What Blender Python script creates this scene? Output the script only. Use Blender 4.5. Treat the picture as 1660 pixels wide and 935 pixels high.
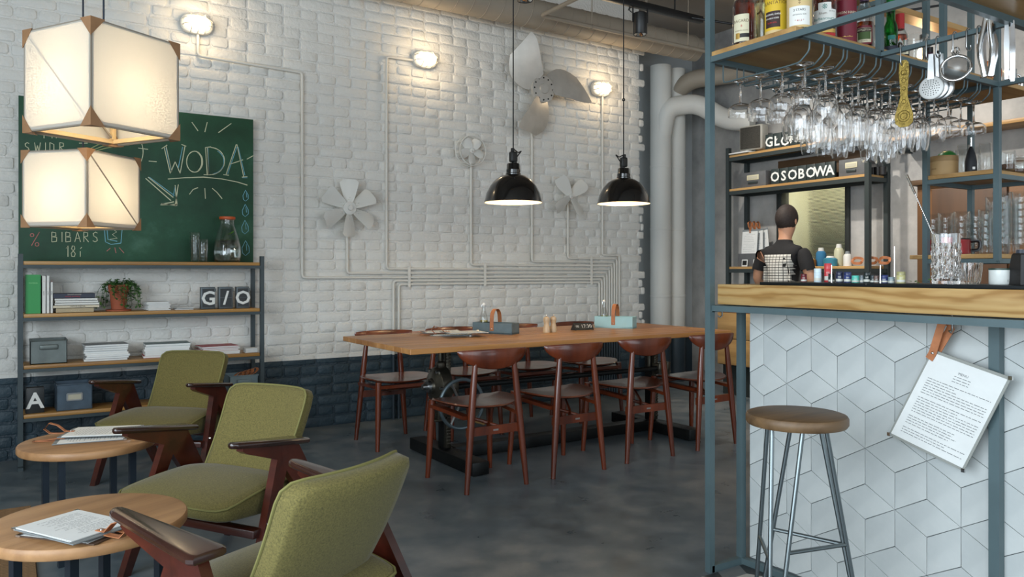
import bpy, bmesh, math, random
from mathutils import Vector, Matrix, Euler
random.seed(11)
R = math.radians
SC = bpy.context.scene
COL = SC.collection
for o in list(bpy.data.objects):
    bpy.data.objects.remove(o)

# ------------------------------------------------------------------ camera
FPX, YAW, HORIZON, EYE = 1263.0, R(32.8), 439.5, 1.16      # for a 1660x935 frame
cam_data = bpy.data.cameras.new('camera')
cam_data.sensor_width = 36.0
cam_data.lens = FPX / 1660.0 * 36.0
cam_data.shift_y = -(467.5 - HORIZON) / 1660.0
cam_data.clip_start = 0.05
cam = bpy.data.objects.new('camera', cam_data)
COL.objects.link(cam)
cam.location = (0, 0, EYE)
cam.rotation_euler = (math.pi / 2, 0, -YAW)
SC.camera = cam

# ------------------------------------------------------------------ world, daylight, exposure
SC.view_settings.view_transform = 'Standard'
SC.view_settings.look = 'None'
SC.view_settings.gamma = 1.0
SC.view_settings.use_curve_mapping = False
SC.view_settings.exposure = -0.08
world = bpy.data.worlds.new('sky')
SC.world = world
world.use_nodes = True
wb = world.node_tree.nodes['Background']
wb.inputs['Color'].default_value = (0.72, 0.86, 1.0, 1)
wb.inputs['Strength'].default_value = 1.0
SC.cycles.max_bounces = 24
SC.cycles.transmission_bounces = 24
SC.cycles.transparent_max_bounces = 64
SC.cycles.glossy_bounces = 6
SC.cycles.diffuse_bounces = 4
SC.cycles.caustics_refractive = False
SC.cycles.caustics_reflective = False
SC.cycles.sample_clamp_indirect = 6.0

def area_light(name, loc, rot, sx, sy, power, col):
    d = bpy.data.lights.new(name, 'AREA')
    d.shape = 'RECTANGLE'; d.size = sx; d.size_y = sy
    d.energy = power; d.color = col
    o = bpy.data.objects.new(name, d)
    COL.objects.link(o)
    o.location = loc; o.rotation_euler = rot
    return o
# daylight in the big street windows: left wall (x = -2.45) and the wall behind the camera
area_light('daylight_left', (-2.42, -0.1, 1.75), (0, R(-90), 0), 2.5, 5.0, 300, (0.82, 0.92, 1.0))
area_light('daylight_rear', (2.25, -2.92, 1.9), (R(90), 0, 0), 6.4, 2.2, 125, (0.82, 0.92, 1.0))

def point_light(name, loc, power, col, radius=0.03, parent=None):
    d = bpy.data.lights.new(name, 'POINT')
    d.energy = power; d.color = col; d.shadow_soft_size = radius
    o = bpy.data.objects.new(name, d)
    COL.objects.link(o)
    o.location = loc
    if parent: o.parent = parent
    return o

# ------------------------------------------------------------------ pixel -> place
SY, CY = math.sin(YAW), math.cos(YAW)
def ray(px, py):
    u = (px - 830.0) / FPX
    return Vector((SY + u * CY, CY - u * SY, (HORIZON - py) / FPX))
ORG = Vector((0, 0, EYE))
def at_y(px, py, Y): r = ray(px, py); return ORG + r * (Y / r.y)
def at_x(px, py, X): r = ray(px, py); return ORG + r * (X / r.x)
def at_z(px, py, Z): r = ray(px, py); return ORG + r * ((Z - EYE) / r.z)
def project(x, y, z):
    d = x * SY + y * CY
    return 830 + FPX * (x * CY - y * SY) / d, HORIZON - FPX * (z - EYE) / d, d

# ------------------------------------------------------------------ materials
MATS = {}
def new_mat(name):
    m = bpy.data.materials.new(name); m.use_nodes = True
    nt = m.node_tree
    for n in list(nt.nodes): nt.nodes.remove(n)
    out = nt.nodes.new('ShaderNodeOutputMaterial')
    b = nt.nodes.new('ShaderNodeBsdfPrincipled')
    nt.links.new(b.outputs[0], out.inputs[0])
    MATS[name] = m
    return m, nt, b, out
def rgba(c): return (c[0], c[1], c[2], 1)
def srgb(r, g, b):
    f = lambda v: (v / 12.92 if v <= 0.04045 else ((v + 0.055) / 1.055) ** 2.4)
    return (f(r / 255), f(g / 255), f(b / 255))
def noise(nt, coord, scale, detail=4, rough=0.55, mscale=None):
    tc = nt.nodes.new('ShaderNodeTexCoord')
    src = tc.outputs[coord]
    if mscale:
        mp = nt.nodes.new('ShaderNodeMapping'); mp.inputs['Scale'].default_value = mscale
        nt.links.new(src, mp.inputs[0]); src = mp.outputs[0]
    n = nt.nodes.new('ShaderNodeTexNoise')
    n.inputs['Scale'].default_value = scale; n.inputs['Detail'].default_value = detail
    n.inputs['Roughness'].default_value = rough
    nt.links.new(src, n.inputs['Vector'])
    return n
def ramp(nt, fac, stops):
    r = nt.nodes.new('ShaderNodeValToRGB')
    e = r.color_ramp.elements
    while len(e) < len(stops): e.new(0.5)
    for k, (p, c) in enumerate(stops):
        e[k].position = p; e[k].color = rgba(c)
    nt.links.new(fac, r.inputs[0])
    return r
def bump(nt, b, height, strength=0.3, dist=0.01):
    n = nt.nodes.new('ShaderNodeBump')
    n.inputs['Strength'].default_value = strength; n.inputs['Distance'].default_value = dist
    nt.links.new(height, n.inputs['Height']); nt.links.new(n.outputs[0], b.inputs['Normal'])
def plain(name, col, rough=0.5, metal=0.0, var=0.0, vscale=8, bmp=0.0, bscale=60, coat=0.0, spec=0.5, emit=None, estr=0):
    if name in MATS: return MATS[name]
    m, nt, b, out = new_mat(name)
    b.inputs['Base Color'].default_value = rgba(col)
    b.inputs['Roughness'].default_value = rough
    b.inputs['Metallic'].default_value = metal
    b.inputs['Coat Weight'].default_value = coat
    b.inputs['Specular IOR Level'].default_value = spec
    if var:
        n = noise(nt, 'Object', vscale)
        lo = tuple(max(0, c * (1 - var)) for c in col); hi = tuple(min(1, c * (1 + var)) for c in col)
        r = ramp(nt, n.outputs['Fac'], [(0.3, lo), (0.7, hi)])
        nt.links.new(r.outputs[0], b.inputs['Base Color'])
    if bmp:
        n = noise(nt, 'Object', bscale, 5)
        bump(nt, b, n.outputs['Fac'], bmp, 0.004)
    if emit:
        b.inputs['Emission Color'].default_value = rgba(emit); b.inputs['Emission Strength'].default_value = estr
    return m
def wood(name, c1, c2, axis='X', scale=14, rough=0.45, coat=0.0, rings=0.0):
    m, nt, b, out = new_mat(name)
    st = {'X': (0.08, 1, 1), 'Y': (1, 0.08, 1), 'Z': (1, 1, 0.08)}[axis]
    n = noise(nt, 'Object', scale, 6, 0.6, st)
    oi = nt.nodes.new('ShaderNodeObjectInfo')
    add = nt.nodes.new('ShaderNodeMath'); add.operation = 'MULTIPLY_ADD'
    nt.links.new(oi.outputs['Random'], add.inputs[0]); add.inputs[1].default_value = 0.16; add.inputs[2].default_value = -0.08
    ad2 = nt.nodes.new('ShaderNodeMath'); ad2.operation = 'ADD'
    nt.links.new(n.outputs['Fac'], ad2.inputs[0]); nt.links.new(add.outputs[0], ad2.inputs[1])
    mid = tuple((a + c) / 2 for a, c in zip(c1, c2))
    r = ramp(nt, ad2.outputs[0], [(0.32, c1), (0.5, mid), (0.68, c2)])
    nt.links.new(r.outputs[0], b.inputs['Base Color'])
    f = noise(nt, 'Object', scale * 6, 3, 0.5, st)
    bump(nt, b, f.outputs['Fac'], 0.12, 0.002)
    b.inputs['Roughness'].default_value = rough
    b.inputs['Coat Weight'].default_value = coat
    b.inputs['Coat Roughness'].default_value = 0.15
    return m
def glass(name, col=(1, 1, 1), rough=0.0, ior=1.45):
    m, nt, b, out = new_mat(name)
    b.inputs['Base Color'].default_value = rgba(col)
    b.inputs['Transmission Weight'].default_value = 1.0
    b.inputs['Roughness'].default_value = rough
    b.inputs['IOR'].default_value = ior
    return m

STEEL = plain('grey_blue_steel', srgb(84, 102, 106), 0.42, 0.1, 0.12, 5, 0.05, 90)
BLACKSTEEL = plain('black_steel', srgb(30, 34, 36), 0.4, 0.5, 0.15, 6)
CHROME = plain('polished_steel', (0.72, 0.72, 0.72), 0.14, 1.0)
BRUSHED = plain('brushed_steel', (0.45, 0.46, 0.46), 0.32, 1.0, 0.15, 12)
OAK_X = wood('oak_along_x', srgb(144, 102, 48), srgb(188, 142, 78), 'X', 11, 0.42)
OAK_Y = wood('oak_along_y', srgb(158, 118, 66), srgb(205, 165, 108), 'Y', 9, 0.42)
OAK_D = wood('oak_dark', srgb(96, 66, 38), srgb(140, 100, 60), 'Y', 10, 0.5)
TABLEWOOD = wood('warm_table_wood', srgb(150, 96, 46), srgb(196, 142, 84), 'X', 8, 0.36)
CHAIRWOOD = wood('red_brown_chair_wood', srgb(70, 27, 12), srgb(118, 52, 24), 'Z', 9, 0.28, 0.35)
SEATWOOD = wood('red_brown_seat_wood', srgb(70, 32, 20), srgb(112, 56, 34), 'Y', 9, 0.28, 0.4)
DARKWOOD = wood('dark_mahogany', srgb(48, 18, 12), srgb(86, 34, 22), 'Y', 9, 0.28, 0.5)
def thin_glass(name, tint=(0.965, 0.975, 0.975), rough=0.015, ior=1.5):
    m, nt, b, out = new_mat(name)
    nt.nodes.remove(b)
    tr = nt.nodes.new('ShaderNodeBsdfTransparent'); tr.inputs[0].default_value = rgba(tint)
    gl = nt.nodes.new('ShaderNodeBsdfGlossy'); gl.inputs['Roughness'].default_value = rough
    lw = nt.nodes.new('ShaderNodeLayerWeight'); lw.inputs[0].default_value = 0.5
    pw = nt.nodes.new('ShaderNodeMath'); pw.operation = 'POWER'; pw.inputs[1].default_value = 2.6
    nt.links.new(lw.outputs['Facing'], pw.inputs[0])
    fr = nt.nodes.new('ShaderNodeMath'); fr.operation = 'MULTIPLY_ADD'; fr.inputs[1].default_value = 0.88; fr.inputs[2].default_value = 0.045
    nt.links.new(pw.outputs[0], fr.inputs[0])
    mx = nt.nodes.new('ShaderNodeMixShader')
    nt.links.new(fr.outputs[0], mx.inputs[0]); nt.links.new(tr.outputs[0], mx.inputs[1]); nt.links.new(gl.outputs[0], mx.inputs[2])
    nt.links.new(mx.outputs[0], out.inputs[0])
    return m
CLEAR = thin_glass('clear_glass')
LEATHER = plain('tan_leather', srgb(176, 112, 72), 0.55, 0, 0.15, 30, 0.1, 200)
PAPER = plain('white_paper', srgb(228, 230, 228), 0.75, 0, 0.03, 20)
INK = plain('grey_ink', srgb(110, 112, 114), 0.8)
BLACKPAINT = plain('black_gloss_enamel', srgb(12, 13, 14), 0.18, 0.0, 0, 0, 0, 0, 0.6)
WHITEPAINT = plain('white_wall_paint', srgb(222, 221, 214), 0.6, 0, 0.04, 6, 0.08, 70)

# ------------------------------------------------------------------ mesh helpers
class MB:
    """collects vertices and faces of ONE mesh"""
    def __init__(s): s.v = []; s.f = []; s.mi = []; s.cur = 0
    def add(s, vs, fs, M=None):
        k = len(s.v)
        s.v += [tuple(M @ Vector(p)) if M else tuple(p) for p in vs]
        s.f += [tuple(i + k for i in f) for f in fs]
        s.mi += [s.cur] * len(fs)
        return s
    def box(s, a, b, M=None):
        x0, y0, z0 = a; x1, y1, z1 = b
        if x0 > x1: x0, x1 = x1, x0
        if y0 > y1: y0, y1 = y1, y0
        if z0 > z1: z0, z1 = z1, z0
        return s.add([(x0,y0,z0),(x1,y0,z0),(x1,y1,z0),(x0,y1,z0),(x0,y0,z1),(x1,y0,z1),(x1,y1,z1),(x0,y1,z1)],
                     [(0,3,2,1),(4,5,6,7),(0,1,5,4),(1,2,6,5),(2,3,7,6),(3,0,4,7)], M)
    def rbox(s, c, size, r=0.004, seg=2, M=None):
        bm = bmesh.new()
        bmesh.ops.create_cube(bm, size=1)
        for v in bm.verts: v.co = Vector((v.co.x * size[0], v.co.y * size[1], v.co.z * size[2]))
        r = min(r, 0.49 * min(size))
        bmesh.ops.bevel(bm, geom=list(bm.edges), offset=r, segments=seg, profile=0.5, affect='EDGES')
        for v in bm.verts: v.co += Vector(c)
        return s.bm(bm, M)
    def bm(s, bm, M=None):
        bm.verts.index_update()
        s.add([v.co.copy() for v in bm.verts], [[v.index for v in f.verts] for f in bm.faces], M)
        bm.free()
        return s
    def cyl(s, p0, p1, r0, r1=None, n=12, caps=True, M=None):
        r1 = r0 if r1 is None else r1
        p0, p1 = Vector(p0), Vector(p1)
        d = (p1 - p0).normalized()
        a = d.orthogonal().normalized(); b = d.cross(a)
        vs = []
        for p, r in ((p0, r0), (p1, r1)):
            vs += [p + a * (r * math.cos(2*math.pi*k/n)) + b * (r * math.sin(2*math.pi*k/n)) for k in range(n)]
        fs = [(k, (k+1) % n, n + (k+1) % n, n + k) for k in range(n)]
        if caps: fs += [tuple(range(n-1, -1, -1)), tuple(range(n, 2*n))]
        return s.add(vs, fs, M)
    def tube(s, pts, r, n=8, closed=False, M=None, rb=None, caps=True, up=None):
        """sweep a circle (or an r x rb ellipse / if n==4 rectangle) along a path"""
        P = [Vector(p) for p in pts]
        N = len(P)
        rs = r if isinstance(r, (list, tuple)) else [r] * N
        vs = []; a = None
        for i in range(N):
            if closed: t = (P[(i+1) % N] - P[i-1]).normalized()
            else: t = (P[min(i+1, N-1)] - P[max(i-1, 0)]).normalized()
            if up is not None:
                a = (Vector(up) - t * Vector(up).dot(t)).normalized()
            elif a is None: a = t.orthogonal().normalized()
            else: a = (a - t * a.dot(t)).normalized()
            b = t.cross(a)
            for k in range(n):
                an = 2*math.pi*k/n + (math.pi/4 if n == 4 else 0)
                vs.append(P[i] + a * (rs[i] * math.cos(an)) + b * ((rb if rb else rs[i]) * math.sin(an)))
        fs = []
        for i in range(N if closed else N-1):
            j = (i+1) % N
            fs += [(i*n+k, i*n+(k+1) % n, j*n+(k+1) % n, j*n+k) for k in range(n)]
        if caps and not closed: fs += [tuple(range(n-1, -1, -1)), tuple(range((N-1)*n, N*n))]
        return s.add(vs, fs, M)
    def lathe(s, prof, n=24, c=(0,0,0), M=None, closed=False):
        vs = []; fs = []
        c = Vector(c)
        idx = []
        for r, z in prof:
            if r < 1e-6:
                idx.append([len(vs)] * n); vs.append(c + Vector((0,0,z)))
            else:
                idx.append(list(range(len(vs), len(vs)+n)))
                vs += [c + Vector((r*math.cos(2*math.pi*k/n), r*math.sin(2*math.pi*k/n), z)) for k in range(n)]
        L = len(prof)
        for i in range(L if closed else L-1):
            A, B = idx[i], idx[(i+1) % L]
            for k in range(n):
                q = [A[k], A[(k+1) % n], B[(k+1) % n], B[k]]
                u = []
                for t in q:
                    if t not in u: u.append(t)
                if len(u) >= 3: fs.append(tuple(u))
        return s.add(vs, fs, M)
    def prism(s, out, d0, d1, axis='Z', M=None):
        """extrude a 2-D outline along an axis; outline is (x,y) for Z, (x,z) for Y, (y,z) for X"""
        def p3(p, d): return {'Z': (p[0], p[1], d), 'Y': (p[0], d, p[1]), 'X': (d, p[0], p[1])}[axis]
        n = len(out)
        vs = [p3(p, d0) for p in out] + [p3(p, d1) for p in out]
        fs = [tuple(range(n-1, -1, -1)), tuple(range(n, 2*n))] + [(k, (k+1) % n, n+(k+1) % n, n+k) for k in range(n)]
        return s.add(vs, fs, M)
    def rings(s, rs, closed=True, cap=True, M=None):
        """loft a list of equal-length point rings"""
        n = len(rs[0]); vs = [p for r in rs for p in r]; fs = []
        for i in range(len(rs)-1):
            for k in range(n if closed else n-1):
                fs.append((i*n+k, i*n+(k+1) % n, (i+1)*n+(k+1) % n, (i+1)*n+k))
        if cap: fs += [tuple(range(n-1, -1, -1)), tuple(range((len(rs)-1)*n, len(rs)*n))]
        return s.add(vs, fs, M)
    def mesh(s, name, mats, smooth=35):
        me = bpy.data.meshes.new(name)
        me.from_pydata([tuple(p) for p in s.v], [], s.f)
        if not isinstance(mats, (list, tuple)): mats = [mats]
        for m in mats: me.materials.append(m)
        bm = bmesh.new(); bm.from_mesh(me)
        bmesh.ops.recalc_face_normals(bm, faces=bm.faces)
        bm.to_mesh(me); bm.free()
        if any(s.mi): me.polygons.foreach_set('material_index', s.mi)
        if smooth:
            me.polygons.foreach_set('use_smooth', [True] * len(me.polygons))
            me.set_sharp_from_angle(angle=R(smooth))
        me.update()
        return me
    def obj(s, name, mats, parent=None, smooth=35):
        return link(name, s.mesh(name, mats, smooth), parent)
def link(name, me, parent=None):
    o = bpy.data.objects.new(name, me)
    COL.objects.link(o)
    if parent: o.parent = parent
    return o
def tag(o, label, cat, group=None):
    o['label'] = label; o['category'] = cat
    if group: o['group'] = group
    return o
def thing(name, label, cat, loc=(0,0,0), rz=0, group=None):
    o = bpy.data.objects.new(name, None); COL.objects.link(o)
    o.empty_display_size = 0.05
    o.location = loc; o.rotation_euler = (0, 0, rz)
    return tag(o, label, cat, group)
def struct(o, label=None, cat=None):
    o['kind'] = 'structure'
    if label: o['label'] = label
    if cat: o['category'] = cat
    return o
def copy_tree(o, parent=None):
    c = o.copy(); COL.objects.link(c)
    c.parent = parent
    for ch in list(KIDS.get(o.name, ())) or [k for k in bpy.data.objects if k.parent == o]:
        copy_tree(ch, c)
    return c
KIDS = {}
def put(o, loc, rot=(0,0,0), label=None, group=None, sc=None):
    o.location = loc; o.rotation_euler = rot
    if label: o['label'] = label
    if group: o['group'] = group
    if sc: o.scale = sc
    return o
def T(x, y, z): return Matrix.Translation((x, y, z))
def RZ(a): return Matrix.Rotation(a, 4, 'Z')
def RX(a): return Matrix.Rotation(a, 4, 'X')
def RY(a): return Matrix.Rotation(a, 4, 'Y')
_tx = {}
def text_geo(body, size=1.0, extrude=0.0, bold=0.0):
    """outline letters as triangles in the XY plane, centred"""
    key = (body, extrude, bold)
    if key not in _tx:
        cu = bpy.data.curves.new('lettering', 'FONT')
        cu.body = body; cu.size = 1.0; cu.extrude = extrude
        cu.resolution_u = 2; cu.offset = bold
        cu.align_x = 'CENTER'; cu.align_y = 'CENTER'
        o = bpy.data.objects.new('lettering', cu); COL.objects.link(o)
        me = bpy.data.meshes.new_from_object(o.evaluated_get(bpy.context.evaluated_depsgraph_get()))
        _tx[key] = ([v.co.copy() for v in me.vertices], [tuple(p.vertices) for p in me.polygons])
        bpy.data.objects.remove(o); bpy.data.curves.remove(cu); bpy.data.meshes.remove(me)
    vs, fs = _tx[key]
    return [v * size for v in vs], fs
# ================================================================== THE SETTING
WY = 5.67          # face of the brick wall
XR = 6.40          # concrete wall behind the bar
CEIL = 3.72
PAINT_Z = 0.507

def paint_split(nt, b, white, dark, soft=0.0):
    """white paint above the dado line, dark blue below (the paint itself, by height)"""
    geo = nt.nodes.new('ShaderNodeNewGeometry')
    sep = nt.nodes.new('ShaderNodeSeparateXYZ'); nt.links.new(geo.outputs['Position'], sep.inputs[0])
    mt = nt.nodes.new('ShaderNodeMath'); mt.operation = 'GREATER_THAN'; mt.inputs[1].default_value = PAINT_Z
    nt.links.new(sep.outputs['Z'], mt.inputs[0])
    mx = nt.nodes.new('ShaderNodeMix'); mx.data_type = 'RGBA'
    nt.links.new(mt.outputs[0], mx.inputs['Factor'])
    nt.links.new(white, mx.inputs['B']); nt.links.new(dark, mx.inputs['A'])
    nt.links.new(mx.outputs['Result'], b.inputs['Base Color'])
def painted(name, white, dark, var, bscale, bstr, dist=0.006):
    m, nt, b, out = new_mat(name)
    tc = nt.nodes.new('ShaderNodeNewGeometry')
    def nz(sc, det):
        n = nt.nodes.new('ShaderNodeTexNoise'); n.inputs['Scale'].default_value = sc; n.inputs['Detail'].default_value = det
        nt.links.new(tc.outputs['Position'], n.inputs['Vector']); return n
    n1 = nz(3.5, 5)
    w = ramp(nt, n1.outputs['Fac'], [(0.3, tuple(c * (1-var) for c in white)), (0.7, white)])
    d = ramp(nt, n1.outputs['Fac'], [(0.3, tuple(c * 0.7 for c in dark)), (0.7, tuple(c * 1.25 for c in dark))])
    paint_split(nt, b, w.outputs[0], d.outputs[0])
    n2 = nz(bscale, 6)
    bump(nt, b, n2.outputs['Fac'], bstr, dist)
    b.inputs['Roughness'].default_value = 0.55
    return m
BRICKPAINT = painted('painted_brick', srgb(226, 225, 219), srgb(48, 66, 76), 0.05, 46, 0.6, 0.010)
MORTAR = painted('painted_mortar', srgb(224, 223, 218), srgb(44, 60, 70), 0.06, 55, 0.7, 0.014)
PIPEPAINT = painted('painted_pipe', srgb(222, 220, 212), srgb(44, 58, 68), 0.04, 20, 0.12, 0.004)

# floor: polished grey concrete
m, nt, b, out = new_mat('polished_concrete')
n1 = noise(nt, 'Object', 1.1, 7, 0.62); n2 = noise(nt, 'Object', 5.0, 6, 0.6)
mixn = nt.nodes.new('ShaderNodeMath'); mixn.operation = 'MULTIPLY_ADD'
nt.links.new(n2.outputs['Fac'], mixn.inputs[0]); mixn.inputs[1].default_value = 0.45
m2_ = nt.nodes.new('ShaderNodeMath'); m2_.operation = 'MULTIPLY'; m2_.inputs[1].default_value = 0.6
nt.links.new(n1.outputs['Fac'], m2_.inputs[0]); nt.links.new(m2_.outputs[0], mixn.inputs[2])
r = ramp(nt, mixn.outputs[0], [(0.36, srgb(62, 73, 80)), (0.5, srgb(90, 102, 109)), (0.66, srgb(128, 132, 134))])
nt.links.new(r.outputs[0], b.inputs['Base Color'])
rr = ramp(nt, n2.outputs['Fac'], [(0.3, (0.26,)*3), (0.7, (0.42,)*3)])
nt.links.new(rr.outputs[0], b.inputs['Roughness'])
bump(nt, b, n2.outputs['Fac'], 0.04, 0.004)
FLOORMAT = m
struct(MB().box((-2.5, -3.0, -0.1), (XR + 2.2, 6.4, 0.0)).obj('floor', FLOORMAT, smooth=0),
       'dark polished concrete floor', 'floor')

# ceiling
CEILMAT = plain('taupe_ceiling', srgb(150, 140, 128), 0.8, 0, 0.08, 2, 0.05, 20)
struct(MB().box((-2.5, -3.0, CEIL), (XR + 2.2, 6.4, CEIL + 0.1)).obj('ceiling', CEILMAT, smooth=0), 'taupe painted ceiling', 'ceiling')
# concrete beam across the ceiling
struct(MB().box((-2.5, 2.6, CEIL - 0.28), (XR, 2.95, CEIL)).obj('beam', CEILMAT, smooth=0))
# street-side walls with window openings (out of view; daylight comes through them)
PLASTER = plain('off_white_plaster', srgb(200, 198, 190), 0.8, 0, 0.05, 2)
wl = MB()
wl.box((-2.6, -3.1, 0), (-2.45, 6.4, 0.45)); wl.box((-2.6, -3.1, 3.05), (-2.45, 6.4, CEIL))
wl.box((-2.6, -3.1, 0.45), (-2.45, -2.65, 3.05)); wl.box((-2.6, 2.45, 0.45), (-2.45, 6.4, 3.05))
struct(wl.obj('wall_left', PLASTER, smooth=0), 'plaster wall with street windows', 'wall')
wr = MB()
wr.box((-2.6, -3.1, 0), (XR + 2.2, -2.95, 0.75)); wr.box((-2.6, -3.1, 3.05), (XR + 2.2, -2.95, CEIL))
wr.box((-2.6, -3.1, 0.75), (-0.98, -2.95, 3.05)); wr.box((5.48, -3.1, 0.75), (XR + 2.2, -2.95, 3.05))
struct(wr.obj('wall_rear', PLASTER, smooth=0), 'plaster wall behind the seating', 'wall')

# ------------------------------------------------------------------ brick wall
def brick_ring(L, H, inset, y, cut, rng, jit):
    """8 points: a rectangle with cut corners, in (x, z), on plane y"""
    x0, x1, z0, z1 = inset, L - inset, inset, H - inset
    c = cut
    pts = [(x0+c, z0), (x1-c, z0), (x1, z0+c), (x1, z1-c), (x1-c, z1), (x0+c, z1), (x0, z1-c), (x0, z0+c)]
    return [(px + rng.uniform(-jit, jit), y, pz + rng.uniform(-jit, jit)) for px, pz in pts]
def brick_geo(L, H, rng, proud):
    cut = rng.uniform(0.006, 0.014)
    a = brick_ring(L, H, 0.0, 0.012, cut, rng, 0.0015)
    b_ = brick_ring(L, H, 0.0025, -proud * 0.55, cut, rng, 0.002)
    c_ = brick_ring(L, H, 0.007, -proud, cut * 0.8, rng, 0.0025)
    vs = a + b_ + c_ + [(L/2, -proud - rng.uniform(-0.002, 0.002), H/2)]
    fs = []
    for i in range(2):
        for k in range(8): fs.append((i*8+k, i*8+(k+1) % 8, (i+1)*8+(k+1) % 8, (i+1)*8+k))
    for k in range(8): fs.append((16+k, 16+(k+1) % 8, 24))
    return vs, fs
wall = thing('wall_back', 'long brick wall painted white above and dark blue below', 'wall')
wall['kind'] = 'structure'
wall.location = (0, WY, 0)
mb = MB().box((-2.45, 0.003, 0), (5.115, 0.22, CEIL))
core = mb.obj('wall_core', MORTAR, wall, smooth=0)
rng = random.Random(5)
COURSE, BH = 0.0775, 0.0685
variants = {}
def variant(kind, k, L):
    key = (kind, k)
    if key not in variants:
        vs, fs = brick_geo(L, BH, random.Random(hash_i(kind, k)), 0.002 + 0.0035 * random.Random(k * 7 + 3).random())
        variants[key] = MB().add(vs, fs).mesh('brick', BRICKPAINT, smooth=70)
    return variants[key]
def hash_i(kind, k): return 1000 * kind + k * 17 + 5
slots = []
zc = 0.004; row = 0
while zc + BH < CEIL - 0.2:
    stretch = row % 2 == 0
    Lb = 0.247 if stretch else 0.1165
    step = Lb + 0.0105
    x = -2.44 + (0.0 if stretch else 0.06) + (0.13 if row % 4 == 2 else 0) - 0.13
    endx = 5.13 + rng.choice((-0.02, 0.0, 0.03, 0.045)) + (0.015 if stretch else 0)
    while x < endx - 0.03:
        L = Lb + rng.uniform(-0.006, 0.006)
        L2 = min(L, endx - x)
        slots.append((x, zc + rng.uniform(-0.003, 0.003), L2, stretch, L2 < L - 1e-6, row))
        x += step + rng.uniform(-0.003, 0.003)
    zc += COURSE; row += 1
def hidden(x, z, L):
    if z + BH > 3.32: return True
    if 0.0 < x + L/2 < 1.46 and 1.2 < z < 2.25: return True              # behind the chalkboard
    px, py, d = project(x + L/2, WY, z + BH/2)
    if not (4 < px < 1656 and 3 < py < 932): return True
    if 560 < px < 1160 and py > 545: return True                          # behind table and chairs
    if px < 440 and py > 590: return True
    return False
cand = []
for i, (x, z, L, st, cutend, row) in enumerate(slots):
    if hidden(x, z, L) or cutend: continue
    p0, p1 = project(x, WY, z), project(x + L, WY, z + BH)
    cand.append((abs((p1[0]-p0[0]) * (p1[1]-p0[1])), i))
cand.sort(reverse=True)
chosen = {i for _, i in cand[:290]}
rest = MB()
for i, (x, z, L, st, cutend, row) in enumerate(slots):
    if i in chosen:
        o = link('brick', variant(1 if st else 2, rng.randrange(14), 0.247 if st else 0.1165), wall)
        o.location = (x, 0, z)
    elif x > -0.75:
        vs, fs = brick_geo(L, BH, rng, rng.uniform(0.002, 0.0055))
        rest.add([(a + x, b, c + z) for a, b, c in vs], fs)
o = rest.obj('remaining_bricks', BRICKPAINT, wall, smooth=70)
o['kind'] = 'stuff'

# recess with the heating pipes, then the concrete wall behind the bar
RECESS = painted('recess_paint', srgb(192, 197, 198), srgb(42, 60, 72), 0.06, 12, 0.1, 0.004)
struct(MB().box((5.0, 6.22, 0), (XR + 0.2, 6.4, CEIL)).obj('wall_recess', RECESS, smooth=0), 'grey painted recess wall behind the pipes', 'wall')
m, nt, b, out = new_mat('mottled_concrete')
n1 = noise(nt, 'Object', 1.6, 8, 0.62); n2 = noise(nt, 'Object', 9, 6, 0.6)
r = ramp(nt, n1.outputs['Fac'], [(0.32, srgb(132, 132, 132)), (0.5, srgb(168, 167, 164)), (0.68, srgb(194, 192, 188))])
nt.links.new(r.outputs[0], b.inputs['Base Color'])
b.inputs['Roughness'].default_value = 0.7
bump(nt, b, n2.outputs['Fac'], 0.25, 0.006)
CONCRETE = m
# wall with the kitchen hatch (y 4.27..5.06, z 1.19..1.99)
HY0, HY1, HZ0, HZ1 = 4.27, 5.06, 1.19, 1.99
w = MB()
w.box((XR, -2.95, 0), (XR + 0.14, HY0, CEIL)); w.box((XR, HY1, 0), (XR + 0.14, 6.3, CEIL))
w.box((XR, HY0, 0), (XR + 0.14, HY1, HZ0)); w.box((XR, HY0, HZ1), (XR + 0.14, HY1, CEIL))
struct(w.obj('wall_right', CONCRETE, smooth=0), 'mottled grey concrete wall behind the bar', 'wall')
# kitchen beyond the hatch
KW = plain('kitchen_cream_wall', srgb(208, 206, 182), 0.6, 0, 0.04, 3)
k = MB()
k.box((XR + 2.1, 3.0, 0), (XR + 2.2, 6.3, CEIL)); k.box((XR + 0.14, 6.2, 0), (XR + 2.2, 6.3, CEIL)); k.box((XR + 0.14, 2.9, 0), (XR + 2.2, 3.0, CEIL))
struct(k.obj('wall_kitchen', KW, smooth=0), 'cream kitchen wall seen through ribbed glass', 'wall')
area_light('kitchen_lamp', (XR + 1.1, 4.6, 3.2), (0, 0, 0), 1.2, 0.6, 95, (1.0, 0.96, 0.82))
win = thing('window_1', 'ribbed glass kitchen hatch in a dark frame', 'window', (XR, (HY0 + HY1) / 2, HZ0))
win['kind'] = 'structure'
hw = (HY1 - HY0) / 2; hh = HZ1 - HZ0
DARKFRAME = plain('dark_frame', srgb(42, 46, 44), 0.5)
for sgn in (-1, 1):
    MB().rbox((0.03, sgn * (hw - 0.02 if sgn < 0 else hw - 0.03), hh/2), (0.12, 0.04 if sgn < 0 else 0.06, hh), 0.004).obj('frame_stile', DARKFRAME, win)
for z in (0.015, hh - 0.015):
    MB().rbox((0.03, 0, z), (0.12, 2*hw, 0.03), 0.004).obj('frame_rail', DARKFRAME, win)
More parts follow.
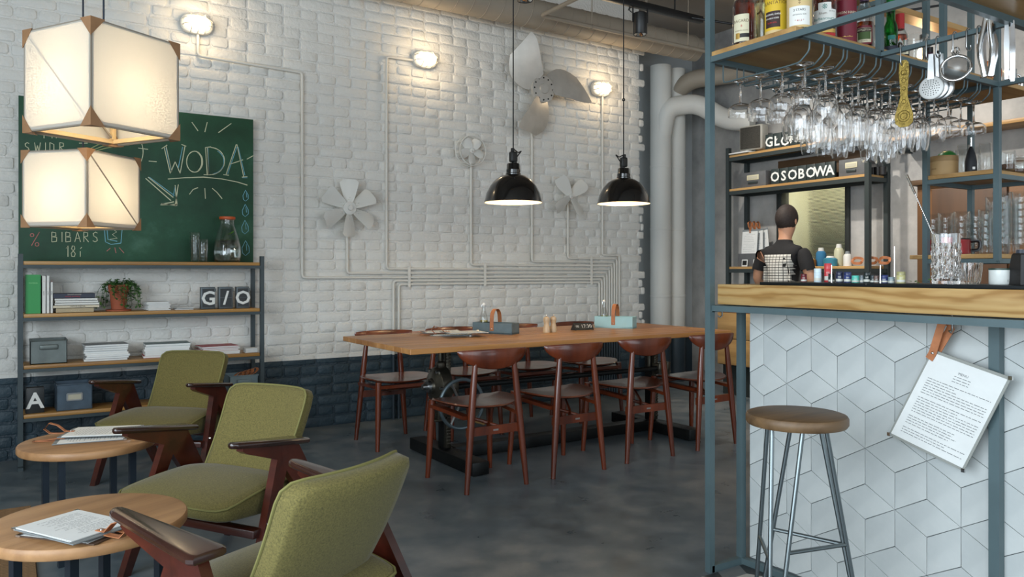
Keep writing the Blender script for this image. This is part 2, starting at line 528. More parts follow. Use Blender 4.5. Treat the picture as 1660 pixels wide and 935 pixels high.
# reeded pane: horizontal ribs are real geometry
rg = []
nr = 60
for i in range(nr * 4 + 1):
    z = 0.03 + (hh - 0.06) * i / (nr * 4)
    rg.append((0.0016 * math.cos(2 * math.pi * i / 4), z))
out2 = [(0.05 + dx - 0.004, z) for dx, z in rg] + [(0.056, hh - 0.03), (0.056, 0.03)]
pm = MB()
n = len(out2)
vs = [(x, -hw + 0.04, z) for x, z in out2] + [(x, hw - 0.06, z) for x, z in out2]
fs = [(k_, (k_+1) % n, n + (k_+1) % n, n + k_) for k_ in range(n)]
pm.add(vs, fs)
REED = glass('reeded_glass', (0.97, 0.99, 0.95), 0.10)
pm.obj('pane', REED, win, smooth=60)
# ================================================================== FURNITURE
def square_bar(mb, p0, p1, w, h=None, up=(0,0,1)):
    """a square tube between two points"""
    h = w if h is None else h
    p0, p1 = Vector(p0), Vector(p1)
    d = (p1 - p0).normalized()
    u = Vector(up)
    if abs(d.dot(u)) > 0.99: u = Vector((0, 1, 0))
    a = d.cross(u).normalized(); b = a.cross(d).normalized()
    vs = []
    for p in (p0, p1):
        for sa, sb in ((-1,-1),(1,-1),(1,1),(-1,1)): vs.append(p + a * (sa*w/2) + b * (sb*h/2))
    mb.add(vs, [(3,2,1,0),(4,5,6,7),(0,1,5,4),(1,2,6,5),(2,3,7,6),(3,0,4,7)])
    return mb

# ---- wall shelf on the left
SX0, SX1, SF, SB = 0.052, 1.447, 5.40, 5.635
SHELF_Z = [1.220, 0.908, 0.605, 0.315]
SHELFSTEEL = plain('dark_shelf_steel', srgb(56, 68, 72), 0.45, 0.1, 0.12, 5)
shelf = thing('shelf_unit', 'steel framed shelf unit with oak boards below the chalkboard', 'shelf', (SX0, SF, 0))
SW, SD = SX1 - SX0, SB - SF
for x in (0, SW):
    for y in (0, SD):
        square_bar(MB(), (x, y, 0), (x, y, 1.262 if y == 0 else 1.19), 0.026).obj('post', SHELFSTEEL, shelf, 0)
for x in (0, SW):
    square_bar(MB(), (x, -0.06, 0.009), (x, SD + 0.01, 0.009), 0.026, 0.018).obj('foot', SHELFSTEEL, shelf, 0)
for z in SHELF_Z:
    bd = MB().rbox((SW/2, SD/2, z - 0.011), (SW - 0.03, SD + 0.012, 0.022), 0.002).obj('shelf_board', OAK_X, shelf)
    fr = MB()
    square_bar(fr, (0.0, 0, z - 0.032), (SW, 0, z - 0.032), 0.024, 0.020); square_bar(fr, (0, SD, z - 0.032), (SW, SD, z - 0.032), 0.024, 0.020)
    square_bar(fr, (0, 0, z - 0.032), (0, SD, z - 0.032), 0.024, 0.020); square_bar(fr, (SW, 0, z - 0.032), (SW, SD, z - 0.032), 0.024, 0.020)
    fr.obj('shelf_rim', SHELFSTEEL, shelf, 0)

# ---- long table
TX0, TX1, TY0, TY1, TZ = 1.755, 4.185, 3.70, 4.68, 0.752
table = thing('long_table', 'long oak dining table on an iron crank base', 'table', ((TX0+TX1)/2, (TY0+TY1)/2, 0))
tl, tw = TX1 - TX0, TY1 - TY0
npl = 9
for i in range(npl):
    y0 = -tw/2 + tw * i / npl; y1 = y0 + tw / npl
    p = MB().rbox((0, (y0+y1)/2, TZ - 0.0145), (tl, (y1-y0) - 0.0008, 0.029), 0.0025, 1).obj('plank', TABLEWOOD, table)
CX0, CX1, CYM = -0.73, 0.97, 0.05        # the two columns (local)
IRON = plain('black_iron', srgb(34, 36, 36), 0.42, 0.6, 0.25, 9, 0.1, 60)
CAST = plain('worn_cast_iron', srgb(88, 84, 74), 0.34, 0.85, 0.3, 14, 0.15, 50)
for cx, nm in ((CX0, 'l'), (CX1, 'r')):
    MB().rbox((cx, CYM - 0.03, 0.042), (0.11, 0.82, 0.075), 0.005).obj('base_foot', IRON, table)
    MB().rbox((cx, CYM, 0.40), (0.05, 0.075, 0.645), 0.004).obj('column', IRON, table)
    rk = MB().rbox((cx - 0.01, CYM - 0.052, 0.40), (0.030, 0.03, 0.62), 0.002)
    for kz in range(30): rk.rbox((cx - 0.01, CYM - 0.071, 0.12 + kz * 0.0195), (0.026, 0.012, 0.010), 0.002, 1)
    rk.obj('rack_bar', CAST, table)
    MB().cyl((cx - 0.045, CYM - 0.03, 0.45), (cx - 0.045, CYM - 0.03, 0.722), 0.014, n=10).obj('rod', CAST, table)
    MB().rbox((cx, CYM, 0.714), (0.16, 0.62, 0.018), 0.003).obj('top_bracket', IRON, table)
MB().rbox(((CX0+CX1)/2, CYM, 0.048), (CX1 - CX0 - 0.10, 0.10, 0.07), 0.004).obj('base_beam', IRON, table)
MB().cyl((CX0 - 0.02, CYM - 0.09, 0.462), (CX1 + 0.06, CYM - 0.09, 0.462), 0.017, n=14).obj('drive_shaft', IRON, table)
for cx in (CX0, CX1):
    MB().rbox((cx, CYM - 0.085, 0.462), (0.07, 0.075, 0.075), 0.008).obj('shaft_bearing', CAST, table)
bl = MB()
for dx, dz in ((-0.03,-0.03),(0.03,-0.03),(-0.03,0.03),(0.03,0.03)):
    bl.cyl((CX1 + 0.07, CYM - 0.085 + dx, 0.462 + dz), (CX1 + 0.082, CYM - 0.085 + dx, 0.462 + dz), 0.008, n=6)
bl.rbox((CX1 + 0.055, CYM - 0.085, 0.462), (0.03, 0.09, 0.09), 0.006)
bl.obj('end_flange', CAST, table)
# gear housing: a ribbed disc facing -x, with hub and mounting lugs
GX, GY, GZ = CX0 - 0.06, CYM - 0.05, 0.47
gh = MB()
M = T(GX, GY, GZ) @ RY(R(-90))
gh.lathe([(0, 0.075), (0.022, 0.075), (0.024, 0.068), (0.045, 0.066), (0.05, 0.055), (0.095, 0.042), (0.112, 0.03), (0.118, 0.0), (0.118, -0.03), (0, -0.03)], 32, M=M)
gear = gh.obj('gear_housing', CAST, table)
hb = MB()
hb.lathe([(0, 0.115), (0.016, 0.115), (0.018, 0.105), (0.018, 0.085), (0.034, 0.084), (0.036, 0.074), (0.036, 0.06), (0, 0.06)], 20, M=M)
hb.obj('hub', BRUSHED, gear)
for k_ in range(6):
    a = 2 * math.pi * k_ / 6
    MB().cyl((GX - 0.03, GY + 0.104 * math.cos(a), GZ + 0.104 * math.sin(a)), (GX - 0.052, GY + 0.104 * math.cos(a), GZ + 0.104 * math.sin(a)), 0.009, n=6).obj('bolt', BRUSHED, gear)
MB().rbox((GX, GY - 0.01, GZ + 0.125), (0.05, 0.045, 0.045), 0.012).obj('lug', CAST, gear)
lg = MB()
lg.rbox((GX, GY, GZ - 0.155), (0.06, 0.075, 0.10), 0.012)
lg.rbox((GX - 0.02, GY - 0.01, GZ - 0.205), (0.12, 0.05, 0.014), 0.004)
lg.obj('lug', CAST, gear)
# hand wheel, facing -y, nearer the camera
HX, HY, HZ = CX0 + 0.01, CYM - 0.20, 0.375
hwm = MB()
RW = 0.145
hwm.tube([(HX + RW*math.cos(t*2*math.pi/32), HY, HZ + RW*math.sin(t*2*math.pi/32)) for t in range(32)], 0.0105, 8, True)
wheel = hwm.obj('hand_wheel', plain('blue_grey_iron', srgb(104, 118, 124), 0.35, 0.6, 0.15, 12), table)
sp = MB()
for k_ in range(3):
    a = math.pi/2 + 2*math.pi*k_/3 + 0.5
    sp.tube([(HX, HY + 0.012, HZ), (HX + 0.07*math.cos(a), HY + 0.008, HZ + 0.07*math.sin(a)), (HX + RW*math.cos(a), HY, HZ + RW*math.sin(a))], 0.008, 8)
sp.cyl((HX, HY - 0.02, HZ), (HX, HY + 0.15, HZ), 0.018, n=14)
sp.obj('spoke', BRUSHED, wheel)
ha = R(-50)
hp = Vector((HX + RW*math.cos(ha), HY, HZ + RW*math.sin(ha)))
MB().lathe([(0, 0), (0.010, 0.0), (0.0135, 0.02), (0.012, 0.05), (0.014, 0.075), (0, 0.08)], 12, M=T(*hp) @ RX(R(90)) @ RY(R(12))).obj('crank_knob', OAK_Y, wheel)

# ---- dining chairs (8): local frame, front = +y
def make_chair():
    t = thing('dining_chair', '', 'chair')
    SZ = 0.446
    # legs: tapered turned rods
    def leg(path, rr):
        return MB().tube(path, rr, 12).obj('leg', CHAIRWOOD, t)
    for s_ in (-1, 1):
        leg([(s_*0.205, 0.20, 0), (s_*0.196, 0.188, 0.2), (s_*0.187, 0.176, SZ - 0.005)], [0.0135, 0.018, 0.0205])
        leg([(s_*0.187, -0.215, 0), (s_*0.168, -0.207, 0.2), (s_*0.149, -0.199, 0.40), (s_*0.133, -0.193, 0.56), (s_*0.118, -0.190, 0.70)], [0.0135, 0.018, 0.0205, 0.018, 0.0135])
    # seat: a soft rounded plate, dished
    n = 40
    def outline(k, inset, z):
        a = 2*math.pi*k/n
        ca, sa = math.cos(a), math.sin(a)
        e = 2.6
        rx, ry = 0.232 - inset, 0.205 - inset
        q = (abs(ca)**e + abs(sa)**e) ** (-1/e)
        x, y = rx*q*ca, ry*q*sa
        x *= 1.0 + 0.10 * (y / 0.205) * (1 if y > 0 else 1.3)
        return (x, y, z + 0.016*(abs(x)/0.23)**2 - 0.006*(y/0.2 > 0.7))
    rg = [[outline(k, 0.14, SZ - 0.010) for k in range(n)], [outline(k, 0.02, SZ - 0.016) for k in range(n)], [outline(k, 0.0, SZ - 0.007) for k in range(n)],
          [outline(k, 0.004, SZ + 0.000) for k in range(n)], [outline(k, 0.03, SZ - 0.001) for k in range(n)], [outline(k, 0.13, SZ - 0.006) for k in range(n)]]
    seat = MB().rings(rg).obj('seat', SEATWOOD, t, 50)
    # rails
    rl = MB()
    for s_ in (-1, 1):
        rl2 = MB().tube([(s_*0.188, 0.176, 0.408), (s_*0.18, 0, 0.402), (s_*0.166, -0.180, 0.39)], 0.014, 4, up=(0,0,1), rb=0.030)
        rl2.obj('side_rail', CHAIRWOOD, t)
    MB().tube([(-0.186, 0.176, 0.408), (0.186, 0.176, 0.408)], 0.014, 4, up=(0,0,1), rb=0.03).obj('front_rail', CHAIRWOOD, t)
    bs = MB().box((-0.175, -0.2, 0.292), (0.175, -0.186, 0.338)).obj('back_stretcher', CHAIRWOOD, t)
    MB().box((-0.016, -0.2015, 0.310), (0.016, -0.1995, 0.319)).obj('maker_plate', BRUSHED, bs)
    for s_ in (-1, 1):
        MB().tube([(s_*0.18, 0.17, 0.395), (s_*0.02, -0.10, 0.345), (-s_*0.05, -0.19, 0.318)], 0.010, 8).obj('cross_stay', CHAIRWOOD, t)
    # backrest: half-moon, bowed
    nb = 25; rgs = []
    Wb = 0.212
    for i in range(nb):
        q = -1 + 2*i/(nb-1)
        x = Wb*math.sin(q*1.15)/math.sin(1.15)
        y = -0.212 + 0.075*(1-math.cos(q*1.25))
        ztop = 0.748 - 0.006*q*q
        hgt = 0.006 + 0.094*max(0, 1-abs(q)**1.9)**0.85
        zb = ztop - 0.010 - hgt
        th = 0.0095
        if abs(q) > 0.97: th = 0.006; 
        nx, ny = -math.sin(q*0.85), math.cos(q*0.85)
        tilt = 0.03
        def P(s_, z): return (x + s_*th*nx*(1), y + s_*th*ny - (z-0.70)*0.12, z)
        rgs.append([P(-1, zb+0.006), P(-1, ztop-0.006), P(-0.5, ztop), P(0.5, ztop), P(1, ztop-0.006), P(1, zb+0.006), P(0.5, zb), P(-0.5, zb)])
    MB().rings(rgs).obj('backrest', CHAIRWOOD, t, 50)
    return t
chair0 = make_chair()
near = [(2.180, 3.742, 0.0), (2.735, 3.755, 0.02), (3.318, 3.785, -0.02), (3.913, 3.80, 0.03)]
far_ = [(2.19, 4.875, math.pi), (2.735, 4.90, math.pi + 0.03), (3.30, 4.93, math.pi - 0.04), (3.86, 4.90, math.pi)]
nth = ['first', 'second', 'third', 'fourth']
for side, lst in (('near', near), ('far', far_)):
    for i, (x, y, a) in enumerate(lst):
        o = chair0 if (side == 'near' and i == 0) else copy_tree(chair0)
        if side == 'near':
            lab = ['red-brown wooden dining chair before the hand wheel, back to the viewer', 'red-brown dining chair tucked in near side, second from the hand wheel',
                   'red-brown dining chair tucked in near side, third from the hand wheel', 'red-brown dining chair partly behind the tall steel bar post'][i]
        else:
            lab = ['red-brown dining chair at the wall side, left of the iron crank base', 'wall-side dining chair just behind the table crank wheel',
                   'wall-side dining chair behind the middle of the long table', 'wall-side dining chair nearest the white pipes'][i]
        put(o, (x, y, 0), (0, 0, a), lab, 'dining chairs at the long table')

# ---- green armchairs: local frame, forward = +x, sitter's left = +y, origin at the front edge
m, nt, b, out = new_mat('olive_wool')
n1 = noise(nt, 'Object', 220, 3, 0.7); n2 = noise(nt, 'Object', 7, 4)
r = ramp(nt, n1.outputs['Fac'], [(0.3, srgb(84, 78, 40)), (0.7, srgb(126, 116, 64))])
nt.links.new(r.outputs[0], b.inputs['Base Color'])
b.inputs['Roughness'].default_value = 0.9
b.inputs['Sheen Weight'].default_value = 0.15; b.inputs['Sheen Roughness'].default_value = 0.4
bump(nt, b, n1.outputs['Fac'], 0.35, 0.002)
OLIVE = m
PIPING = plain('olive_piping', srgb(122, 118, 68), 0.85)
def superbox(fx, hw, k, n, e=6.0):
    a = 2*math.pi*(k+0.5)/n
    ca, sa = math.cos(a), math.sin(a)
    q = (abs(ca)**e + abs(sa)**e) ** (-1/e)
    return q*ca, q*sa
PADDLE = wood('near_black_paddle_wood', srgb(38, 20, 15), srgb(62, 34, 26), 'Y', 9, 0.25, 0.6)
def make_armchair():
    t = thing('armchair', '', 'armchair')
    n = 64
    def top_z(f):         # crowned seat line
        u = min(1, max(0, -f/0.50))
        return 0.350 + 0.034*math.sin(min(1, u*1.5)*math.pi/2) - 0.03*max(0, u-0.6)/0.4
    def ring(inset, dz, flat=0):
        pts = []
        for k in range(n):
            a, c = superbox(0, 0, k, n, 10)
            f = -0.255 + (0.255 - inset)*a
            hwid = 0.254 + 0.02*(f+0.25)/0.25
            l = (hwid - inset)*c
            z = (top_z(f) if not flat else 0.303 - 0.045*min(1, -f/0.4)) + dz
            pts.append((f, l, z))
        return pts
    seat = MB().rings([ring(0.10, 0.0, 1), ring(0.012, 0.0, 1), ring(0.0, 0.008, 1), ring(0.0, -0.010), ring(0.006, -0.002), ring(0.03, 0.006), ring(0.10, 0.012), ring(0.19, 0.014)]).obj('seat_cushion', OLIVE, t, 60)
    MB().tube(ring(-0.001, -0.008), 0.0042, 6, True).obj('piping', PIPING, seat)
    # back: leaning, bowed; bottom f=-0.345 z=0.33, top f=-0.545 z=0.69
    def bk(u, v, off):     # u in -1..1 across, v 0..1 up, off along thickness (0 front, 1 back)
        w = 0.192 + 0.016*v
        f = -0.318 - 0.188*v - 0.014*math.sin(v*math.pi) - 0.045*(1-u*u)*(0.35+0.65*v)
        z = 0.315 + 0.372*v + 0.018*(1-u*u)*v*0 
        th = 0.072
        return (f - th*off*0.87, w*u, z - th*off*0.2)
    def bring(off, ins):
        pts = []
        for k in range(n):
            a, c = superbox(0, 0, k, n, 11)
            u = c*(1-ins/0.21); v = 0.5 + 0.5*a*(1-ins/0.19)
            pts.append(bk(u, v, off))
        return pts
    def mid(off, s):
        return bring(off, s)
    back = MB().rings([mid(0.02, 0.12), mid(0.0, 0.06), mid(0.02, 0.02), mid(0.12, 0.002), mid(0.2, 0.0), mid(0.85, 0.0), mid(0.97, 0.008), mid(1.0, 0.05), mid(1.0, 0.13)]).obj('back_cushion', OLIVE, t, 60)
    MB().tube(mid(0.13, -0.001), 0.0042, 6, True).obj('piping', PIPING, back)
    # side frames
    def sp(mb, out, s_, th=0.030, zref=0.5):
        vs = []
        for off in (0, th):
            for f, z in out:
                l = s_*(0.272 + off + 0.030*(1 - min(z, 0.5)/0.5))
                vs.append((f, l, z))
        k = len(out)
        mb.add(vs, [tuple(range(k-1, -1, -1)), tuple(range(k, 2*k))] + [(i, (i+1) % k, k+(i+1) % k, k+i) for i in range(k)])
    for s_ in (1, -1):
        fl = MB(); sp(fl, [(-0.235, 0.478), (-0.285, 0.49), (-0.290, 0.455), (-0.105, 0.0), (-0.068, 0.0)], s_)
        lg = fl.obj('front_leg', DARKWOOD, t, 30)
        MB().cyl((-0.175, s_*0.312, 0.262), (-0.175, s_*0.3245, 0.262), 0.0085, 0.0065, 12).obj('bolt', CHROME, lg)
        rl = MB(); sp(rl, [(-0.345, 0.522), (-0.255, 0.525), (-0.262, 0.452), (-0.600, 0.0), (-0.640, 0.0)], s_, 0.030)
        rl.obj('rear_leg', DARKWOOD, t, 30)
        ws = MB(); sp(ws, [(-0.070, 0.556), (-0.345, 0.522), (-0.335, 0.47), (-0.235, 0.476), (-0.085, 0.528), (-0.066, 0.540)], s_)
        ws.obj('arm_bracket', DARKWOOD, t, 30)
        # paddle
        pts = [(-0.020, 0.010), (-0.028, 0.022), (-0.045, 0.027), (-0.365, 0.058), (-0.378, 0.048), (-0.378, -0.040), (-0.365, -0.048), (-0.045, -0.016), (-0.028, -0.012), (-0.020, -0.002)]
        def pr(ins, z):
            cf, cl = -0.21, 0.006
            return [(cf + (f-cf)*(1-ins*0.35), s_*(0.284 + (l-cl)*(1-ins*3)+cl), z + 0.577 + (f+0.02)*0.125) for f, l in pts]
        MB().rings([pr(0.05, -0.020), pr(0.0, -0.014), pr(0.0, -0.005), pr(0.05, 0.0), pr(0.12, 0.001)]).obj('armrest', PADDLE, t, 40)
    for f, z in ((-0.14, 0.236), (-0.42, 0.236)):
        MB().rbox((f, 0, z), (0.045, 0.60, 0.030), 0.004).obj('cross_rail', DARKWOOD, t)
    MB().rbox((-0.40, 0, 0.30), (0.03, 0.44, 0.07), 0.004).obj('back_rail', DARKWOOD, t)
    return t
ac = make_armchair()
ARM = [((0.554, 4.498, 0), -2.334, 'olive green armchair with dark wooden arms in front of the shelf unit'),
       ((0.457, 2.971, 0), -2.587, 'olive green armchair with dark wooden arms, middle one of three'),
       ((0.466, 2.297, 0), 2.032, 'olive green armchair seen from behind, its back to the viewer')]
for i, (loc, a, lab) in enumerate(ARM):
    put(ac if i == 0 else copy_tree(ac), loc, (0, 0, a), lab, 'olive armchairs around the coffee tables')

# ---- round coffee tables
def coffee_table(name, label, c, rot):
    t = thing('coffee_table', label, 'table', (c[0], c[1], 0), rot, 'round coffee tables by the armchairs')
    TH = 0.46
    MB().lathe([(0, TH), (0.245, TH), (0.254, TH-0.002), (0.2575, TH-0.007), (0.2575, TH-0.026), (0.254, TH-0.031), (0, TH-0.031)], 72).obj('table_top', wood('coffee_' + name, srgb(128, 88, 54), srgb(186, 142, 98), 'X', 9, 0.45), t, 40)
    for k_ in range(4):
        a = math.pi/4 + k_*math.pi/2
        square_bar(MB(), (0.185*math.cos(a), 0.185*math.sin(a), 0), (0.185*math.cos(a), 0.185*math.sin(a), TH - 0.036), 0.024).obj('leg', plain('blue_black_steel', srgb(38, 48, 58), 0.4, 0.4), t, 0)
    fr = MB()
    for k_ in range(2):
        a = math.pi/4 + k_*math.pi/2
        square_bar(fr, (0.2*math.cos(a), 0.2*math.sin(a), TH-0.0365), (-0.2*math.cos(a), -0.2*math.sin(a), TH-0.0365), 0.022, 0.010)
    fr.obj('under_frame', plain('blue_black_steel', srgb(38, 48, 58)), t, 0)
    return t
T1 = (0.276, 3.68); T2 = (0.19, 2.51)
coffee_table('back', 'round wooden coffee table nearest the shelf unit', T1, R(10))
coffee_table('front', 'round wooden coffee table in front, beside the armchair seen from behind', T2, R(28))

# ---- bar stool
st = thing('bar_stool', 'round wooden bar stool on thin steel rods before the tiled bar', 'stool', (2.008, 1.521, 0), 0)
SZ = 0.73
STOOLWOOD = wood('stool_wood', srgb(78, 58, 38), srgb(134, 104, 70), 'X', 10, 0.5)
MB().lathe([(0, SZ), (0.135, SZ), (0.144, SZ-0.003), (0.148, SZ-0.010), (0.148, SZ-0.027), (0.143, SZ-0.034), (0, SZ-0.034)], 64).obj('seat', STOOLWOOD, st, 40)
GUN = plain('gunmetal_rod', srgb(110, 118, 120), 0.28, 0.85)
legs = []
for k_ in range(3):
    a = R(197) + k_*2*math.pi/3
    top = Vector((0.075*math.cos(a), 0.075*math.sin(a), SZ-0.034)); bot = Vector((0.20*math.cos(a), 0.20*math.sin(a), 0))
    sdv = Vector((-math.sin(a), math.cos(a), 0))*0.046
    legs.append(((top - sdv, bot - sdv*0.13), (top + sdv, bot + sdv*0.13)))
    MB().cyl(bot - sdv*0.13, top - sdv, 0.0068, n=10).obj('leg', GUN, st)
    MB().cyl(bot + sdv*0.13, top + sdv, 0.0068, n=10).obj('leg', GUN, st)
def lerp(a, b, t): return a + (b-a)*t
for k_ in range(3):
    t0, b0 = legs[k_][1]; t1, b1 = legs[(k_+1) % 3][0]
    zf = 0.50 + 0.025*k_
    MB().cyl(lerp(t0, b0, zf), lerp(t1, b1, zf), 0.0062, n=10).obj('foot_rest', GUN, st)
# ================================================================== ON THE BRICK WALL
CYW = 5.643       # axis of the conduits in front of the wall
def rounded_path(pts, r=0.03, n=5):
    P = [Vector(p) for p in pts]; out = [P[0]]
    for i in range(1, len(P)-1):
        a = (P[i-1]-P[i]).normalized(); b = (P[i+1]-P[i]).normalized()
        s0 = P[i] + a*r; s1 = P[i] + b*r
        for k in range(n+1):
            t = k/n
            out.append(s0*(1-t)**2 + P[i]*2*t*(1-t) + s1*t*t)
    out.append(P[-1])
    return out
# (x of the drop, z where the drop starts, level of the run in the bundle, lead-in point)
LEV = [1.309, 1.277, 1.244, 1.212, 1.179, 1.145, 1.112, 1.085, 1.057]
ENDX = [4.842 - 0.030*i for i in range(9)]
RUNS = [(4.639, 2.80, None), (4.238, 1.80, None), (3.845, 2.60, None), (3.231, 2.06, None),
        (2.472, 2.835, 2.72), (2.150, 1.62, None), (1.804, 2.617, 'lamp')]
names_c = ['conduit below the wall lamp nearest the pipes', 'conduit dropping from the four-blade fan', 'conduit dropping from the big propeller', 'conduit dropping from the small caged fan',
           'conduit looping up to the middle wall lamp', 'conduit dropping from the six-blade fan', 'long conduit running to the wall lamp above the chalkboard']
for i, (x, ztop, lead) in enumerate(RUNS):
    pts = [(x, CYW, ztop), (x, CYW, LEV[i]), (ENDX[i], CYW, LEV[i]), (ENDX[i], CYW, 0.0)]
    if lead == 'lamp': pts = [(1.081, CYW, 2.80), (1.081, CYW, 2.634), (1.804, CYW, 2.617)] + pts[1:]
    elif lead: pts = [(2.72, CYW, 2.838)] + pts
    t = MB().tube(rounded_path(pts, 0.028), 0.0105, 10).obj('conduit', PIPEPAINT, None, 50)
    tag(t, 'white painted ' + names_c[i], 'pipe', 'conduits on the brick wall')
for j, x in ((7, 2.530), (8, 2.576)):
    pts = [(x, CYW, 0.0), (x, CYW, LEV[j]), (ENDX[j], CYW, LEV[j]), (ENDX[j], CYW, 0.0)]
    t = MB().tube(rounded_path(pts, 0.028), 0.0105, 10).obj('conduit', PIPEPAINT, None, 50)
    tag(t, ['white conduit rising behind the table end, outer of the pair', 'white conduit rising behind the table end, inner of the pair'][j-7], 'pipe', 'conduits on the brick wall')
for i, (x, l0, l1, lab) in enumerate([(2.66, 4, 8, 'beside the middle of the wall'), (3.36, 3, 8, 'below the small caged fan'), (4.50, 1, 8, 'next to the bundle corner')]):
    c = MB()
    c.box((x-0.011, 5.628, LEV[l1]-0.022), (x+0.011, 5.634, LEV[l0]+0.022))
    c.cyl((x, 5.634, LEV[l0]+0.017), (x, 5.622, LEV[l0]+0.017), 0.006, n=8); c.cyl((x, 5.634, LEV[l1]-0.017), (x, 5.622, LEV[l1]-0.017), 0.006, n=8)
    tag(c.obj('pipe_clamp', WHITEPAINT), 'small white clamp strap over the conduit bundle ' + lab, 'clamp', 'conduit clamps')

# bulkhead lamps
LAMPGLASS, nt_, b_, o_ = new_mat('lit_lamp_glass')
b_.inputs['Base Color'].default_value = (1, 0.9, 0.7, 1)
b_.inputs['Emission Color'].default_value = (1.0, 0.80, 0.52, 1); b_.inputs['Emission Strength'].default_value = 2.6
def bulkhead(x, z, label):
    t = thing('wall_lamp', label, 'lamp', (x, 5.66, z), 0, 'oval wall lamps')
    def oval(rx, rz, y, n=28, e=2.6):
        pts = []
        for k in range(n):
            a = 2*math.pi*k/n; ca, sa = math.cos(a), math.sin(a)
            q = (abs(ca)**e + abs(sa)**e)**(-1/e)
            pts.append((rx*q*ca, y, rz*q*sa))
        return pts
    MB().rings([oval(0.105, 0.068, 0.0), oval(0.105, 0.068, -0.03), oval(0.098, 0.062, -0.036)]).obj('base_plate', WHITEPAINT, t, 40)
    MB().rings([oval(0.086, 0.051, -0.036), oval(0.084, 0.050, -0.06), oval(0.072, 0.041, -0.088), oval(0.045, 0.022, -0.098)]).obj('glass_cover', LAMPGLASS, t, 60)
    cg = MB()
    for zz in (-0.02, 0.02):
        cg.tube([(-0.098, -0.036, zz), (-0.088, -0.085, zz), (-0.05, -0.105, zz), (0.05, -0.105, zz), (0.088, -0.085, zz), (0.098, -0.036, zz)], 0.0036, 6)
    for xx in (-0.045, 0.0, 0.045):
        cg.tube([(xx, -0.036, -0.063), (xx, -0.08, -0.053), (xx, -0.106, -0.02), (xx, -0.106, 0.02), (xx, -0.08, 0.053), (xx, -0.036, 0.063)], 0.0036, 6)
    cg.obj('wire_guard', WHITEPAINT, t, 50)
    point_light('wall_lamp_light', (0, -0.17, 0.0), 3.6, (1.0, 0.74, 0.45), 0.05, t)
    return t
bulkhead(1.073, 2.845, 'lit oval wall lamp above the chalkboard')
bulkhead(2.800, 2.858, 'lit oval wall lamp between the six-blade fan and the big propeller')
bulkhead(4.614, 2.852, 'lit oval wall lamp nearest the white heating pipes')

# fans
FANWHITE = plain('fan_white_paint', srgb(220, 220, 214), 0.45)
FANGREY = plain('propeller_aluminium', srgb(198, 194, 186), 0.38, 0.35, 0.08, 10)
def blade_mesh(mb, r0, r1, w0, w1, ang, twist, round_=0.3, cone=0.0, curve=0.0, nseg=8, th=0.0035, shift=0.0, Y0=0.0):
    """one fan blade in the XZ plane (facing -y) at polar angle ang"""
    fr = []; 
    for i in range(nseg+1):
        u = i/nseg
        r = r0 + (r1-r0)*u
        w = w0 + (w1-w0)*(u**0.8)
        if u > 1-round_: w *= math.sqrt(max(0.02, 1-((u-1+round_)/round_)**2*0.65))
        c = curve*u*u
        row = []
        for j in range(5):
            v = -1 + j/2
            s_ = v*w/2 + shift*w/2
            x = r; y = s_*math.cos(twist) + c; d = s_*math.sin(twist) + cone*u + 0.012*(1-v*v)*u
            ca, sa = math.cos(ang), math.sin(ang)
            row.append((x*ca - y*sa, Y0 - d, x*sa + y*ca))
        fr.append(row)
    vs = []; fs = []
    N = (nseg+1)*5
    for row in fr: vs += row
    for row in fr: vs += [(p[0], p[1]+th, p[2]) for p in row]
    for i in range(nseg):
        for j in range(4):
            a = i*5+j
            fs.append((a, a+1, a+6, a+5)); fs.append((N+a, N+a+5, N+a+6, N+a+1))
    for i in range(nseg):
        fs.append((i*5, i*5+5, N+i*5+5, N+i*5)); fs.append((i*5+4, N+i*5+4, N+i*5+9, i*5+9))
    for j in range(4):
        fs.append((j, N+j, N+j+1, j+1)); k = nseg*5+j; fs.append((k, k+1, N+k+1, N+k))
    mb.add(vs, fs)
def fan(name, label, x, z, nb, r0, r1, w0, w1, a0, twist, hub, mat, depth=0.09, **kw):
    t = thing(name, label, 'fan', (x, 5.66 - depth, z), 0)
    for k_ in range(nb):
        m_ = MB(); blade_mesh(m_, r0, r1, w0, w1, a0 + 2*math.pi*k_/nb, twist, **kw)
        m_.obj('blade', mat, t, 50)
    h = MB()
    h.lathe([(0, 0.03), (hub*0.35, 0.03), (hub*0.4, 0.016), (hub, 0.012), (hub, -0.02), (0.02, -0.025), (0.02, -depth+0.01), (0, -depth+0.01)], 24, M=RX(R(90)))
    h.obj('hub', mat, t, 40)
    return t
six = fan('wall_fan', 'white six-blade fan mounted beside the chalkboard', 2.135, 1.632, 6, 0.045, 0.215, 0.055, 0.155, R(90), R(-28), 0.05, FANWHITE, 0.10, round_=0.15)
for k_ in range(6):
    a = R(90) + k_*math.pi/3
    rv = MB()
    for dx, dr in ((-0.012, 0.062), (0.012, 0.062), (0, 0.08)):
        rv.cyl((dr*math.cos(a) - dx*math.sin(a), -0.008, dr*math.sin(a)+dx*math.cos(a)), (dr*math.cos(a) - dx*math.sin(a), -0.014, dr*math.sin(a)+dx*math.cos(a)), 0.004, n=6)
    rv.obj('rivets', WHITEPAINT, six)['kind'] = 'stuff'
fan('wall_fan', 'white four-blade fan behind the pendant lamps', 4.215, 1.83, 4, 0.018, 0.205, 0.05, 0.155, R(38), R(-26), 0.022, FANWHITE, 0.09, round_=0.55)
big = fan('wall_propeller', 'large three-blade metal propeller between two pendant cords', 3.875, 2.735, 3, 0.085, 0.41, 0.18, 0.45, R(143), R(-22), 0.115, FANGREY, 0.14, round_=0.6, curve=-0.13, cone=0.03)
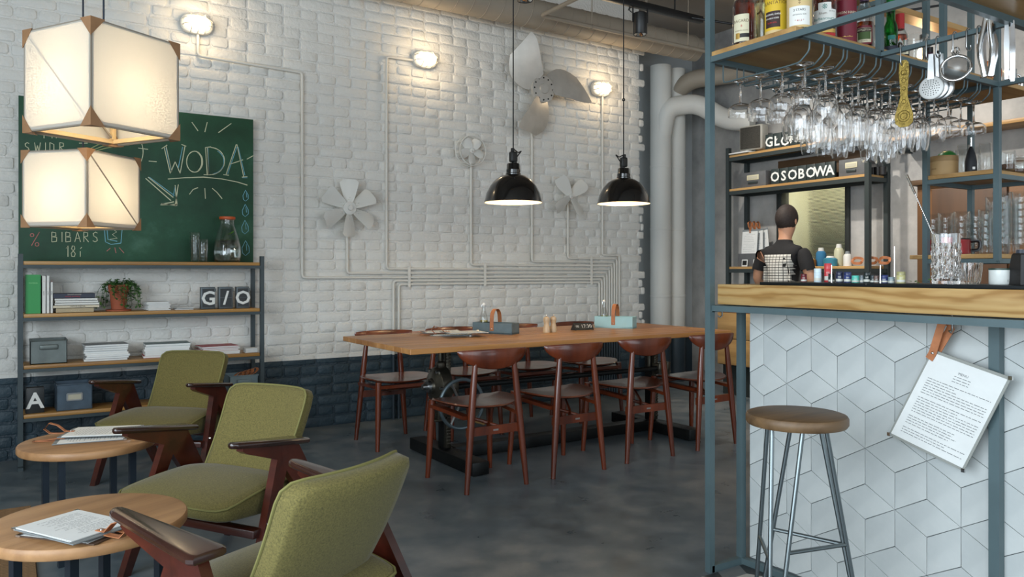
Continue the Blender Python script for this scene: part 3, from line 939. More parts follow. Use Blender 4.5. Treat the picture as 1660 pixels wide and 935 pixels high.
for k_ in range(12):
    a = 2*math.pi*k_/12
    MB().cyl((0.095*math.cos(a), -0.0125, 0.095*math.sin(a)), (0.095*math.cos(a), -0.0145, 0.095*math.sin(a)), 0.0075, n=10).obj('bolt_hole', plain('hole_black', (0.01, 0.01, 0.01), 0.8), big)
sm = fan('caged_fan', 'small white round fan in a wire ring', 3.190, 2.150, 5, 0.02, 0.108, 0.05, 0.105, R(-88), R(-20), 0.024, FANWHITE, 0.10, round_=0.7)
cg = MB()
for rr, yy in ((0.122, -0.02), (0.122, 0.05)):
    cg.tube([(rr*math.cos(2*math.pi*k_/40), yy, rr*math.sin(2*math.pi*k_/40)) for k_ in range(40)], 0.0045, 6, True)
for k_ in range(8):
    a = 2*math.pi*k_/8 + 0.2
    cg.tube([(0.122*math.cos(a), 0.05, 0.122*math.sin(a)), (0.122*math.cos(a), -0.02, 0.122*math.sin(a))], 0.003, 6)
for k_ in range(4):
    a = 2*math.pi*k_/4 + 0.6
    cg.tube([(0.122*math.cos(a), 0.05, 0.122*math.sin(a)), (0, 0.055, 0)], 0.003, 6)
cg.obj('wire_ring', FANWHITE, sm, 50)

# ------------------------------------------------------------------ chalkboard with chalk drawing
CBX0, CBX1, CBZ0, CBZ1, CBY = 0.044, 1.445, 1.221, 2.230, 5.612
cb = thing('chalkboard', 'green chalkboard with chalk lettering standing on the shelf unit', 'chalkboard', (CBX0, CBY, CBZ0))
m, nt, b, out = new_mat('chalkboard_green')
n1 = noise(nt, 'Object', 2.4, 7, 0.65)
r = ramp(nt, n1.outputs['Fac'], [(0.40, srgb(24, 64, 44)), (0.60, srgb(34, 82, 58)), (0.75, srgb(66, 108, 88))])
nt.links.new(r.outputs[0], b.inputs['Base Color']); b.inputs['Roughness'].default_value = 0.6
CHALKGREEN = m
cw, ch = CBX1-CBX0, CBZ1-CBZ0
MB().rbox((cw/2, 0.012, ch/2), (cw, 0.022, ch), 0.002).obj('board', CHALKGREEN, cb)
CHALKW = plain('white_chalk', srgb(206, 208, 176), 0.95); CHALKB = plain('blue_chalk', srgb(120, 178, 196), 0.95); CHALKP = plain('pink_chalk', srgb(196, 120, 116), 0.95)
def cpt(px, py):
    p = at_y(px, py, CBY); return (p.x - CBX0, p.z - CBZ0)
def ribbon(mb, pts, w=0.006):
    """flat chalk stroke on the board through pixel points"""
    P = [Vector((x, z)) for x, z in pts]
    vs = []; fs = []
    for i, p in enumerate(P):
        t = (P[min(i+1, len(P)-1)] - P[max(i-1, 0)])
        t = t.normalized() if t.length > 0 else Vector((1, 0))
        nn = Vector((-t.y, t.x)) * (w/2 * (0.8 + 0.35*((i*7) % 3)/2))
        vs += [(p.x+nn.x, -0.0005, p.y+nn.y), (p.x-nn.x, -0.0005, p.y-nn.y)]
    for i in range(len(P)-1): fs.append((2*i, 2*i+1, 2*i+3, 2*i+2))
    mb.add(vs, fs)
def strokes(name, mat, lst, w=0.006):
    mb = MB()
    for pts in lst: ribbon(mb, [cpt(*p) for p in pts], w)
    return mb.obj(name, mat, cb, 0)
def arc(cx, cy, rx, ry, a0, a1, n=14):
    return [(cx + rx*math.cos(R(a0+(a1-a0)*k/n)), cy - ry*math.sin(R(a0+(a1-a0)*k/n))) for k in range(n+1)]
# "WODA" (each letter its own piece), traced from the letters' positions on the board
strokes('chalk_letter_w', CHALKW, [[(262,241),(271,235)],[(266,238),(276,281)],[(269,236),(278,278)],[(276,281),(284,262)],[(284,262),(292,281)],[(292,281),(300,236)],[(294,234),(302,237)]])
strokes('chalk_letter_o', CHALKW, [arc(315.5,262,13,17,0,360,24), arc(316,262,11,16,-60,70,10)])
strokes('chalk_letter_d', CHALKW, [[(333,239),(336,284)],[(336,238),(339,284)],[(333,239),(342,238)],arc(341,261,23,22,88,-88,18),[(330,283),(343,283)]])
strokes('chalk_letter_a', CHALKW, [[(366,284),(383,234)],[(384,234),(395,286)],[(373,266),(394,259)],[(362,283),(371,284)],[(392,287),(401,286)]])
for s__ in [[(269,240),(277,276)],[(296,238),(289,272)],[(337,240),(339,282)],arc(342,262,21,20,60,-80,12),[(369,282),(384,238)],[(386,238),(397,284)],[(393,288),(401,288)]]: strokes('chalk_shadow', CHALKB, [s__], 0.005)
strokes('chalk_underline', CHALKW, [[(272,290),(300,288),(330,287),(360,290),(385,295),(401,300)]])
strokes('chalk_rays', CHALKW, [[(311,198),(321,212)],[(336,198),(332,214)],[(375,200),(354,215)],[(241,261),(254,262)],[(400,258),(411,252)],[(307,315),(313,307),(321,304)],[(332,305),(333,322)],[(344,305),(352,312),(360,322)]], 0.0055)
strokes('chalk_arrow', CHALKW, [[(236,289),(277,325)],[(240,287),(281,320)],[(261,330),(287,333)],[(260,332),(288,331)],[(284,300),(287,333)],[(289,299),(284,334)],[(261,331),(282,327)]], 0.007)
strokes('chalk_arrow_shadow', CHALKB, [[(242,287),(283,317)],[(284,302),(281,318)]], 0.005)
for k_, (cx, cy) in enumerate(((398,317),(397.5,341),(397,368),(398,402))):
    s_ = 1.0 + 0.12*k_
    strokes('chalk_drop', CHALKB, [[(cx,cy-9*s_),(cx-4.2*s_,cy),(cx-3.5*s_,cy+6*s_),(cx,cy+9*s_),(cx+4.5*s_,cy+5*s_),(cx+4.2*s_,cy-1*s_),(cx,cy-9*s_)],[(cx+1,cy-5*s_),(cx+2,cy+3*s_)]], 0.0042)
# "BIBARS" and the price
def letters(name, mat, body, x0, y0, h, adv, w):
    G = {'B': [[(0,0),(0,1)],[(0,1),(.5,.93),(.52,.6),(0,.52)],[(0,.52),(.62,.46),(.6,.06),(0,0)]], 'I': [[(.15,0),(.15,1)]],
         'A': [[(0,0),(.35,1)],[(.35,1),(.72,0)],[(.1,.36),(.62,.36)]], 'R': [[(0,0),(0,1)],[(0,1),(.5,.92),(.5,.6),(0,.5)],[(.08,.5),(.6,0)]],
         'S': [[(.6,.88),(.35,1),(.06,.85),(.12,.6),(.5,.42),(.58,.15),(.3,0),(0,.12)]], '1': [[(0,.75),(.22,1),(.22,0)]],
         '8': [[(.28,.52),(.08,.72),(.2,.98),(.4,.95),(.46,.72),(.28,.52),(.04,.3),(.12,.02),(.42,.02),(.52,.28),(.28,.52)]], 'l': [[(.1,0),(.1,.5)],[(.1,.72),(.28,.86)]],
         'T': [[(0,1),(.7,1)],[(.35,1),(.35,0)]], 'P': [[(0,0),(0,1)],[(0,1),(.5,.92),(.5,.6),(0,.5)]], 'F': [[(0,0),(0,1)],[(0,1),(.5,1)],[(0,.52),(.4,.52)]],
         'W': [[(0,1),(.2,0)],[(.2,0),(.4,.7)],[(.4,.7),(.6,0)],[(.6,0),(.8,1)]], 'D': [[(0,0),(0,1)],[(0,1),(.55,.8),(.55,.2),(0,0)]], 'a': [[(.4,.5),(.1,.55),(.0,.2),(.2,0),(.42,.2)],[(.42,.5),(.45,0)]],
         'u': [[(0,.5),(.05,.05),(.3,0),(.4,.2)],[(.4,.5),(.42,0)]], 'n': [[(0,0),(0,.5)],[(0,.35),(.2,.5),(.38,.35),(.4,0)]]}
    x = x0
    for c in body:
        if c == ' ': x += adv; continue
        strokes(name, mat, [[(x + p[0]*h*0.8, y0 - p[1]*h) for p in s_] for s_ in G[c]], w)
        x += adv * (0.55 if c in 'I1l' else 1)
letters('chalk_letter', CHALKW, 'BIBARS', 84, 392, 16, 14.6, 0.0042)
letters('chalk_digit', CHALKW, '18l', 107, 416, 18, 14, 0.0042)
letters('chalk_letter', CHALKW, 'TIF', 68, 224, 12, 15, 0.0045)
letters('chalk_letter', CHALKW, 'SWIDR', 40, 246, 15, 16, 0.0045)
letters('chalk_letter', CHALKW, 'aun', 40, 368, 12, 10, 0.0045)
strokes('chalk_percent', CHALKP, [arc(52,381,3,2.5,0,360,12), arc(60,396,3,3,0,360,12), [(64,376),(51,398)]], 0.004)
strokes('chalk_rays', CHALKP, [[(179,402),(173,407)],[(186,401),(188,410)],[(193,401),(201,410)]], 0.004)
strokes('chalk_tumbler', CHALKB, [[(168,358),(171,392)],[(171,392),(180,396),(196,394)],[(199,360),(196,394)],[(173,365),(175,388),(190,391)]], 0.0045)
strokes('chalk_tumbler_fill', CHALKW, [[(183,360),(188,366),(182,370),(189,376),(182,380),(190,386),(178,388)]], 0.004)
strokes('chalk_dial', CHALKW, [arc(205,246,27,32,70,-40,18), [(224,240),(240,242)], [(216,262),(224,268)], [(128,232),(142,232)], [(134,225),(134,240)]], 0.0045)
strokes('chalk_leaf', plain('green_chalk', srgb(150, 160, 110), 0.95), [[(140,244),(160,234),(180,232)],[(146,245),(166,237),(182,235)],[(150,246),(172,240),(184,238)]], 0.006)

# ================================================================== HANGING LAMPS
def pendant(x, z, label, lean):
    t = thing('pendant_lamp', label, 'lamp', (x, 4.2, z), lean, 'black enamel pendant lamps over the long table')
    Rr = 0.187
    pr_ = [(Rr, 0.0), (Rr-0.003, 0.012), (0.172, 0.06), (0.150, 0.105), (0.118, 0.145), (0.080, 0.170), (0.050, 0.178)]
    inn = [(0.046, 0.172), (0.077, 0.165), (0.114, 0.140), (0.146, 0.102), (0.168, 0.058), (0.182, 0.010), (0.184, 0.0)]
    sh = MB().lathe(pr_, 48).obj('shade', BLACKPAINT, t, 60)
    MB().lathe(inn + [(Rr, 0.0)], 48).obj('shade_lining', plain('white_enamel', srgb(236, 226, 200), 0.3, 0, 0, 0, 0, 0, 0.5), sh, 60)
    MB().lathe([(0.049, 0.176), (0.049, 0.186), (0.046, 0.19), (0.046, 0.21), (0.043, 0.214), (0.041, 0.245), (0.038, 0.25), (0, 0.252)], 28).obj('neck', BLACKPAINT, t, 35)
    k_ = MB().rbox((0, 0, 0.293), (0.05, 0.04, 0.07), 0.012, 3); k_.rbox((0.008, 0, 0.262), (0.026, 0.03, 0.03), 0.004); k_.rbox((-0.005, 0, 0.335), (0.02, 0.02, 0.03), 0.005)
    k_.obj('tilt_joint', plain('black_rubber', srgb(26, 28, 28), 0.55), t)
    cd = MB().tube([(0, 0, 0.345), (0.0, 0, CEIL - z)], 0.0042, 8)
    cd.obj('cord', plain('black_rubber', srgb(26, 28, 28)), t, 50)
    lp = MB().tube(rounded_path([(0.002, 0, 0.345), (0.045, 0.01, 0.325), (0.078, 0.02, 0.342), (0.05, 0.012, 0.315), (0.02, 0.0, 0.285)], 0.012), 0.004, 6)
    lp.obj('cord_loop', plain('black_rubber', srgb(26, 28, 28)), t, 50)
    MB().lathe([(0, 0.045), (0.020, 0.052), (0.030, 0.075), (0.028, 0.1), (0.016, 0.13), (0.016, 0.172), (0, 0.172)], 20).obj('bulb', plain('lit_bulb', (1, 0.85, 0.6), 0.4, 0, 0, 0, 0, 0, 0, 0.5, (1.0, 0.76, 0.45), 10), t, 60)
    point_light('pendant_light', (0, 0, 0.035), 5.5, (1.0, 0.78, 0.5), 0.035, t)
    return t
pendant(2.716, 1.600, 'black dome pendant lamp left of the four-blade fan', 0)
p2_ = pendant(3.645, 1.636, 'black dome pendant lamp nearest the white pipes', R(170))
MB().lathe([(0, -0.014), (0.011, -0.006), (0.011, 0.006), (0, 0.014)], 12, c=(0, 0, 0.735)).obj('cord_bead', BLACKPAINT, p2_, 60)

# fabric lanterns
m, nt, b, out = new_mat('lantern_cotton')
nt.nodes.remove(b)
df = nt.nodes.new('ShaderNodeBsdfDiffuse'); df.inputs['Color'].default_value = (0.80, 0.77, 0.70, 1)
tr = nt.nodes.new('ShaderNodeBsdfTranslucent'); tr.inputs['Color'].default_value = (0.88, 0.83, 0.73, 1)
mx = nt.nodes.new('ShaderNodeMixShader'); mx.inputs[0].default_value = 0.5
nt.links.new(df.outputs[0], mx.inputs[1]); nt.links.new(tr.outputs[0], mx.inputs[2]); nt.links.new(mx.outputs[0], out.inputs[0])
w1 = noise(nt, 'Object', 400, 2, 0.5)
bn = nt.nodes.new('ShaderNodeBump'); bn.inputs['Strength'].default_value = 0.15; bn.inputs['Distance'].default_value = 0.001
nt.links.new(w1.outputs['Fac'], bn.inputs['Height']); nt.links.new(bn.outputs[0], df.inputs['Normal'])
COTTON = m
LFRAME = plain('lantern_grey_frame', srgb(142, 132, 118), 0.6)
LINNER = plain('lantern_pale_wood', srgb(206, 178, 132), 0.6)
LCORNER = plain('lantern_leather_corner', srgb(150, 112, 78), 0.6, 0, 0.1, 20)
def lantern(corner, ang, S, label, power, diag):
    """corner: ground position of the nearest vertical edge; ang: direction of the right-hand bottom edge"""
    t = thing('cube_lantern', label, 'lamp', corner, ang, 'white fabric cube lanterns')
    # local: near edge at origin, +x along the right face, +y along the left face
    e = 0.009
    V = [(x*S, y*S, z*S) for z in (0, 1) for y in (0, 1) for x in (0, 1)]
    for a, c in ((0,1),(2,3),(4,5),(6,7),(0,2),(1,3),(4,6),(5,7),(0,4),(1,5),(2,6),(3,7)):
        square_bar(MB(), V[a], V[c], 0.012).obj('frame_bar', LFRAME, t, 0)
    for nm, qs in (('right', (0,1,5,4)), ('left', (0,2,6,4)), ('far', (2,3,7,6)), ('side', (1,3,7,5)), ('top', (4,5,7,6))):
        cen = Vector((S/2, S/2, S/2))
        vs = [Vector(V[q]) for q in qs]
        fc = sum(vs, Vector())/4
        nrm = (fc - cen).normalized()*0.0065
        mbp = MB(); N = 6
        pts = []
        for i in range(N+1):
            for j in range(N+1):
                p = (vs[0]*(1-i/N) + vs[1]*(i/N))*(1-j/N) + (vs[3]*(1-i/N) + vs[2]*(i/N))*(j/N)
                pts.append(p + nrm)
        mbp.add(pts, [(i*(N+1)+j, (i+1)*(N+1)+j, (i+1)*(N+1)+j+1, i*(N+1)+j+1) for i in range(N) for j in range(N)])
        mbp.obj('fabric_panel', COTTON, t, 60)
    # inner pale struts: bottom rim and one diagonal tie
    for a, c in ((0,1),(0,2),(1,3),(2,3)):
        A = Vector(V[a]).lerp(Vector((S/2,S/2,0)), 0.06); B = Vector(V[c]).lerp(Vector((S/2,S/2,0)), 0.06)
        square_bar(MB(), A + Vector((0,0,0.012)), B + Vector((0,0,0.012)), 0.018).obj('inner_strut', LINNER, t, 0)
    square_bar(MB(), (S*0.95, S*0.95, 0.02), (S*0.95, S*0.95, S-0.02), 0.018).obj('inner_strut', LINNER, t, 0)
    for (p, q) in diag:
        square_bar(MB(), Vector(p)*S, Vector(q)*S, 0.010, 0.006).obj('tie_rod', LFRAME, t, 0)
    # leather corners: three small triangles folded over each corner
    cs = 0.064 * S/0.41
    for x in (0, 1):
        for y in (0, 1):
            for z in (0, 1):
                c = Vector((x*S, y*S, z*S)); k_ = MB()
                o3 = Vector(((x-0.5)*0.02, (y-0.5)*0.02, (z-0.5)*0.02))
                A = c + o3 + Vector(((0.5-x)*2*cs, 0, 0)); B = c + o3 + Vector((0, (0.5-y)*2*cs, 0)); D = c + o3 + Vector((0, 0, (0.5-z)*2*cs*1.2))
                k_.add([c+o3, A, B, D], [(0,1,2),(0,2,3),(0,3,1),(1,3,2)])
                k_.obj('corner_patch', LCORNER, t, 0)
    MB().lathe([(0, -0.06), (0.022, -0.045), (0.03, -0.02), (0.022, 0.02), (0.014, 0.04), (0.014, 0.07), (0, 0.07)], 18, c=(S/2, S/2, S*0.42)).obj('bulb', plain('lit_bulb', (1, 0.85, 0.6)), t, 60)
    point_light('lantern_light', (S/2, S/2, S*0.40), power, (1.0, 0.83, 0.60), 0.035, t)
    cord = MB().cyl((S/2, S/2, S*0.42 + 0.07), (S/2, S/2, CEIL - corner[2]), 0.004, n=8).obj('cord', plain('dark_blue_cord', srgb(30, 40, 54), 0.7), t)
    return t
def cam_to_world(lat, d): return Vector((lat*CY + d*SY, -lat*SY + d*CY))
c1 = cam_to_world(-1.669, 3.09)
dv = cam_to_world(0.185, 0.38) - cam_to_world(0, 0)
a1 = math.atan2(dv.y, dv.x)
lantern((c1.x, c1.y, EYE + (HORIZON-199)*3.09/FPX), a1, 0.412, 'large lit white cube lantern hanging in front of the chalkboard', 24, [((0.03, 0.95, 0.95), (0.03, 0.06, 0.06)), ((0.05, 0.95, 0.95), (0.95, 0.95, 0.05))])
c2 = cam_to_world(-1.911, 3.5)
dv = cam_to_world(0.075, 0.33) - cam_to_world(0, 0)
a2 = math.atan2(dv.y, dv.x)
lantern((c2.x, c2.y, EYE + (HORIZON-364)*3.5/FPX), a2, 0.335, 'smaller lit white cube lantern hanging lowest above the coffee tables', 15, [((0.02, -0.01, 0.97), (0.98, -0.01, 0.03))])

# ================================================================== CEILING SERVICES
DUCTMAT = plain('beige_duct_paint', srgb(160, 150, 135), 0.55, 0, 0.05, 3)
d = MB()
prof = []
DY, DZ, DR = 5.44, 3.335, 0.120
dt = thing('spiral_duct', 'long beige spiral air duct under the ceiling along the brick wall', 'duct', (0, DY, DZ))
MB().tube([(-2.44, 0, 0)] + [(x, 0, 0) for x in (0, 2, 4, 5.55)] + [(5.66, -0.005, -0.01), (5.70, -0.02, -0.02)], [DR]*5 + [DR*0.92, DR*0.5], 32).obj('duct_body', DUCTMAT, dt, 40)
x = 0.9
while x < 5.6:
    MB().tube([(x + 0.025*math.sin(2*math.pi*k_/28), (DR+0.001)*math.cos(2*math.pi*k_/28), (DR+0.001)*math.sin(2*math.pi*k_/28)) for k_ in range(28)], 0.0035, 5, True).obj('seam', DUCTMAT, dt, 60)
    x += 0.137
for hx in (1.2, 3.4, 5.0):
    MB().box((hx-0.012, -0.002, DR), (hx+0.012, 0.002, CEIL-DZ)).obj('hanger_strap', DUCTMAT, dt, 0)
sp_ = thing('sprinkler_pipe', 'thin beige pipe hanging from rods below the spiral duct', 'pipe', (0, 0, 0))
MB().tube(rounded_path([(3.63, 4.62, 3.70), (3.63, 4.62, 3.238), (3.63, 5.2, 3.238), (5.95, 5.2, 3.238)], 0.05), 0.017, 12).obj('pipe_run', DUCTMAT, sp_, 50)
for hx in (4.16, 5.30):
    MB().cyl((hx, 5.2, 3.25), (hx, 5.2, CEIL), 0.005, n=8).obj('drop_rod', DUCTMAT, sp_)
    MB().tube([(hx, 5.2+0.022*math.cos(2*math.pi*k_/16), 3.238+0.022*math.sin(2*math.pi*k_/16)) for k_ in range(16)], 0.004, 6, True).obj('pipe_ring', DUCTMAT, sp_, 60)
# track with spotlights
SPOT = plain('black_spot_paint', srgb(20, 22, 24), 0.4)
trk = thing('light_track', 'black ceiling lighting track near the steel post', 'track', (0, 4.36, 3.12))
MB().rbox((3.1, 0, 0.02), (2.98, 0.045, 0.05), 0.004).obj('track_rail', SPOT, trk)
MB().cyl((4.3, 0, 0.04), (4.3, 0, CEIL-3.12), 0.006, n=8).obj('suspension_rod', SPOT, trk); MB().cyl((2.0, 0, 0.04), (2.0, 0, CEIL-3.12), 0.006, n=8).obj('suspension_rod', SPOT, trk)
def spot(x, y, z, label, hang):
    t = thing('spotlight', label, 'lamp', (x, y, z), R(-20), 'black cylinder spotlights')
    MB().lathe([(0.046, 0.004), (0.05, 0.0), (0.053, 0.004), (0.053, 0.155), (0.048, 0.16), (0, 0.16)], 28).obj('housing', SPOT, t, 40)
    MB().lathe([(0, 0.03), (0.02, 0.026), (0.04, 0.012), (0.046, 0.004)], 24).obj('reflector', CHROME, t, 60)
    br = MB()
    for s_ in (-1, 1): square_bar(br, (s_*0.0575, 0, 0.09), (s_*0.0575, 0, hang), 0.007, 0.014, (0,1,0))
    square_bar(br, (-0.061, 0, hang), (0.061, 0, hang), 0.014, 0.007)
    br.obj('bracket', SPOT, t, 0)
    MB().tube(rounded_path([(-0.03, 0.02, 0.16), (-0.085, 0.02, 0.18), (-0.075, 0.02, hang+0.01), (-0.02, 0.02, hang)], 0.03), 0.0035, 6).obj('cable', SPOT, t, 50)
    return t
spot(3.945, 4.36, 2.92, 'black cylinder spotlight next to the steel post', 0.20)
spot(2.82, 4.22, 2.92, 'black cylinder spotlight at the top above the left pendant lamp', 0.20)
tag(MB().tube([(4.45, 4.36, 3.14), (4.75, 4.0, 3.02), (5.2, 3.6, 3.03), (5.9, 3.0, 3.14), (6.35, 2.6, 3.22)], 0.009, 8).obj('ceiling_cable', SPOT, None, 60), 'black cable sagging below the ceiling near the bar shelf', 'cable')
tag(MB().tube([(4.3, 3.3, 3.6), (4.9, 3.4, 3.46), (5.6, 3.0, 3.48), (6.35, 2.8, 3.58)], 0.012, 8).obj('ceiling_cable', SPOT, None, 60), 'upper black cable running along the ceiling by the bar', 'cable')

# heating pipes in the recess
def heat_pipe(pts, r, label, rr=0.14):
    t = thing('heating_pipe', label, 'pipe', (0, 0, 0), 0, 'wrapped white heating pipes')
    MB().tube(rounded_path(pts, rr, 8), r, 28).obj('pipe_wrap', PIPEPAINT, t, 50)
    for z in (0.9, 1.6, 2.25):
        x, y = pts[0][0], pts[0][1]
        MB().lathe([(r+0.0005, -0.012), (r+0.003, -0.010), (r+0.003, 0.010), (r+0.0005, 0.012)], 28, c=(x, y, z)).obj('tape_band', PIPEPAINT, t, 50)
    return t
hp1 = heat_pipe([(5.715, 6.0, 0), (5.715, 6.0, 3.30)], 0.108, 'white wrapped heating pipe beside the brick wall edge')
hp2 = heat_pipe([(5.955, 6.02, 0), (5.955, 6.02, 3.30)], 0.098, 'white wrapped heating pipe in the recess corner, right of its twin')
MB().tube(rounded_path([(5.715, 6.0, 2.52), (5.73, 5.93, 2.86), (5.98, 5.74, 2.90), (6.14, 5.50, 2.70), (6.25, 5.25, 2.66)], 0.12, 8), 0.10, 28).obj('pipe_branch', PIPEPAINT, hp1, 50)
MB().tube(rounded_path([(5.955, 6.02, 3.06), (6.0, 5.86, 3.17), (6.2, 5.45, 3.17), (6.2, 4.6, 3.10)], 0.12, 8), 0.095, 28).obj('pipe_branch', DUCTMAT, hp2, 50)
# ================================================================== THINGS ON THE LEFT SHELF
def shelf_x(px, y=5.47): return at_y(px, 480, y).x
def book(label, x0, x1, z0, z1, y0, y1, mat, spine='front', group=None, lying=False, titles=None, rz=0):
    """hard/soft book: cover + page block"""
    cx, cy = (x0+x1)/2, (y0+y1)/2
    t = thing('book', label, 'book', (cx, cy, z0), rz, group)
    w, d, h = x1-x0, y1-y0, z1-z0
    if lying:
        MB().rbox((0, 0.003, h/2), (w-0.006, d-0.006, h-0.003), 0.001, 1).obj('pages', PAPER, t)
        c = MB(); c.box((-w/2, -d/2, 0), (w/2, d/2, 0.0015)); c.box((-w/2, -d/2, h-0.0015), (w/2, d/2, h)); c.box((-w/2, -d/2, 0), (w/2, -d/2+0.0015, h))
        c.obj('cover', mat, t, 0)
    else:
        MB().rbox((0, 0.003, h/2), (w-0.003, d-0.006, h-0.005), 0.001, 1).obj('pages', PAPER, t)
        c = MB(); c.box((-w/2, -d/2, 0), (-w/2+0.0015, d/2, h)); c.box((w/2-0.0015, -d/2, 0), (w/2, d/2, h)); c.box((-w/2, -d/2, 0), (w/2, -d/2+0.0015, h))
        c.obj('cover', mat, t, 0)
    for (body, size, tx, tz, tm, rot) in (titles or []):
        vs, fs = text_geo(body, size)
        MB().add(vs, fs, T(tx, -d/2 - 0.0006, tz) @ RY(rot) @ RX(R(90))).obj('title', tm, t, 0)
    return t
GREENCOVER = plain('bright_green_cover', srgb(40, 148, 74), 0.45); WHITECOVER = plain('white_cover', srgb(222, 222, 216), 0.5)
NAVY = plain('navy_cover', srgb(40, 48, 66), 0.5); CREAM = plain('cream_cover', srgb(210, 200, 176), 0.6); BEIGE = plain('beige_cover', srgb(176, 162, 132), 0.7)
REDC = plain('red_cover', srgb(176, 44, 50), 0.5); TEALC = plain('grey_teal_cover', srgb(108, 132, 134), 0.5); GREYC = plain('grey_cover', srgb(128, 134, 136), 0.5)
DARKINK = plain('dark_ink', srgb(40, 42, 46), 0.8); REDINK = plain('red_ink', srgb(184, 48, 56), 0.7); YELLOWINK = plain('light_green_ink', srgb(150, 210, 150), 0.7)
SHELF_Z = [z_ + 0.001 for z_ in SHELF_Z]
z2 = SHELF_Z[1]
zt = lambda py, px=100, y=5.44: at_y(px, py, y).z
book('thick bright green book standing at the left end of the shelf', shelf_x(41), shelf_x(66), z2, zt(445), 5.42, 5.58, GREENCOVER, titles=[('MATERIA', 0.011, 0, 0.18, YELLOWINK, 0)])
for i, (a, c, py, lab) in enumerate(((67.5, 74, 447, 'thin white book standing next to the green book'), (74.6, 80, 446.5, 'thin white book standing in the middle of three white spines'), (81, 85.5, 457, 'shortest thin white book beside the lying stack'))):
    book(lab, shelf_x(a), shelf_x(c), z2, zt(py), 5.425, 5.57, WHITECOVER, group='standing white books', titles=[('ALBUM', 0.008, 0, 0.12, DARKINK, R(-90)), ('o', 0.008, 0, 0.19, REDINK, 0)])
zz = z2
for lab, a, c, h, mt, tt in (('beige patterned book at the bottom of the lying stack', 90, 151, 0.028, BEIGE, [(' '.join('HHHH'), 0.012, 0, 0.012, CREAM, 0)]), ('cream book second from the bottom of the lying stack', 84, 160, 0.017, CREAM, [('NOVA MEDIA', 0.013, 0.01, 0.0085, DARKINK, 0)]),
                             ('thin white book third from the bottom of the lying stack', 88, 160, 0.014, WHITECOVER, [('. . .', 0.01, 0.02, 0.007, DARKINK, 0)]), ('white book below the two top ones in the lying stack', 89, 158, 0.014, WHITECOVER, [('-  -', 0.01, 0.02, 0.007, REDINK, 0)]),
                             ('white book directly under the navy book', 88, 157, 0.014, WHITECOVER, [('- -', 0.01, 0, 0.007, DARKINK, 0)]), ('navy book with red lettering on top of the lying stack', 86, 153, 0.029, NAVY, [('Francois Simon', 0.013, -0.01, 0.010, REDINK, R(180)), ('dictionnaire gourmand', 0.008, 0.0, 0.022, CREAM, R(180))])):
    book(lab, shelf_x(a), shelf_x(c), zz, zz+h, 5.425, 5.575, mt, lying=True, group='books lying in a stack', titles=tt)
    zz += h
# potted plant
TERRA = plain('terracotta', srgb(158, 84, 56), 0.75, 0, 0.12, 14)
px_ = shelf_x(192.5, 5.5)
pl = thing('potted_plant', 'trailing green plant in a terracotta pot on the shelf', 'plant', (px_, 5.505, z2))
MB().lathe([(0, 0.012), (0.046, 0.012), (0.048, 0.0), (0.072, 0.0), (0.074, 0.010), (0.05, 0.012)], 28).obj('saucer', TERRA, pl, 40)
MB().lathe([(0, 0.012), (0.042, 0.012), (0.053, 0.12), (0.058, 0.122), (0.062, 0.165), (0.058, 0.168), (0.053, 0.155), (0, 0.15)], 32).obj('pot', TERRA, pl, 40)
LEAF = plain('leaf_green', srgb(52, 92, 44), 0.5, 0, 0.35, 30); LEAF2 = plain('leaf_light_green', srgb(96, 138, 72), 0.5, 0, 0.3, 30)
rp = random.Random(3)
leafm = MB(); leafm2 = MB(); stems = MB()
def leaf(mb, p, s_, yaw, pitch):
    M = T(*p) @ RZ(yaw) @ RY(pitch)
    mb.add([(0,0,0),(s_*0.45,-s_*0.42,s_*0.05),(s_,0,-s_*0.05),(s_*0.45,s_*0.42,s_*0.05),(s_*0.5,0,-s_*0.04)], [(0,1,4),(1,2,4),(2,3,4),(3,0,4)], M)
for k_ in range(34):
    a = rp.uniform(0, 2*math.pi); L = rp.choice((0.06, 0.09, 0.14, 0.18, 0.11))
    if abs(math.sin(a)) < 0.3 and rp.random() < 0.5: L = 0.2
    r0 = 0.03
    pts = []
    up = rp.uniform(0.02, 0.06)
    out_r = rp.uniform(0.05, 0.105) if math.sin(a) < 0.6 else rp.uniform(0.05, 0.08)
    for i in range(7):
        u = i/6
        rr = r0 + (out_r)*min(1, u*1.7)**0.8
        z = 0.15 + up*math.sin(min(1, u*2.2)*math.pi/2) - L*max(0, u-0.3)/0.7*1.15*(0.6+0.4*u)
        pts.append((rr*math.cos(a+0.25*u), rr*math.sin(a+0.25*u)*0.85, max(0.03, z)))
    stems.tube(pts, 0.0012, 4)
    for i in range(1, 7):
        for q in range(5):
            P = Vector(pts[i]).lerp(Vector(pts[i-1]), rp.random()) + Vector((rp.uniform(-.008,.008), rp.uniform(-.008,.008), rp.uniform(-.006,.006)))
            leaf(leafm if rp.random() < 0.55 else leafm2, P, rp.uniform(0.014, 0.025), rp.uniform(0, 6.28), rp.uniform(-0.6, 0.9))
for nm, mbx, mt in (('foliage', leafm, LEAF), ('young_foliage', leafm2, LEAF2), ('stems', stems, LEAF)):
    mbx.obj(nm, mt, pl, 0)['kind'] = 'stuff'
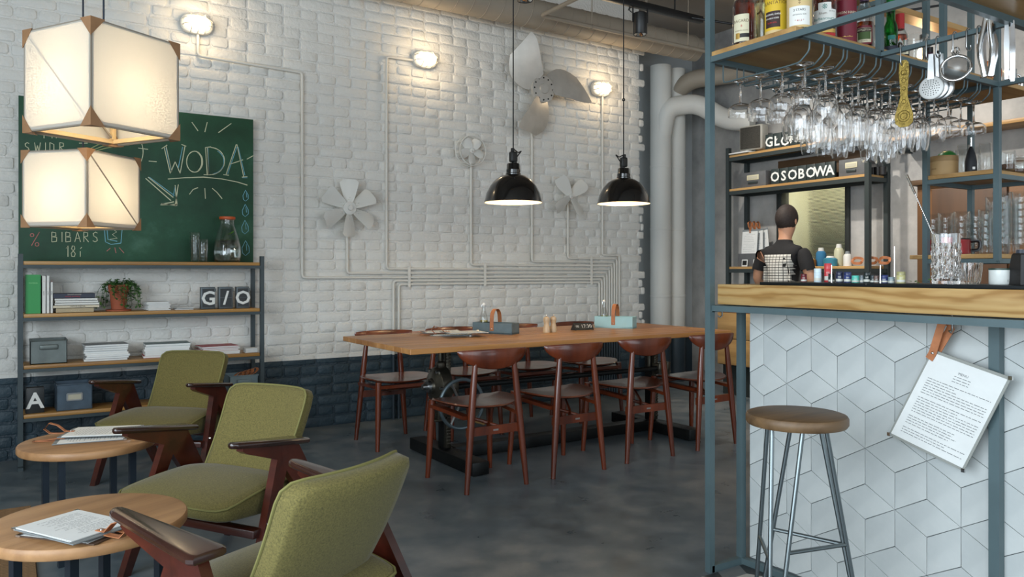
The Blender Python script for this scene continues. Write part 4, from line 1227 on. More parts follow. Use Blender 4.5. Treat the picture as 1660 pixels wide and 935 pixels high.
# papers
def paper_pile(name, label, cat, x0, x1, y0, y1, z, n, th, fan_, mat_list, rng_seed, group=None, rz=0.0):
    rr = random.Random(rng_seed)
    t = thing(name, label, cat, ((x0+x1)/2, (y0+y1)/2, z), rz, group)
    w, d = x1-x0, y1-y0
    for i in range(n):
        M = T(rr.uniform(-fan_, fan_), rr.uniform(-fan_, fan_)*0.5, th*(i+0.5)) @ RZ(rr.uniform(-fan_, fan_)*3)
        MB().rbox((0,0,0), (w, d, th*0.86), 0.0008, 1, M=M).obj('sheet', mat_list[i % len(mat_list)], t)
    return t
paper_pile('leaflets', 'fanned pile of small white leaflets beside the plant', 'paper', shelf_x(235), shelf_x(272), 5.42, 5.54, z2, 9, 0.0062, 0.008, [PAPER], 2, rz=0.12)
paper_pile('leaflets', 'single thin stack of cards before the flip letters', 'paper', shelf_x(283), shelf_x(312), 5.42, 5.50, z2, 3, 0.0045, 0.006, [PAPER, GREYC], 4)
# flip-letter tiles
TILEBLACK = plain('flip_tile_black', srgb(34, 38, 40), 0.45); TILEFRAME = plain('flip_tile_metal', srgb(92, 100, 104), 0.4, 0.5, 0.1, 20); LETTERW = plain('letter_white', srgb(226, 228, 224), 0.6)
def flip_tile(ch, label, loc, w, h, rz=0, frame=True, d=0.05, group=None, bg=None):
    t = thing('letter_tile', label, 'letter tile', loc, rz, group)
    MB().rbox((0, d/2, h/2), (w, d, h), 0.002).obj('casing', TILEFRAME if frame else (bg or TILEBLACK), t)
    if frame:
        MB().box((-w/2+0.008, -0.002, 0.012), (w/2-0.008, 0.001, h/2-0.001)).obj('lower_flap', TILEBLACK, t, 0)
        MB().box((-w/2+0.008, -0.002, h/2+0.001), (w/2-0.008, 0.001, h-0.012)).obj('upper_flap', TILEBLACK, t, 0)
        MB().rbox((w/2+0.002, 0.01, h-0.02), (0.008, 0.012, 0.02), 0.002).obj('catch', TILEFRAME, t)
    s_ = h*0.86
    vs, fs = text_geo('L' if ch == 'Ł' else ch, s_, 0.0, 0.022)
    xs = [v.x for v in vs]; zs = [v.y for v in vs]
    cx, cz = (min(xs)+max(xs))/2, (min(zs)+max(zs))/2
    mb = MB().add(vs, fs, T(-cx, -0.0032 if frame else -0.0012, h/2-cz) @ RX(R(90)))
    if ch == 'Ł':
        mb.add([(-w*0.30, -0.0014, h*0.44), (-w*0.28, -0.0014, h*0.38), (w*0.05, -0.0014, h*0.60), (w*0.03, -0.0014, h*0.66)], [(0,1,2,3)])
    mb.obj('letter', LETTERW, t, 0)
    return t
for ch, a, c, lab in (('G', 326, 349, 'metal flip tile showing a white letter G on the shelf'), ('/', 355, 377.5, 'metal flip tile showing a white slash between two letters'), ('O', 383.5, 404, 'metal flip tile showing a white letter O at the shelf end')):
    x0, x1 = at_y(a, 480, 5.44).x, at_y(c, 480, 5.44).x
    flip_tile(ch, lab, ((x0+x1)/2, 5.44, z2), x1-x0, 0.146, group='flip letter tiles on the shelf')
flip_tile('A', 'black tile with a white letter A on the lowest shelf', (at_y(57, 650, 5.43).x, 5.43, SHELF_Z[3]), 0.094, 0.152, 0.06, frame=False, d=0.055)
# metal bins
ZINC = plain('zinc_bin', srgb(104, 112, 110), 0.45, 0.55, 0.22, 10, 0.1, 40); BLUEBIN = plain('blue_grey_bin', srgb(76, 92, 106), 0.5, 0.35, 0.25, 10, 0.1, 40)
def bin_(name, label, x0, x1, y0, y1, z, h, mat, holder, rz=0.0):
    t = thing(name, label, 'box', ((x0+x1)/2, (y0+y1)/2, z), rz)
    w, d, e = x1-x0, y1-y0, 0.004
    b_ = MB(); b_.box((-w/2, -d/2, 0), (w/2, d/2, e)); b_.box((-w/2, -d/2, 0), (w/2, -d/2+e, h)); b_.box((-w/2, d/2-e, 0), (w/2, d/2, h)); b_.box((-w/2, -d/2, 0), (-w/2+e, d/2, h)); b_.box((w/2-e, -d/2, 0), (w/2, d/2, h))
    b_.obj('body', mat, t, 0)
    MB().tube([(-w/2, -d/2, h), (w/2, -d/2, h), (w/2, d/2, h), (-w/2, d/2, h)], 0.0045, 6, True).obj('rolled_rim', mat, t)
    if holder == 'label':
        f = MB(); hw_, hh_ = w*0.21, h*0.13; zc_ = h*0.52
        for sx, sz, ww, hh2 in ((0, hh_, hw_, 0.004), (0, -hh_, hw_, 0.004)): f.box((-ww, -d/2-0.006, zc_+sz-hh2), (ww, -d/2-0.001, zc_+sz+hh2))
        for sx in (-1, 1): f.box((sx*hw_-0.004, -d/2-0.006, zc_-hh_), (sx*hw_+0.004, -d/2-0.001, zc_+hh_))
        f.obj('label_frame', BRUSHED, t, 0)
        MB().box((-hw_, -d/2-0.003, zc_-hh_), (hw_, -d/2-0.0005, zc_+hh_)).obj('label_card', plain('old_card', srgb(188, 184, 164), 0.8), t, 0)
    else:
        MB().rbox((0, -d/2-0.006, h*0.72), (w*0.5, 0.014, 0.03), 0.006).obj('pull_handle', mat, t)
    return t
x0, x1 = at_y(45.5, 570, 5.43).x, at_y(109, 570, 5.43).x
bin_('metal_bin', 'grey green metal bin with a recessed pull on the shelf', x0 + 0.01, x1, 5.43, 5.61, SHELF_Z[2], 0.138, ZINC, 'pull')
x0, x1 = at_y(91, 650, 5.42).x, at_y(149, 650, 5.42).x
bin_('metal_bin', 'blue grey metal bin with a label frame on the lowest shelf', x0, x1, 5.43, 5.62, SHELF_Z[3], 0.155, BLUEBIN, 'label', 0.03)
# magazine stacks: every issue is one thing
rr = random.Random(8)
def stack(tag_, a, c, n, th, covers, y0=5.42, y1=5.60, rot=0.0, names=None):
    x0, x1 = shelf_x(a), shelf_x(c)
    z = SHELF_Z[2]
    for i in range(n):
        mt = covers[i % len(covers)]
        pos = 'topmost' if i == n-1 else ('bottom' if i == 0 else 'inside')
        lab = '%s magazine %s the magazine stack %s' % (names[i % len(names)], {'topmost': 'on top of', 'bottom': 'at the bottom of', 'inside': 'within'}[pos], tag_)
        t = thing('magazine', lab, 'magazine', ((x0+x1)/2 + rr.uniform(-.006, .006), (y0+y1)/2 + rr.uniform(-.008, .004), z), rot + rr.uniform(-.05, .05), 'magazines ' + tag_)
        w, d = x1-x0, y1-y0
        MB().box((-w/2+.001, -d/2+.001, 0.0012), (w/2-.001, d/2, th-0.0012)).obj('pages', PAPER, t, 0)
        cv = MB(); cv.box((-w/2, -d/2, 0), (w/2, d/2, 0.0012)); cv.box((-w/2, -d/2, th-0.0012), (w/2, d/2, th))
        cv.obj('cover', mt, t, 0)
        z += th
stack('beside the grey green bin', 137, 207, 8, 0.0125, [WHITECOVER, GREYC, WHITECOVER, WHITECOVER, WHITECOVER, GREYC, WHITECOVER, GREYC], names=['thick white'])
stack('in the middle of the shelf', 234, 306, 6, 0.0145, [REDC, WHITECOVER, WHITECOVER, WHITECOVER, WHITECOVER, TEALC], names=['thick'], rot=-0.06)
stack('behind the rear armchair', 324, 384, 5, 0.011, [WHITECOVER, WHITECOVER, REDC, WHITECOVER, REDC], names=['thin'], rot=0.05)
paper_pile('leaflets', 'small block of white cards at the shelf end', 'paper', shelf_x(395), shelf_x(414), 5.42, 5.50, SHELF_Z[2], 5, 0.006, 0.004, [PAPER], 9)
# menus with leather straps in a box on the lowest shelf, right end
x0, x1 = at_y(372, 630, 5.43).x, at_y(402, 630, 5.43).x
mb_ = bin_('menu_box', 'pale grey box holding rolled leather straps behind the armchairs', x0, x1+0.07, 5.43, 5.60, SHELF_Z[3], 0.135, plain('pale_blue_grey_box', srgb(128, 146, 152), 0.6, 0.1, 0.1, 8), 'pull')
for k_ in range(4):
    cx = x0 + 0.07 + 0.035*k_
    tag(MB().tube([(cx + 0.03*math.cos(2*math.pi*i/20), 5.47 + 0.012*k_ + 0.02*math.sin(2*math.pi*i/20), SHELF_Z[3] + 0.135 + 0.02*math.sin(2*math.pi*i/20+0.9) + 0.012*k_/2) for i in range(20)], 0.0028, 4, True, rb=0.012, up=(0, 0, 1)).obj('leather_strap', LEATHER, None, 50), 'brown leather strap loop on the pale box behind the armchairs', 'strap', 'leather strap loops in the box')
# jug and tumblers on the top shelf
z1 = SHELF_Z[0]
jx = shelf_x(369, 5.49)
jug = thing('glass_jug', 'round glass water jug with an orange rim on the top shelf', 'jug', (jx, 5.50, z1))
def vessel(prof_out, th, n=32):
    """double wall from an outer profile (bottom to top)"""
    inn = [(max(0.0005, r-th), z + (th*1.6 if i == 0 else 0)) for i, (r, z) in enumerate(prof_out)]
    return [(0, prof_out[0][1])] + prof_out + inn[::-1] + [(0, inn[0][1])]
MB().lathe(vessel([(0.070, 0.0), (0.082, 0.008), (0.090, 0.05), (0.088, 0.10), (0.076, 0.16), (0.056, 0.225), (0.046, 0.255), (0.046, 0.30), (0.048, 0.305)], 0.004), 40).obj('jug_body', CLEAR, jug, 60)
MB().lathe([(0.0475, 0.290), (0.0515, 0.292), (0.0525, 0.300), (0.0515, 0.308), (0.044, 0.309), (0.044, 0.302)], 32).obj('rim_seal', plain('orange_rubber', srgb(206, 92, 40), 0.5), jug, 50)
MB().lathe([(0, 0.012), (0.066, 0.012), (0.077, 0.02), (0.085, 0.052), (0.083, 0.10), (0.0725, 0.15), (0, 0.15)], 32).obj('water', glass('water', (0.97, 1, 0.98), 0, 1.33), jug, 60)
lf = MB()
for k_ in range(9):
    leaf(lf, (rp.uniform(-.03, .03), rp.uniform(-.03, .03), rp.uniform(0.11, 0.2)), 0.035, rp.uniform(0, 6.28), rp.uniform(-1, 1))
lf.obj('mint_leaves', plain('mint_green', srgb(92, 150, 52), 0.5), jug, 0)['kind'] = 'stuff'
def tumbler_mesh(name, r0, r1, h, th=0.0025, base=0.010, n=28):
    return MB().lathe([(0, 0), (r0-0.002, 0), (r0, 0.002), (r1, h-0.001), (r1-th/2, h), (r1-th, h-0.001), (r0+(r1-r0)*base/h-th, base), (0, base*0.9)], n).mesh(name, CLEAR, 60)
tm = tumbler_mesh('tumbler', 0.026, 0.033, 0.105, 0.0012)
for (px, n, y, lab) in ((316, 5, 5.50, 'tall stack'), (329, 3, 5.46, 'short stack')):
    for k_ in range(n):
        o = link('tumbler', tm); o.location = (shelf_x(px, y), y, z1 + 0.023*k_)
        tag(o, 'clear tumbler %s of nested glasses beside the jug' % (('topmost in the ' if k_ == n-1 else 'at the bottom of the ' if k_ == 0 else 'inside the ') + lab), 'glass', 'tumblers in the %s by the jug' % lab)

# ================================================================== MENUS
def menu(label, loc, rz, w=0.21, l=0.297, tilt=0, seed=1, board=GREYC, sheets=2, strap=True, lines=16, group='clip menus with leather straps', cat='menu', loop=1.0):
    """a board with printed sheets and a riveted leather loop at one end; flat in local xy, printed side up, strap at +x"""
    rr = random.Random(seed)
    t = thing('clip_menu', label, cat, loc, rz, group)
    MB().rbox((0, 0, 0.002), (l, w, 0.003), 0.0008, 1).obj('backing_board', board, t)
    for i in range(sheets):
        MB().box((-l/2+0.004+rr.uniform(0,.006), -w/2+0.004+rr.uniform(0,.004), 0.0036+0.0012*i), (l/2-0.02+rr.uniform(0,.004), w/2-0.006+rr.uniform(0,.004), 0.0045+0.0012*i), RZ(rr.uniform(-.02,.02))).obj('sheet', PAPER, t, 0)
    zt_ = 0.0047 + 0.0012*(sheets-1)
    tx = MB()
    x = l/2-0.05
    for i in range(lines):
        if i % 6 == 5: x -= 0.006
        y = w/2-0.025 - (0.03 if i % 6 == 0 else 0)
        while y > -w/2 + 0.03 + rr.uniform(0, 0.05):
            wl_ = rr.uniform(0.006, 0.02)
            tx.add([(x, y, zt_), (x+0.0016, y, zt_), (x+0.0016, y-wl_, zt_), (x, y-wl_, zt_)], [(0,1,2,3)])
            y -= wl_ + 0.003
        x -= (l-0.075)/lines*0.93
    tx.obj('printed_text', INK, t, 0)['kind'] = 'stuff'
    if strap:
        lp = MB()
        pts = [(l/2-0.035, 0, 0.0085), (l/2+0.0, 0, 0.0095), (l/2+0.03, 0, 0.006+0.030*loop), (l/2+0.062, 0, 0.006+0.040*loop), (l/2+0.082, 0, 0.004+0.018*loop), (l/2+0.06, 0, 0.003), (l/2+0.02, 0, 0.0015), (l/2-0.03, 0, 0.0012)]
        lp.tube(pts, 0.0016, 4, up=(0,0,1), rb=0.014)
        s_ = lp.obj('leather_loop', LEATHER, t, 40)
        MB().lathe([(0, 0.0035), (0.003, 0.003), (0.0045, 0.001), (0.0045, 0)], 10, c=(l/2-0.022, 0, 0.0095)).obj('rivet', CHROME, s_, 60)
    cl = MB()
    for sx in (-1, 1):
        MB().rbox((-l/2+0.006, sx*(w/2-0.006), 0.003), (0.014, 0.014, 0.0065), 0.001, 1).obj('corner_clip', CHROME, t)
    return t
DKW = plain('walnut_board', srgb(86, 66, 52), 0.6)
# on the front coffee table
g = at_z(138, 862, 0.462)
menu('menu sheets with a leather loop on the front coffee table', (0.148, 2.395, 0.4722), R(-60), 0.185, 0.26, seed=3, sheets=3)
g = at_z(168, 874, 0.462)
menu('second menu under the top one on the front coffee table', (0.165, 2.40, 0.4605), R(-48), 0.185, 0.25, seed=4, sheets=1, board=DKW, loop=0.0)
# on the rear coffee table
g = at_z(165, 704, 0.462)
menu('menu sheets on the rear coffee table, strap towards the shelf', (g.x, g.y, 0.4722), R(158), 0.20, 0.285, seed=5, sheets=3)
g = at_z(150, 710, 0.462)
menu('lower menu peeking out on the rear coffee table', (g.x, g.y+0.01, 0.4605), R(170), 0.19, 0.27, seed=6, sheets=1, loop=0.0)
# on the long table
for i, (px, py, a, lab) in enumerate(((732, 543, 148, 'menu with a leather loop on the long table, nearest the table end'), (716, 541, 165, 'menu under the others on the long table'), (752, 545, 170, 'menu lying closest to the grey caddy on the long table'))):
    g = at_z(px, py, TZ)
    menu(lab, (g.x, g.y, TZ + 0.0115*i + 0.0005), R(a), 0.19, 0.26, seed=10+i, sheets=1, loop=(0.0, 0.0, 1.0)[i])

# hanging menu on the bar front
hm = thing('hanging_menu', 'menu sheet hanging tilted by a leather strap from the bar counter', 'menu', (2.425, 1.30, 1.005))
P = {k_: at_x(px, py, 2.40) for k_, (px, py) in dict(tl=(1511, 566), tr=(1640, 612), br=(1562, 764), bl=(1440, 704)).items()}
org = Vector((2.425, 1.30, 1.005))
def quad_slab(a, b, c, d, x, th): return [(x, p.y-org.y, p.z-org.z) for p in (a, b, c, d)], th
def sheet_obj(name, mat, ins, dx, th):
    c = sum(P.values(), Vector())/4
    pts = [P[k_].lerp(c, ins) for k_ in ('tl', 'tr', 'br', 'bl')]
    vs = [(dx - 0.025, p.y-org.y, p.z-org.z) for p in pts] + [(dx - 0.025 + th, p.y-org.y, p.z-org.z) for p in pts]
    MB().add(vs, [(0,1,2,3),(7,6,5,4),(0,4,5,1),(1,5,6,2),(2,6,7,3),(3,7,4,0)]).obj(name, mat, hm, 0)
sheet_obj('backing_board', plain('menu_grey_board', srgb(150, 152, 146), 0.6), 0.0, 0.0, 0.003)
sheet_obj('sheet', PAPER, 0.055, -0.0018, 0.0012)
tx = MB(); rr = random.Random(21)
c_ = sum(P.values(), Vector())/4
tl, tr, br, bl = [P[k_].lerp(c_, 0.055) for k_ in ('tl', 'tr', 'br', 'bl')]
def q2(u, v):
    p = tl.lerp(tr, u).lerp(bl.lerp(br, u), v); return (-0.0274, p.y-org.y, p.z-org.z)
v = 0.15
for i in range(24):
    if i in (3, 10, 17, 21): v += 0.028
    u = 0.40 if i < 3 else 0.10
    ue = 0.62 if i < 3 else (0.95 if rr.random() < 0.7 else rr.uniform(0.45, 0.8))
    while u < ue:
        wd = rr.uniform(0.02, 0.075)
        tx.add([q2(u, v), q2(min(u+wd, ue), v), q2(min(u+wd, ue), v+0.006), q2(u, v+0.006)], [(0,1,2,3)])
        u += wd + 0.013
    v += 0.0285
tx.obj('printed_text', INK, hm, 0)['kind'] = 'stuff'
vs, fs = text_geo('MENU', 0.011)
ang = math.atan2(tr.z-tl.z, -(tr.y-tl.y))
u0 = tl.lerp(tr, 0.5).lerp(bl.lerp(br, 0.5), 0.115)
MB().add(vs, fs, T(-0.0276, u0.y-org.y, u0.z-org.z) @ RX(-ang) @ RZ(R(-90)) @ RX(R(90))).obj('heading', INK, hm, 0)
# strap: loops over the hook, riveted on the sheet corner
Rv = at_x(1512, 572, 2.395); Tp = at_x(1530, 521, 2.395); Bt = at_x(1506, 582, 2.395)
sp2 = [Bt, Rv, Tp + Vector((0, 0.008, -0.012)), Tp, Tp + Vector((0.012, -0.006, 0.0)), Tp + Vector((0.022, -0.010, -0.02)), Rv + Vector((0.016, -0.006, 0.006))]
stp = MB().tube([(p.x-org.x, p.y-org.y, p.z-org.z) for p in sp2], 0.0016, 4, up=(1, 0, 0), rb=0.017).obj('leather_loop', LEATHER, hm, 40)
MB().lathe([(0, 0.004), (0.003, 0.0035), (0.005, 0.001), (0.005, 0)], 12, M=T(Rv.x-org.x-0.001, Rv.y-org.y, Rv.z-org.z) @ RY(R(-90))).obj('rivet', CHROME, stp, 60)
for k_ in ('tr', 'br', 'bl', 'tl'):
    MB().rbox((-0.025, P[k_].lerp(c_, 0.015).y-org.y, P[k_].lerp(c_, 0.015).z-org.z), (0.008, 0.012, 0.012), 0.001, 1).obj('corner_clip', CHROME, hm)

# ================================================================== ON THE LONG TABLE
def caddy(label, x, y, rz, L, H, W, mat, strap_x):
    t = thing('caddy', label, 'box', (x, y, TZ), rz, 'wooden caddies with leather handles')
    e = 0.009
    MB().box((-L/2, -W/2, 0), (L/2, W/2, e)).obj('bottom', mat, t, 0)
    for sy in (-1, 1): MB().rbox((0, sy*(W/2-e/2), H/2), (L, e, H), 0.0015, 1).obj('side_board', mat, t)
    for sx in (-1, 1): MB().rbox((sx*(L/2-e/2), 0, H/2), (e, W-2*e, H), 0.0015, 1).obj('end_board', mat, t)
    pts = [(strap_x, -W/2-0.002, H*0.28), (strap_x, -W/2-0.002, H), (strap_x, -W/2+0.004, H+0.06), (strap_x, -W*0.2, H+0.088), (strap_x, W*0.2, H+0.088), (strap_x, W/2-0.004, H+0.06), (strap_x, W/2+0.002, H), (strap_x, W/2+0.002, H*0.28)]
    s_ = MB().tube(rounded_path(pts, 0.02, 3), 0.0017, 4, up=(0,0,1), rb=0.0165)
    # sweep frame: keep the strap's flat side facing out
    s_ = MB()
    path = [Vector(p) for p in rounded_path(pts, 0.02, 3)]
    vs = []
    for i, p in enumerate(path):
        tt = (path[min(i+1, len(path)-1)] - path[max(i-1, 0)]).normalized(); nn = Vector((1,0,0)).cross(tt)*0.0014
        for sx, sg in ((-0.014, -1), (0.014, -1), (0.014, 1), (-0.014, 1)): vs.append(p + Vector((sx, 0, 0)) + nn*sg)
    fs = []
    for i in range(len(path)-1): fs += [(i*4+k_, i*4+(k_+1) % 4, i*4+4+(k_+1) % 4, i*4+4+k_) for k_ in range(4)]
    fs += [(3,2,1,0), tuple(range(len(vs)-4, len(vs)))]
    o = s_.add(vs, fs).obj('leather_handle', LEATHER, t, 40)
    MB().lathe([(0, 0.003), (0.004, 0.002), (0.005, 0)], 10, M=T(strap_x, -W/2-0.003, H*0.45) @ RX(R(90))).obj('rivet', CHROME, o, 60)
    return t
CADDYG = plain('weathered_grey_box', srgb(96, 112, 116), 0.6, 0, 0.2, 12, 0.08, 40); CADDYB = plain('pale_blue_box', srgb(164, 206, 210), 0.6, 0, 0.05, 12, 0.05, 40)
g = at_z(805, 541, TZ); g1 = at_z(771, 540, TZ); g2 = at_z(839, 543, TZ)
def axis(a, b): return math.atan2(b.y-a.y, b.x-a.x)
La = (at_z(839, 543, TZ)-at_z(770, 541, TZ)).length
cg_ = caddy('weathered grey wooden caddy with leather handle on the long table', (g1.x+g2.x)/2+0.03, (g1.y+g2.y)/2+0.055, axis(g1, g2), La, 0.072, 0.105, CADDYG, 0.00)
g1 = at_z(970, 531, TZ); g2 = at_z(1032, 533, TZ)
cb_ = caddy('pale blue wooden caddy with leather handle on the long table', (g1.x+g2.x)/2+0.03, (g1.y+g2.y)/2+0.055, axis(g1, g2), (g2-g1).length, 0.082, 0.105, CADDYB, 0.00)
OIL = plain('oil', srgb(186, 150, 40), 0.1, 0, 0, 0, 0, 0, 0)
def in_caddy(c_, dx): return (c_.location.x + dx*math.cos(c_.rotation_euler.z), c_.location.y + dx*math.sin(c_.rotation_euler.z))
def swing_bottle(label, px, py, y, z, oil):
    t = thing('swing_top_bottle', label, 'bottle', (y[0], y[1], z), 0, 'swing-top bottles in the caddies')
    MB().lathe(vessel([(0.026, 0.0), (0.029, 0.004), (0.029, 0.07), (0.024, 0.10), (0.0135, 0.135), (0.0115, 0.165), (0.013, 0.170)], 0.002), 24).obj('bottle_body', CLEAR, t, 60)
    MB().lathe([(0, 0.005), (0.0262, 0.006), (0.0262, 0.055+oil), (0, 0.055+oil)], 20).obj('oil_fill', glass('olive_oil_%d' % int(oil*1000), (0.9, 0.72, 0.12), 0, 1.4), t, 60)
    MB().lathe([(0, 0.171), (0.011, 0.171), (0.0125, 0.176), (0.011, 0.184), (0.007, 0.189), (0, 0.19)], 16).obj('stopper', plain('white_ceramic', srgb(232, 230, 226), 0.25), t, 60)
    MB().tube([(0.0135, 0, 0.15), (0.016, 0, 0.17), (0.009, 0, 0.187), (-0.009, 0, 0.187), (-0.016, 0, 0.17), (-0.0135, 0, 0.15)], 0.0012, 6).obj('wire_bail', CHROME, t, 60)
    return t
g = at_z(781, 541, TZ)
swing_bottle('small swing-top oil bottle in the grey caddy', 781, 520, in_caddy(cg_, -La/2 + 0.055), TZ+0.010, 0.02)
g = at_z(978, 531, TZ)
swing_bottle('small swing-top oil bottle in the pale blue caddy', 978.5, 510, in_caddy(cb_, -(g2-g1).length/2 + 0.055), TZ+0.010, 0.022)
PALEWOOD = wood('pale_beech', srgb(178, 148, 112), srgb(214, 188, 152), 'Z', 20, 0.4)
for i, (px, py, lab) in enumerate(((886, 539.0, 'pale wooden pepper mill standing in front of its twin'), (897, 538.0, 'pale wooden pepper mill half hidden behind its twin'))):
    g = at_z(px, py, TZ)
    t = thing('pepper_mill', lab, 'mill', (g.x, g.y, TZ), 0, 'pepper mills on the long table')
    MB().lathe([(0, 0), (0.0235, 0), (0.0245, 0.004), (0.0235, 0.03), (0.0175, 0.05), (0.016, 0.058), (0.0205, 0.076), (0.0215, 0.083), (0, 0.083)], 28).obj('body', PALEWOOD, t, 40)
    MB().lathe([(0, 0.0835), (0.021, 0.0835), (0.0215, 0.088), (0.019, 0.10), (0.008, 0.106), (0, 0.107)], 28).obj('head', PALEWOOD, t, 40)
    MB().lathe([(0, 0.107), (0.004, 0.107), (0.006, 0.112), (0.004, 0.117), (0, 0.118)], 14).obj('knob', CHROME, t, 60)
g = at_z(944, 534.5, TZ)
sg = thing('reserved_sign', 'small black tent sign with white numbers on the long table', 'sign', (g.x, g.y, TZ), R(-4))
MB().prism([(-0.035, 0), (0.035, 0), (0.0, 0.05)], -0.075, 0.075, 'X').obj('tent_body', TILEBLACK, sg, 0)
for body, tx_, sz in (('17:30', 0.022, 0.040), ('00', -0.052, 0.026)):
    vs, fs = text_geo(body, sz)
    sl = math.atan2(0.05, 0.035)
    MB().add(vs, fs, T(tx_, -0.0183, 0.0255) @ RX(sl)).obj('numerals', LETTERW, sg, 0)
# ================================================================== THE BAR
BX, BPOST, BEND = 2.27, 0.026, 2.113      # front of the frame, tube size, far end (y)
TILEX = 2.462
# ---- tiled bar front: rhombic tiles, every tile a piece
m, nt, b, out = new_mat('pale_grey_tile')
n1 = noise(nt, 'Object', 3.0, 6, 0.6)
oi = nt.nodes.new('ShaderNodeObjectInfo')
ad = nt.nodes.new('ShaderNodeMath'); ad.operation = 'MULTIPLY_ADD'; ad.inputs[1].default_value = 0.05; ad.inputs[2].default_value = -0.025
nt.links.new(oi.outputs['Random'], ad.inputs[0])
ad2 = nt.nodes.new('ShaderNodeMath'); ad2.operation = 'ADD'
nt.links.new(n1.outputs['Fac'], ad2.inputs[0]); nt.links.new(ad.outputs[0], ad2.inputs[1])
r = ramp(nt, ad2.outputs[0], [(0.3, srgb(176, 182, 182)), (0.7, srgb(204, 208, 206))])
nt.links.new(r.outputs[0], b.inputs['Base Color']); b.inputs['Roughness'].default_value = 0.5
TILEMAT = m
GROUT = plain('dark_grout', srgb(92, 98, 100), 0.9)
barf = thing('tiled_bar', 'bar front clad in pale grey rhombic cube tiles', 'bar', (TILEX, 0, 0))
MB().box((0.006, -0.6, 0.0), (0.09, BEND - 0.028, 1.03)).obj('tile_backing', GROUT, barf, 0)
def clip_poly(poly, axis, lim, keep_less):
    out_ = []
    for i in range(len(poly)):
        a, c = poly[i], poly[(i+1) % len(poly)]
        ia = (a[axis] <= lim) if keep_less else (a[axis] >= lim); ic = (c[axis] <= lim) if keep_less else (c[axis] >= lim)
        if ia: out_.append(a)
        if ia != ic:
            t = (lim-a[axis])/(c[axis]-a[axis])
            out_.append((a[0]+(c[0]-a[0])*t, a[1]+(c[1]-a[1])*t))
    return out_
hs, ha_ = 0.1218, 0.1068
V0 = (1.802, 0.919)
def rhomb_tiles(y0, y1, z0, z1):
    res = []
    for j in range(-8, 4):
        for i in range(-26, 6):
            vy = V0[0] + i*2*ha_ + (ha_ if j % 2 else 0); vz = V0[1] + j*1.5*hs
            res.append([(vy, vz), (vy+ha_, vz-hs/2), (vy+2*ha_, vz), (vy+ha_, vz+hs/2)])
            res.append([(vy, vz), (vy+ha_, vz+hs/2), (vy+ha_, vz+1.5*hs), (vy, vz+hs)])
            res.append([(vy, vz), (vy, vz+hs), (vy-ha_, vz+1.5*hs), (vy-ha_, vz+hs/2)])
    out_ = []
    for p in res:
        for ax, lim, less in ((0, y0, False), (0, y1, True), (1, z0, False), (1, z1, True)):
            if p: p = clip_poly(p, ax, lim, less)
        if p and len(p) >= 3: out_.append(p)
    return out_
far_tiles = MB()
for poly in rhomb_tiles(-0.55, BEND - 0.03, 0.03, 1.012):
    cy_ = sum(p[0] for p in poly)/len(poly); cz_ = sum(p[1] for p in poly)/len(poly)
    def shrink(p, e):
        d_ = math.hypot(p[0]-cy_, p[1]-cz_)
        return (p[0] - (p[0]-cy_)*e/max(d_, 1e-4), p[1] - (p[1]-cz_)*e/max(d_, 1e-4))
    a_ = [shrink(p, 0.0013) for p in poly]; b2 = [shrink(p, 0.0022) for p in poly]
    n = len(poly)
    ar = abs(sum(poly[i][0]*poly[(i+1) % n][1] - poly[(i+1) % n][0]*poly[i][1] for i in range(n)))/2
    if ar < 2e-4: continue
    px, py, dd = project(TILEX, max(cy_, 0.05), cz_)
    vs = [(0.006, p[0]-cy_, p[1]-cz_) for p in a_] + [(0.0008, p[0]-cy_, p[1]-cz_) for p in a_] + [(0.0, p[0]-cy_, p[1]-cz_) for p in b2]
    fs = [(i, (i+1) % n, n+(i+1) % n, n+i) for i in range(n)] + [(n+i, n+(i+1) % n, 2*n+(i+1) % n, 2*n+i) for i in range(n)] + [tuple(range(2*n, 3*n))]
    if cy_ > 0.75 and px < 1760 and py < 1100:
        o = MB().add(vs, fs).obj('tile', TILEMAT, barf, 0); o.location = (0, cy_, cz_)
    else:
        far_tiles.add([(v_[0], v_[1]+cy_, v_[2]+cz_) for v_ in vs], fs)
far_tiles.obj('remaining_tiles', TILEMAT, barf, 0)['kind'] = 'stuff'
# ---- steel frame of the bar with the overhead rack
fr = thing('steel_rack', 'grey blue steel bar frame with overhead shelf rack', 'rack', (BX, BEND, 0))
def fb(name, p0, p1, w=BPOST, h=None, mat=STEEL):
    o = Vector((BX, BEND, 0))
    return square_bar(MB(), Vector(p0)-o, Vector(p1)-o, w, h).obj(name, mat, fr, 0)
RZ0 = 1.972                                # axis of the rack beams
YC, YD = 1.708, 1.25                       # cross beams
XP = [BX, 2.74, 3.18, 3.617]
TOPZ = 3.3
fb('post', (BX, BEND, 0), (BX, BEND, TOPZ))
fb('post', (2.447, BEND, 0), (2.447, BEND, 1.018))
fb('post', (2.444, 1.157, 0), (2.444, 1.157, 1.018), 0.030)
fb('base_rail', (BX, BEND, 0.013), (2.447, BEND, 0.013)); fb('base_rail', (2.447, BEND, 0.013), (2.447, -0.6, 0.013))
fb('counter_beam', (BX, BEND, 1.016), (3.0, BEND, 1.016), 0.026, 0.026); fb('counter_beam', (BX + 0.01, BEND, 1.018), (BX + 0.01, -0.6, 1.018), 0.026, 0.022)
fb('beam', (BX, BEND, RZ0), (BX, -0.6, RZ0), 0.022, 0.022)
fb('beam', (BX, BEND, RZ0), (3.617, BEND, RZ0), 0.022, 0.022)
fb('beam', (BX, YC, RZ0), (3.617, YC, RZ0), 0.022, 0.022); fb('beam', (BX, YD, RZ0), (3.617, YD, RZ0), 0.022, 0.022)
fb('beam', (3.617, BEND, RZ0), (3.617, -0.3, RZ0), 0.022, 0.022)
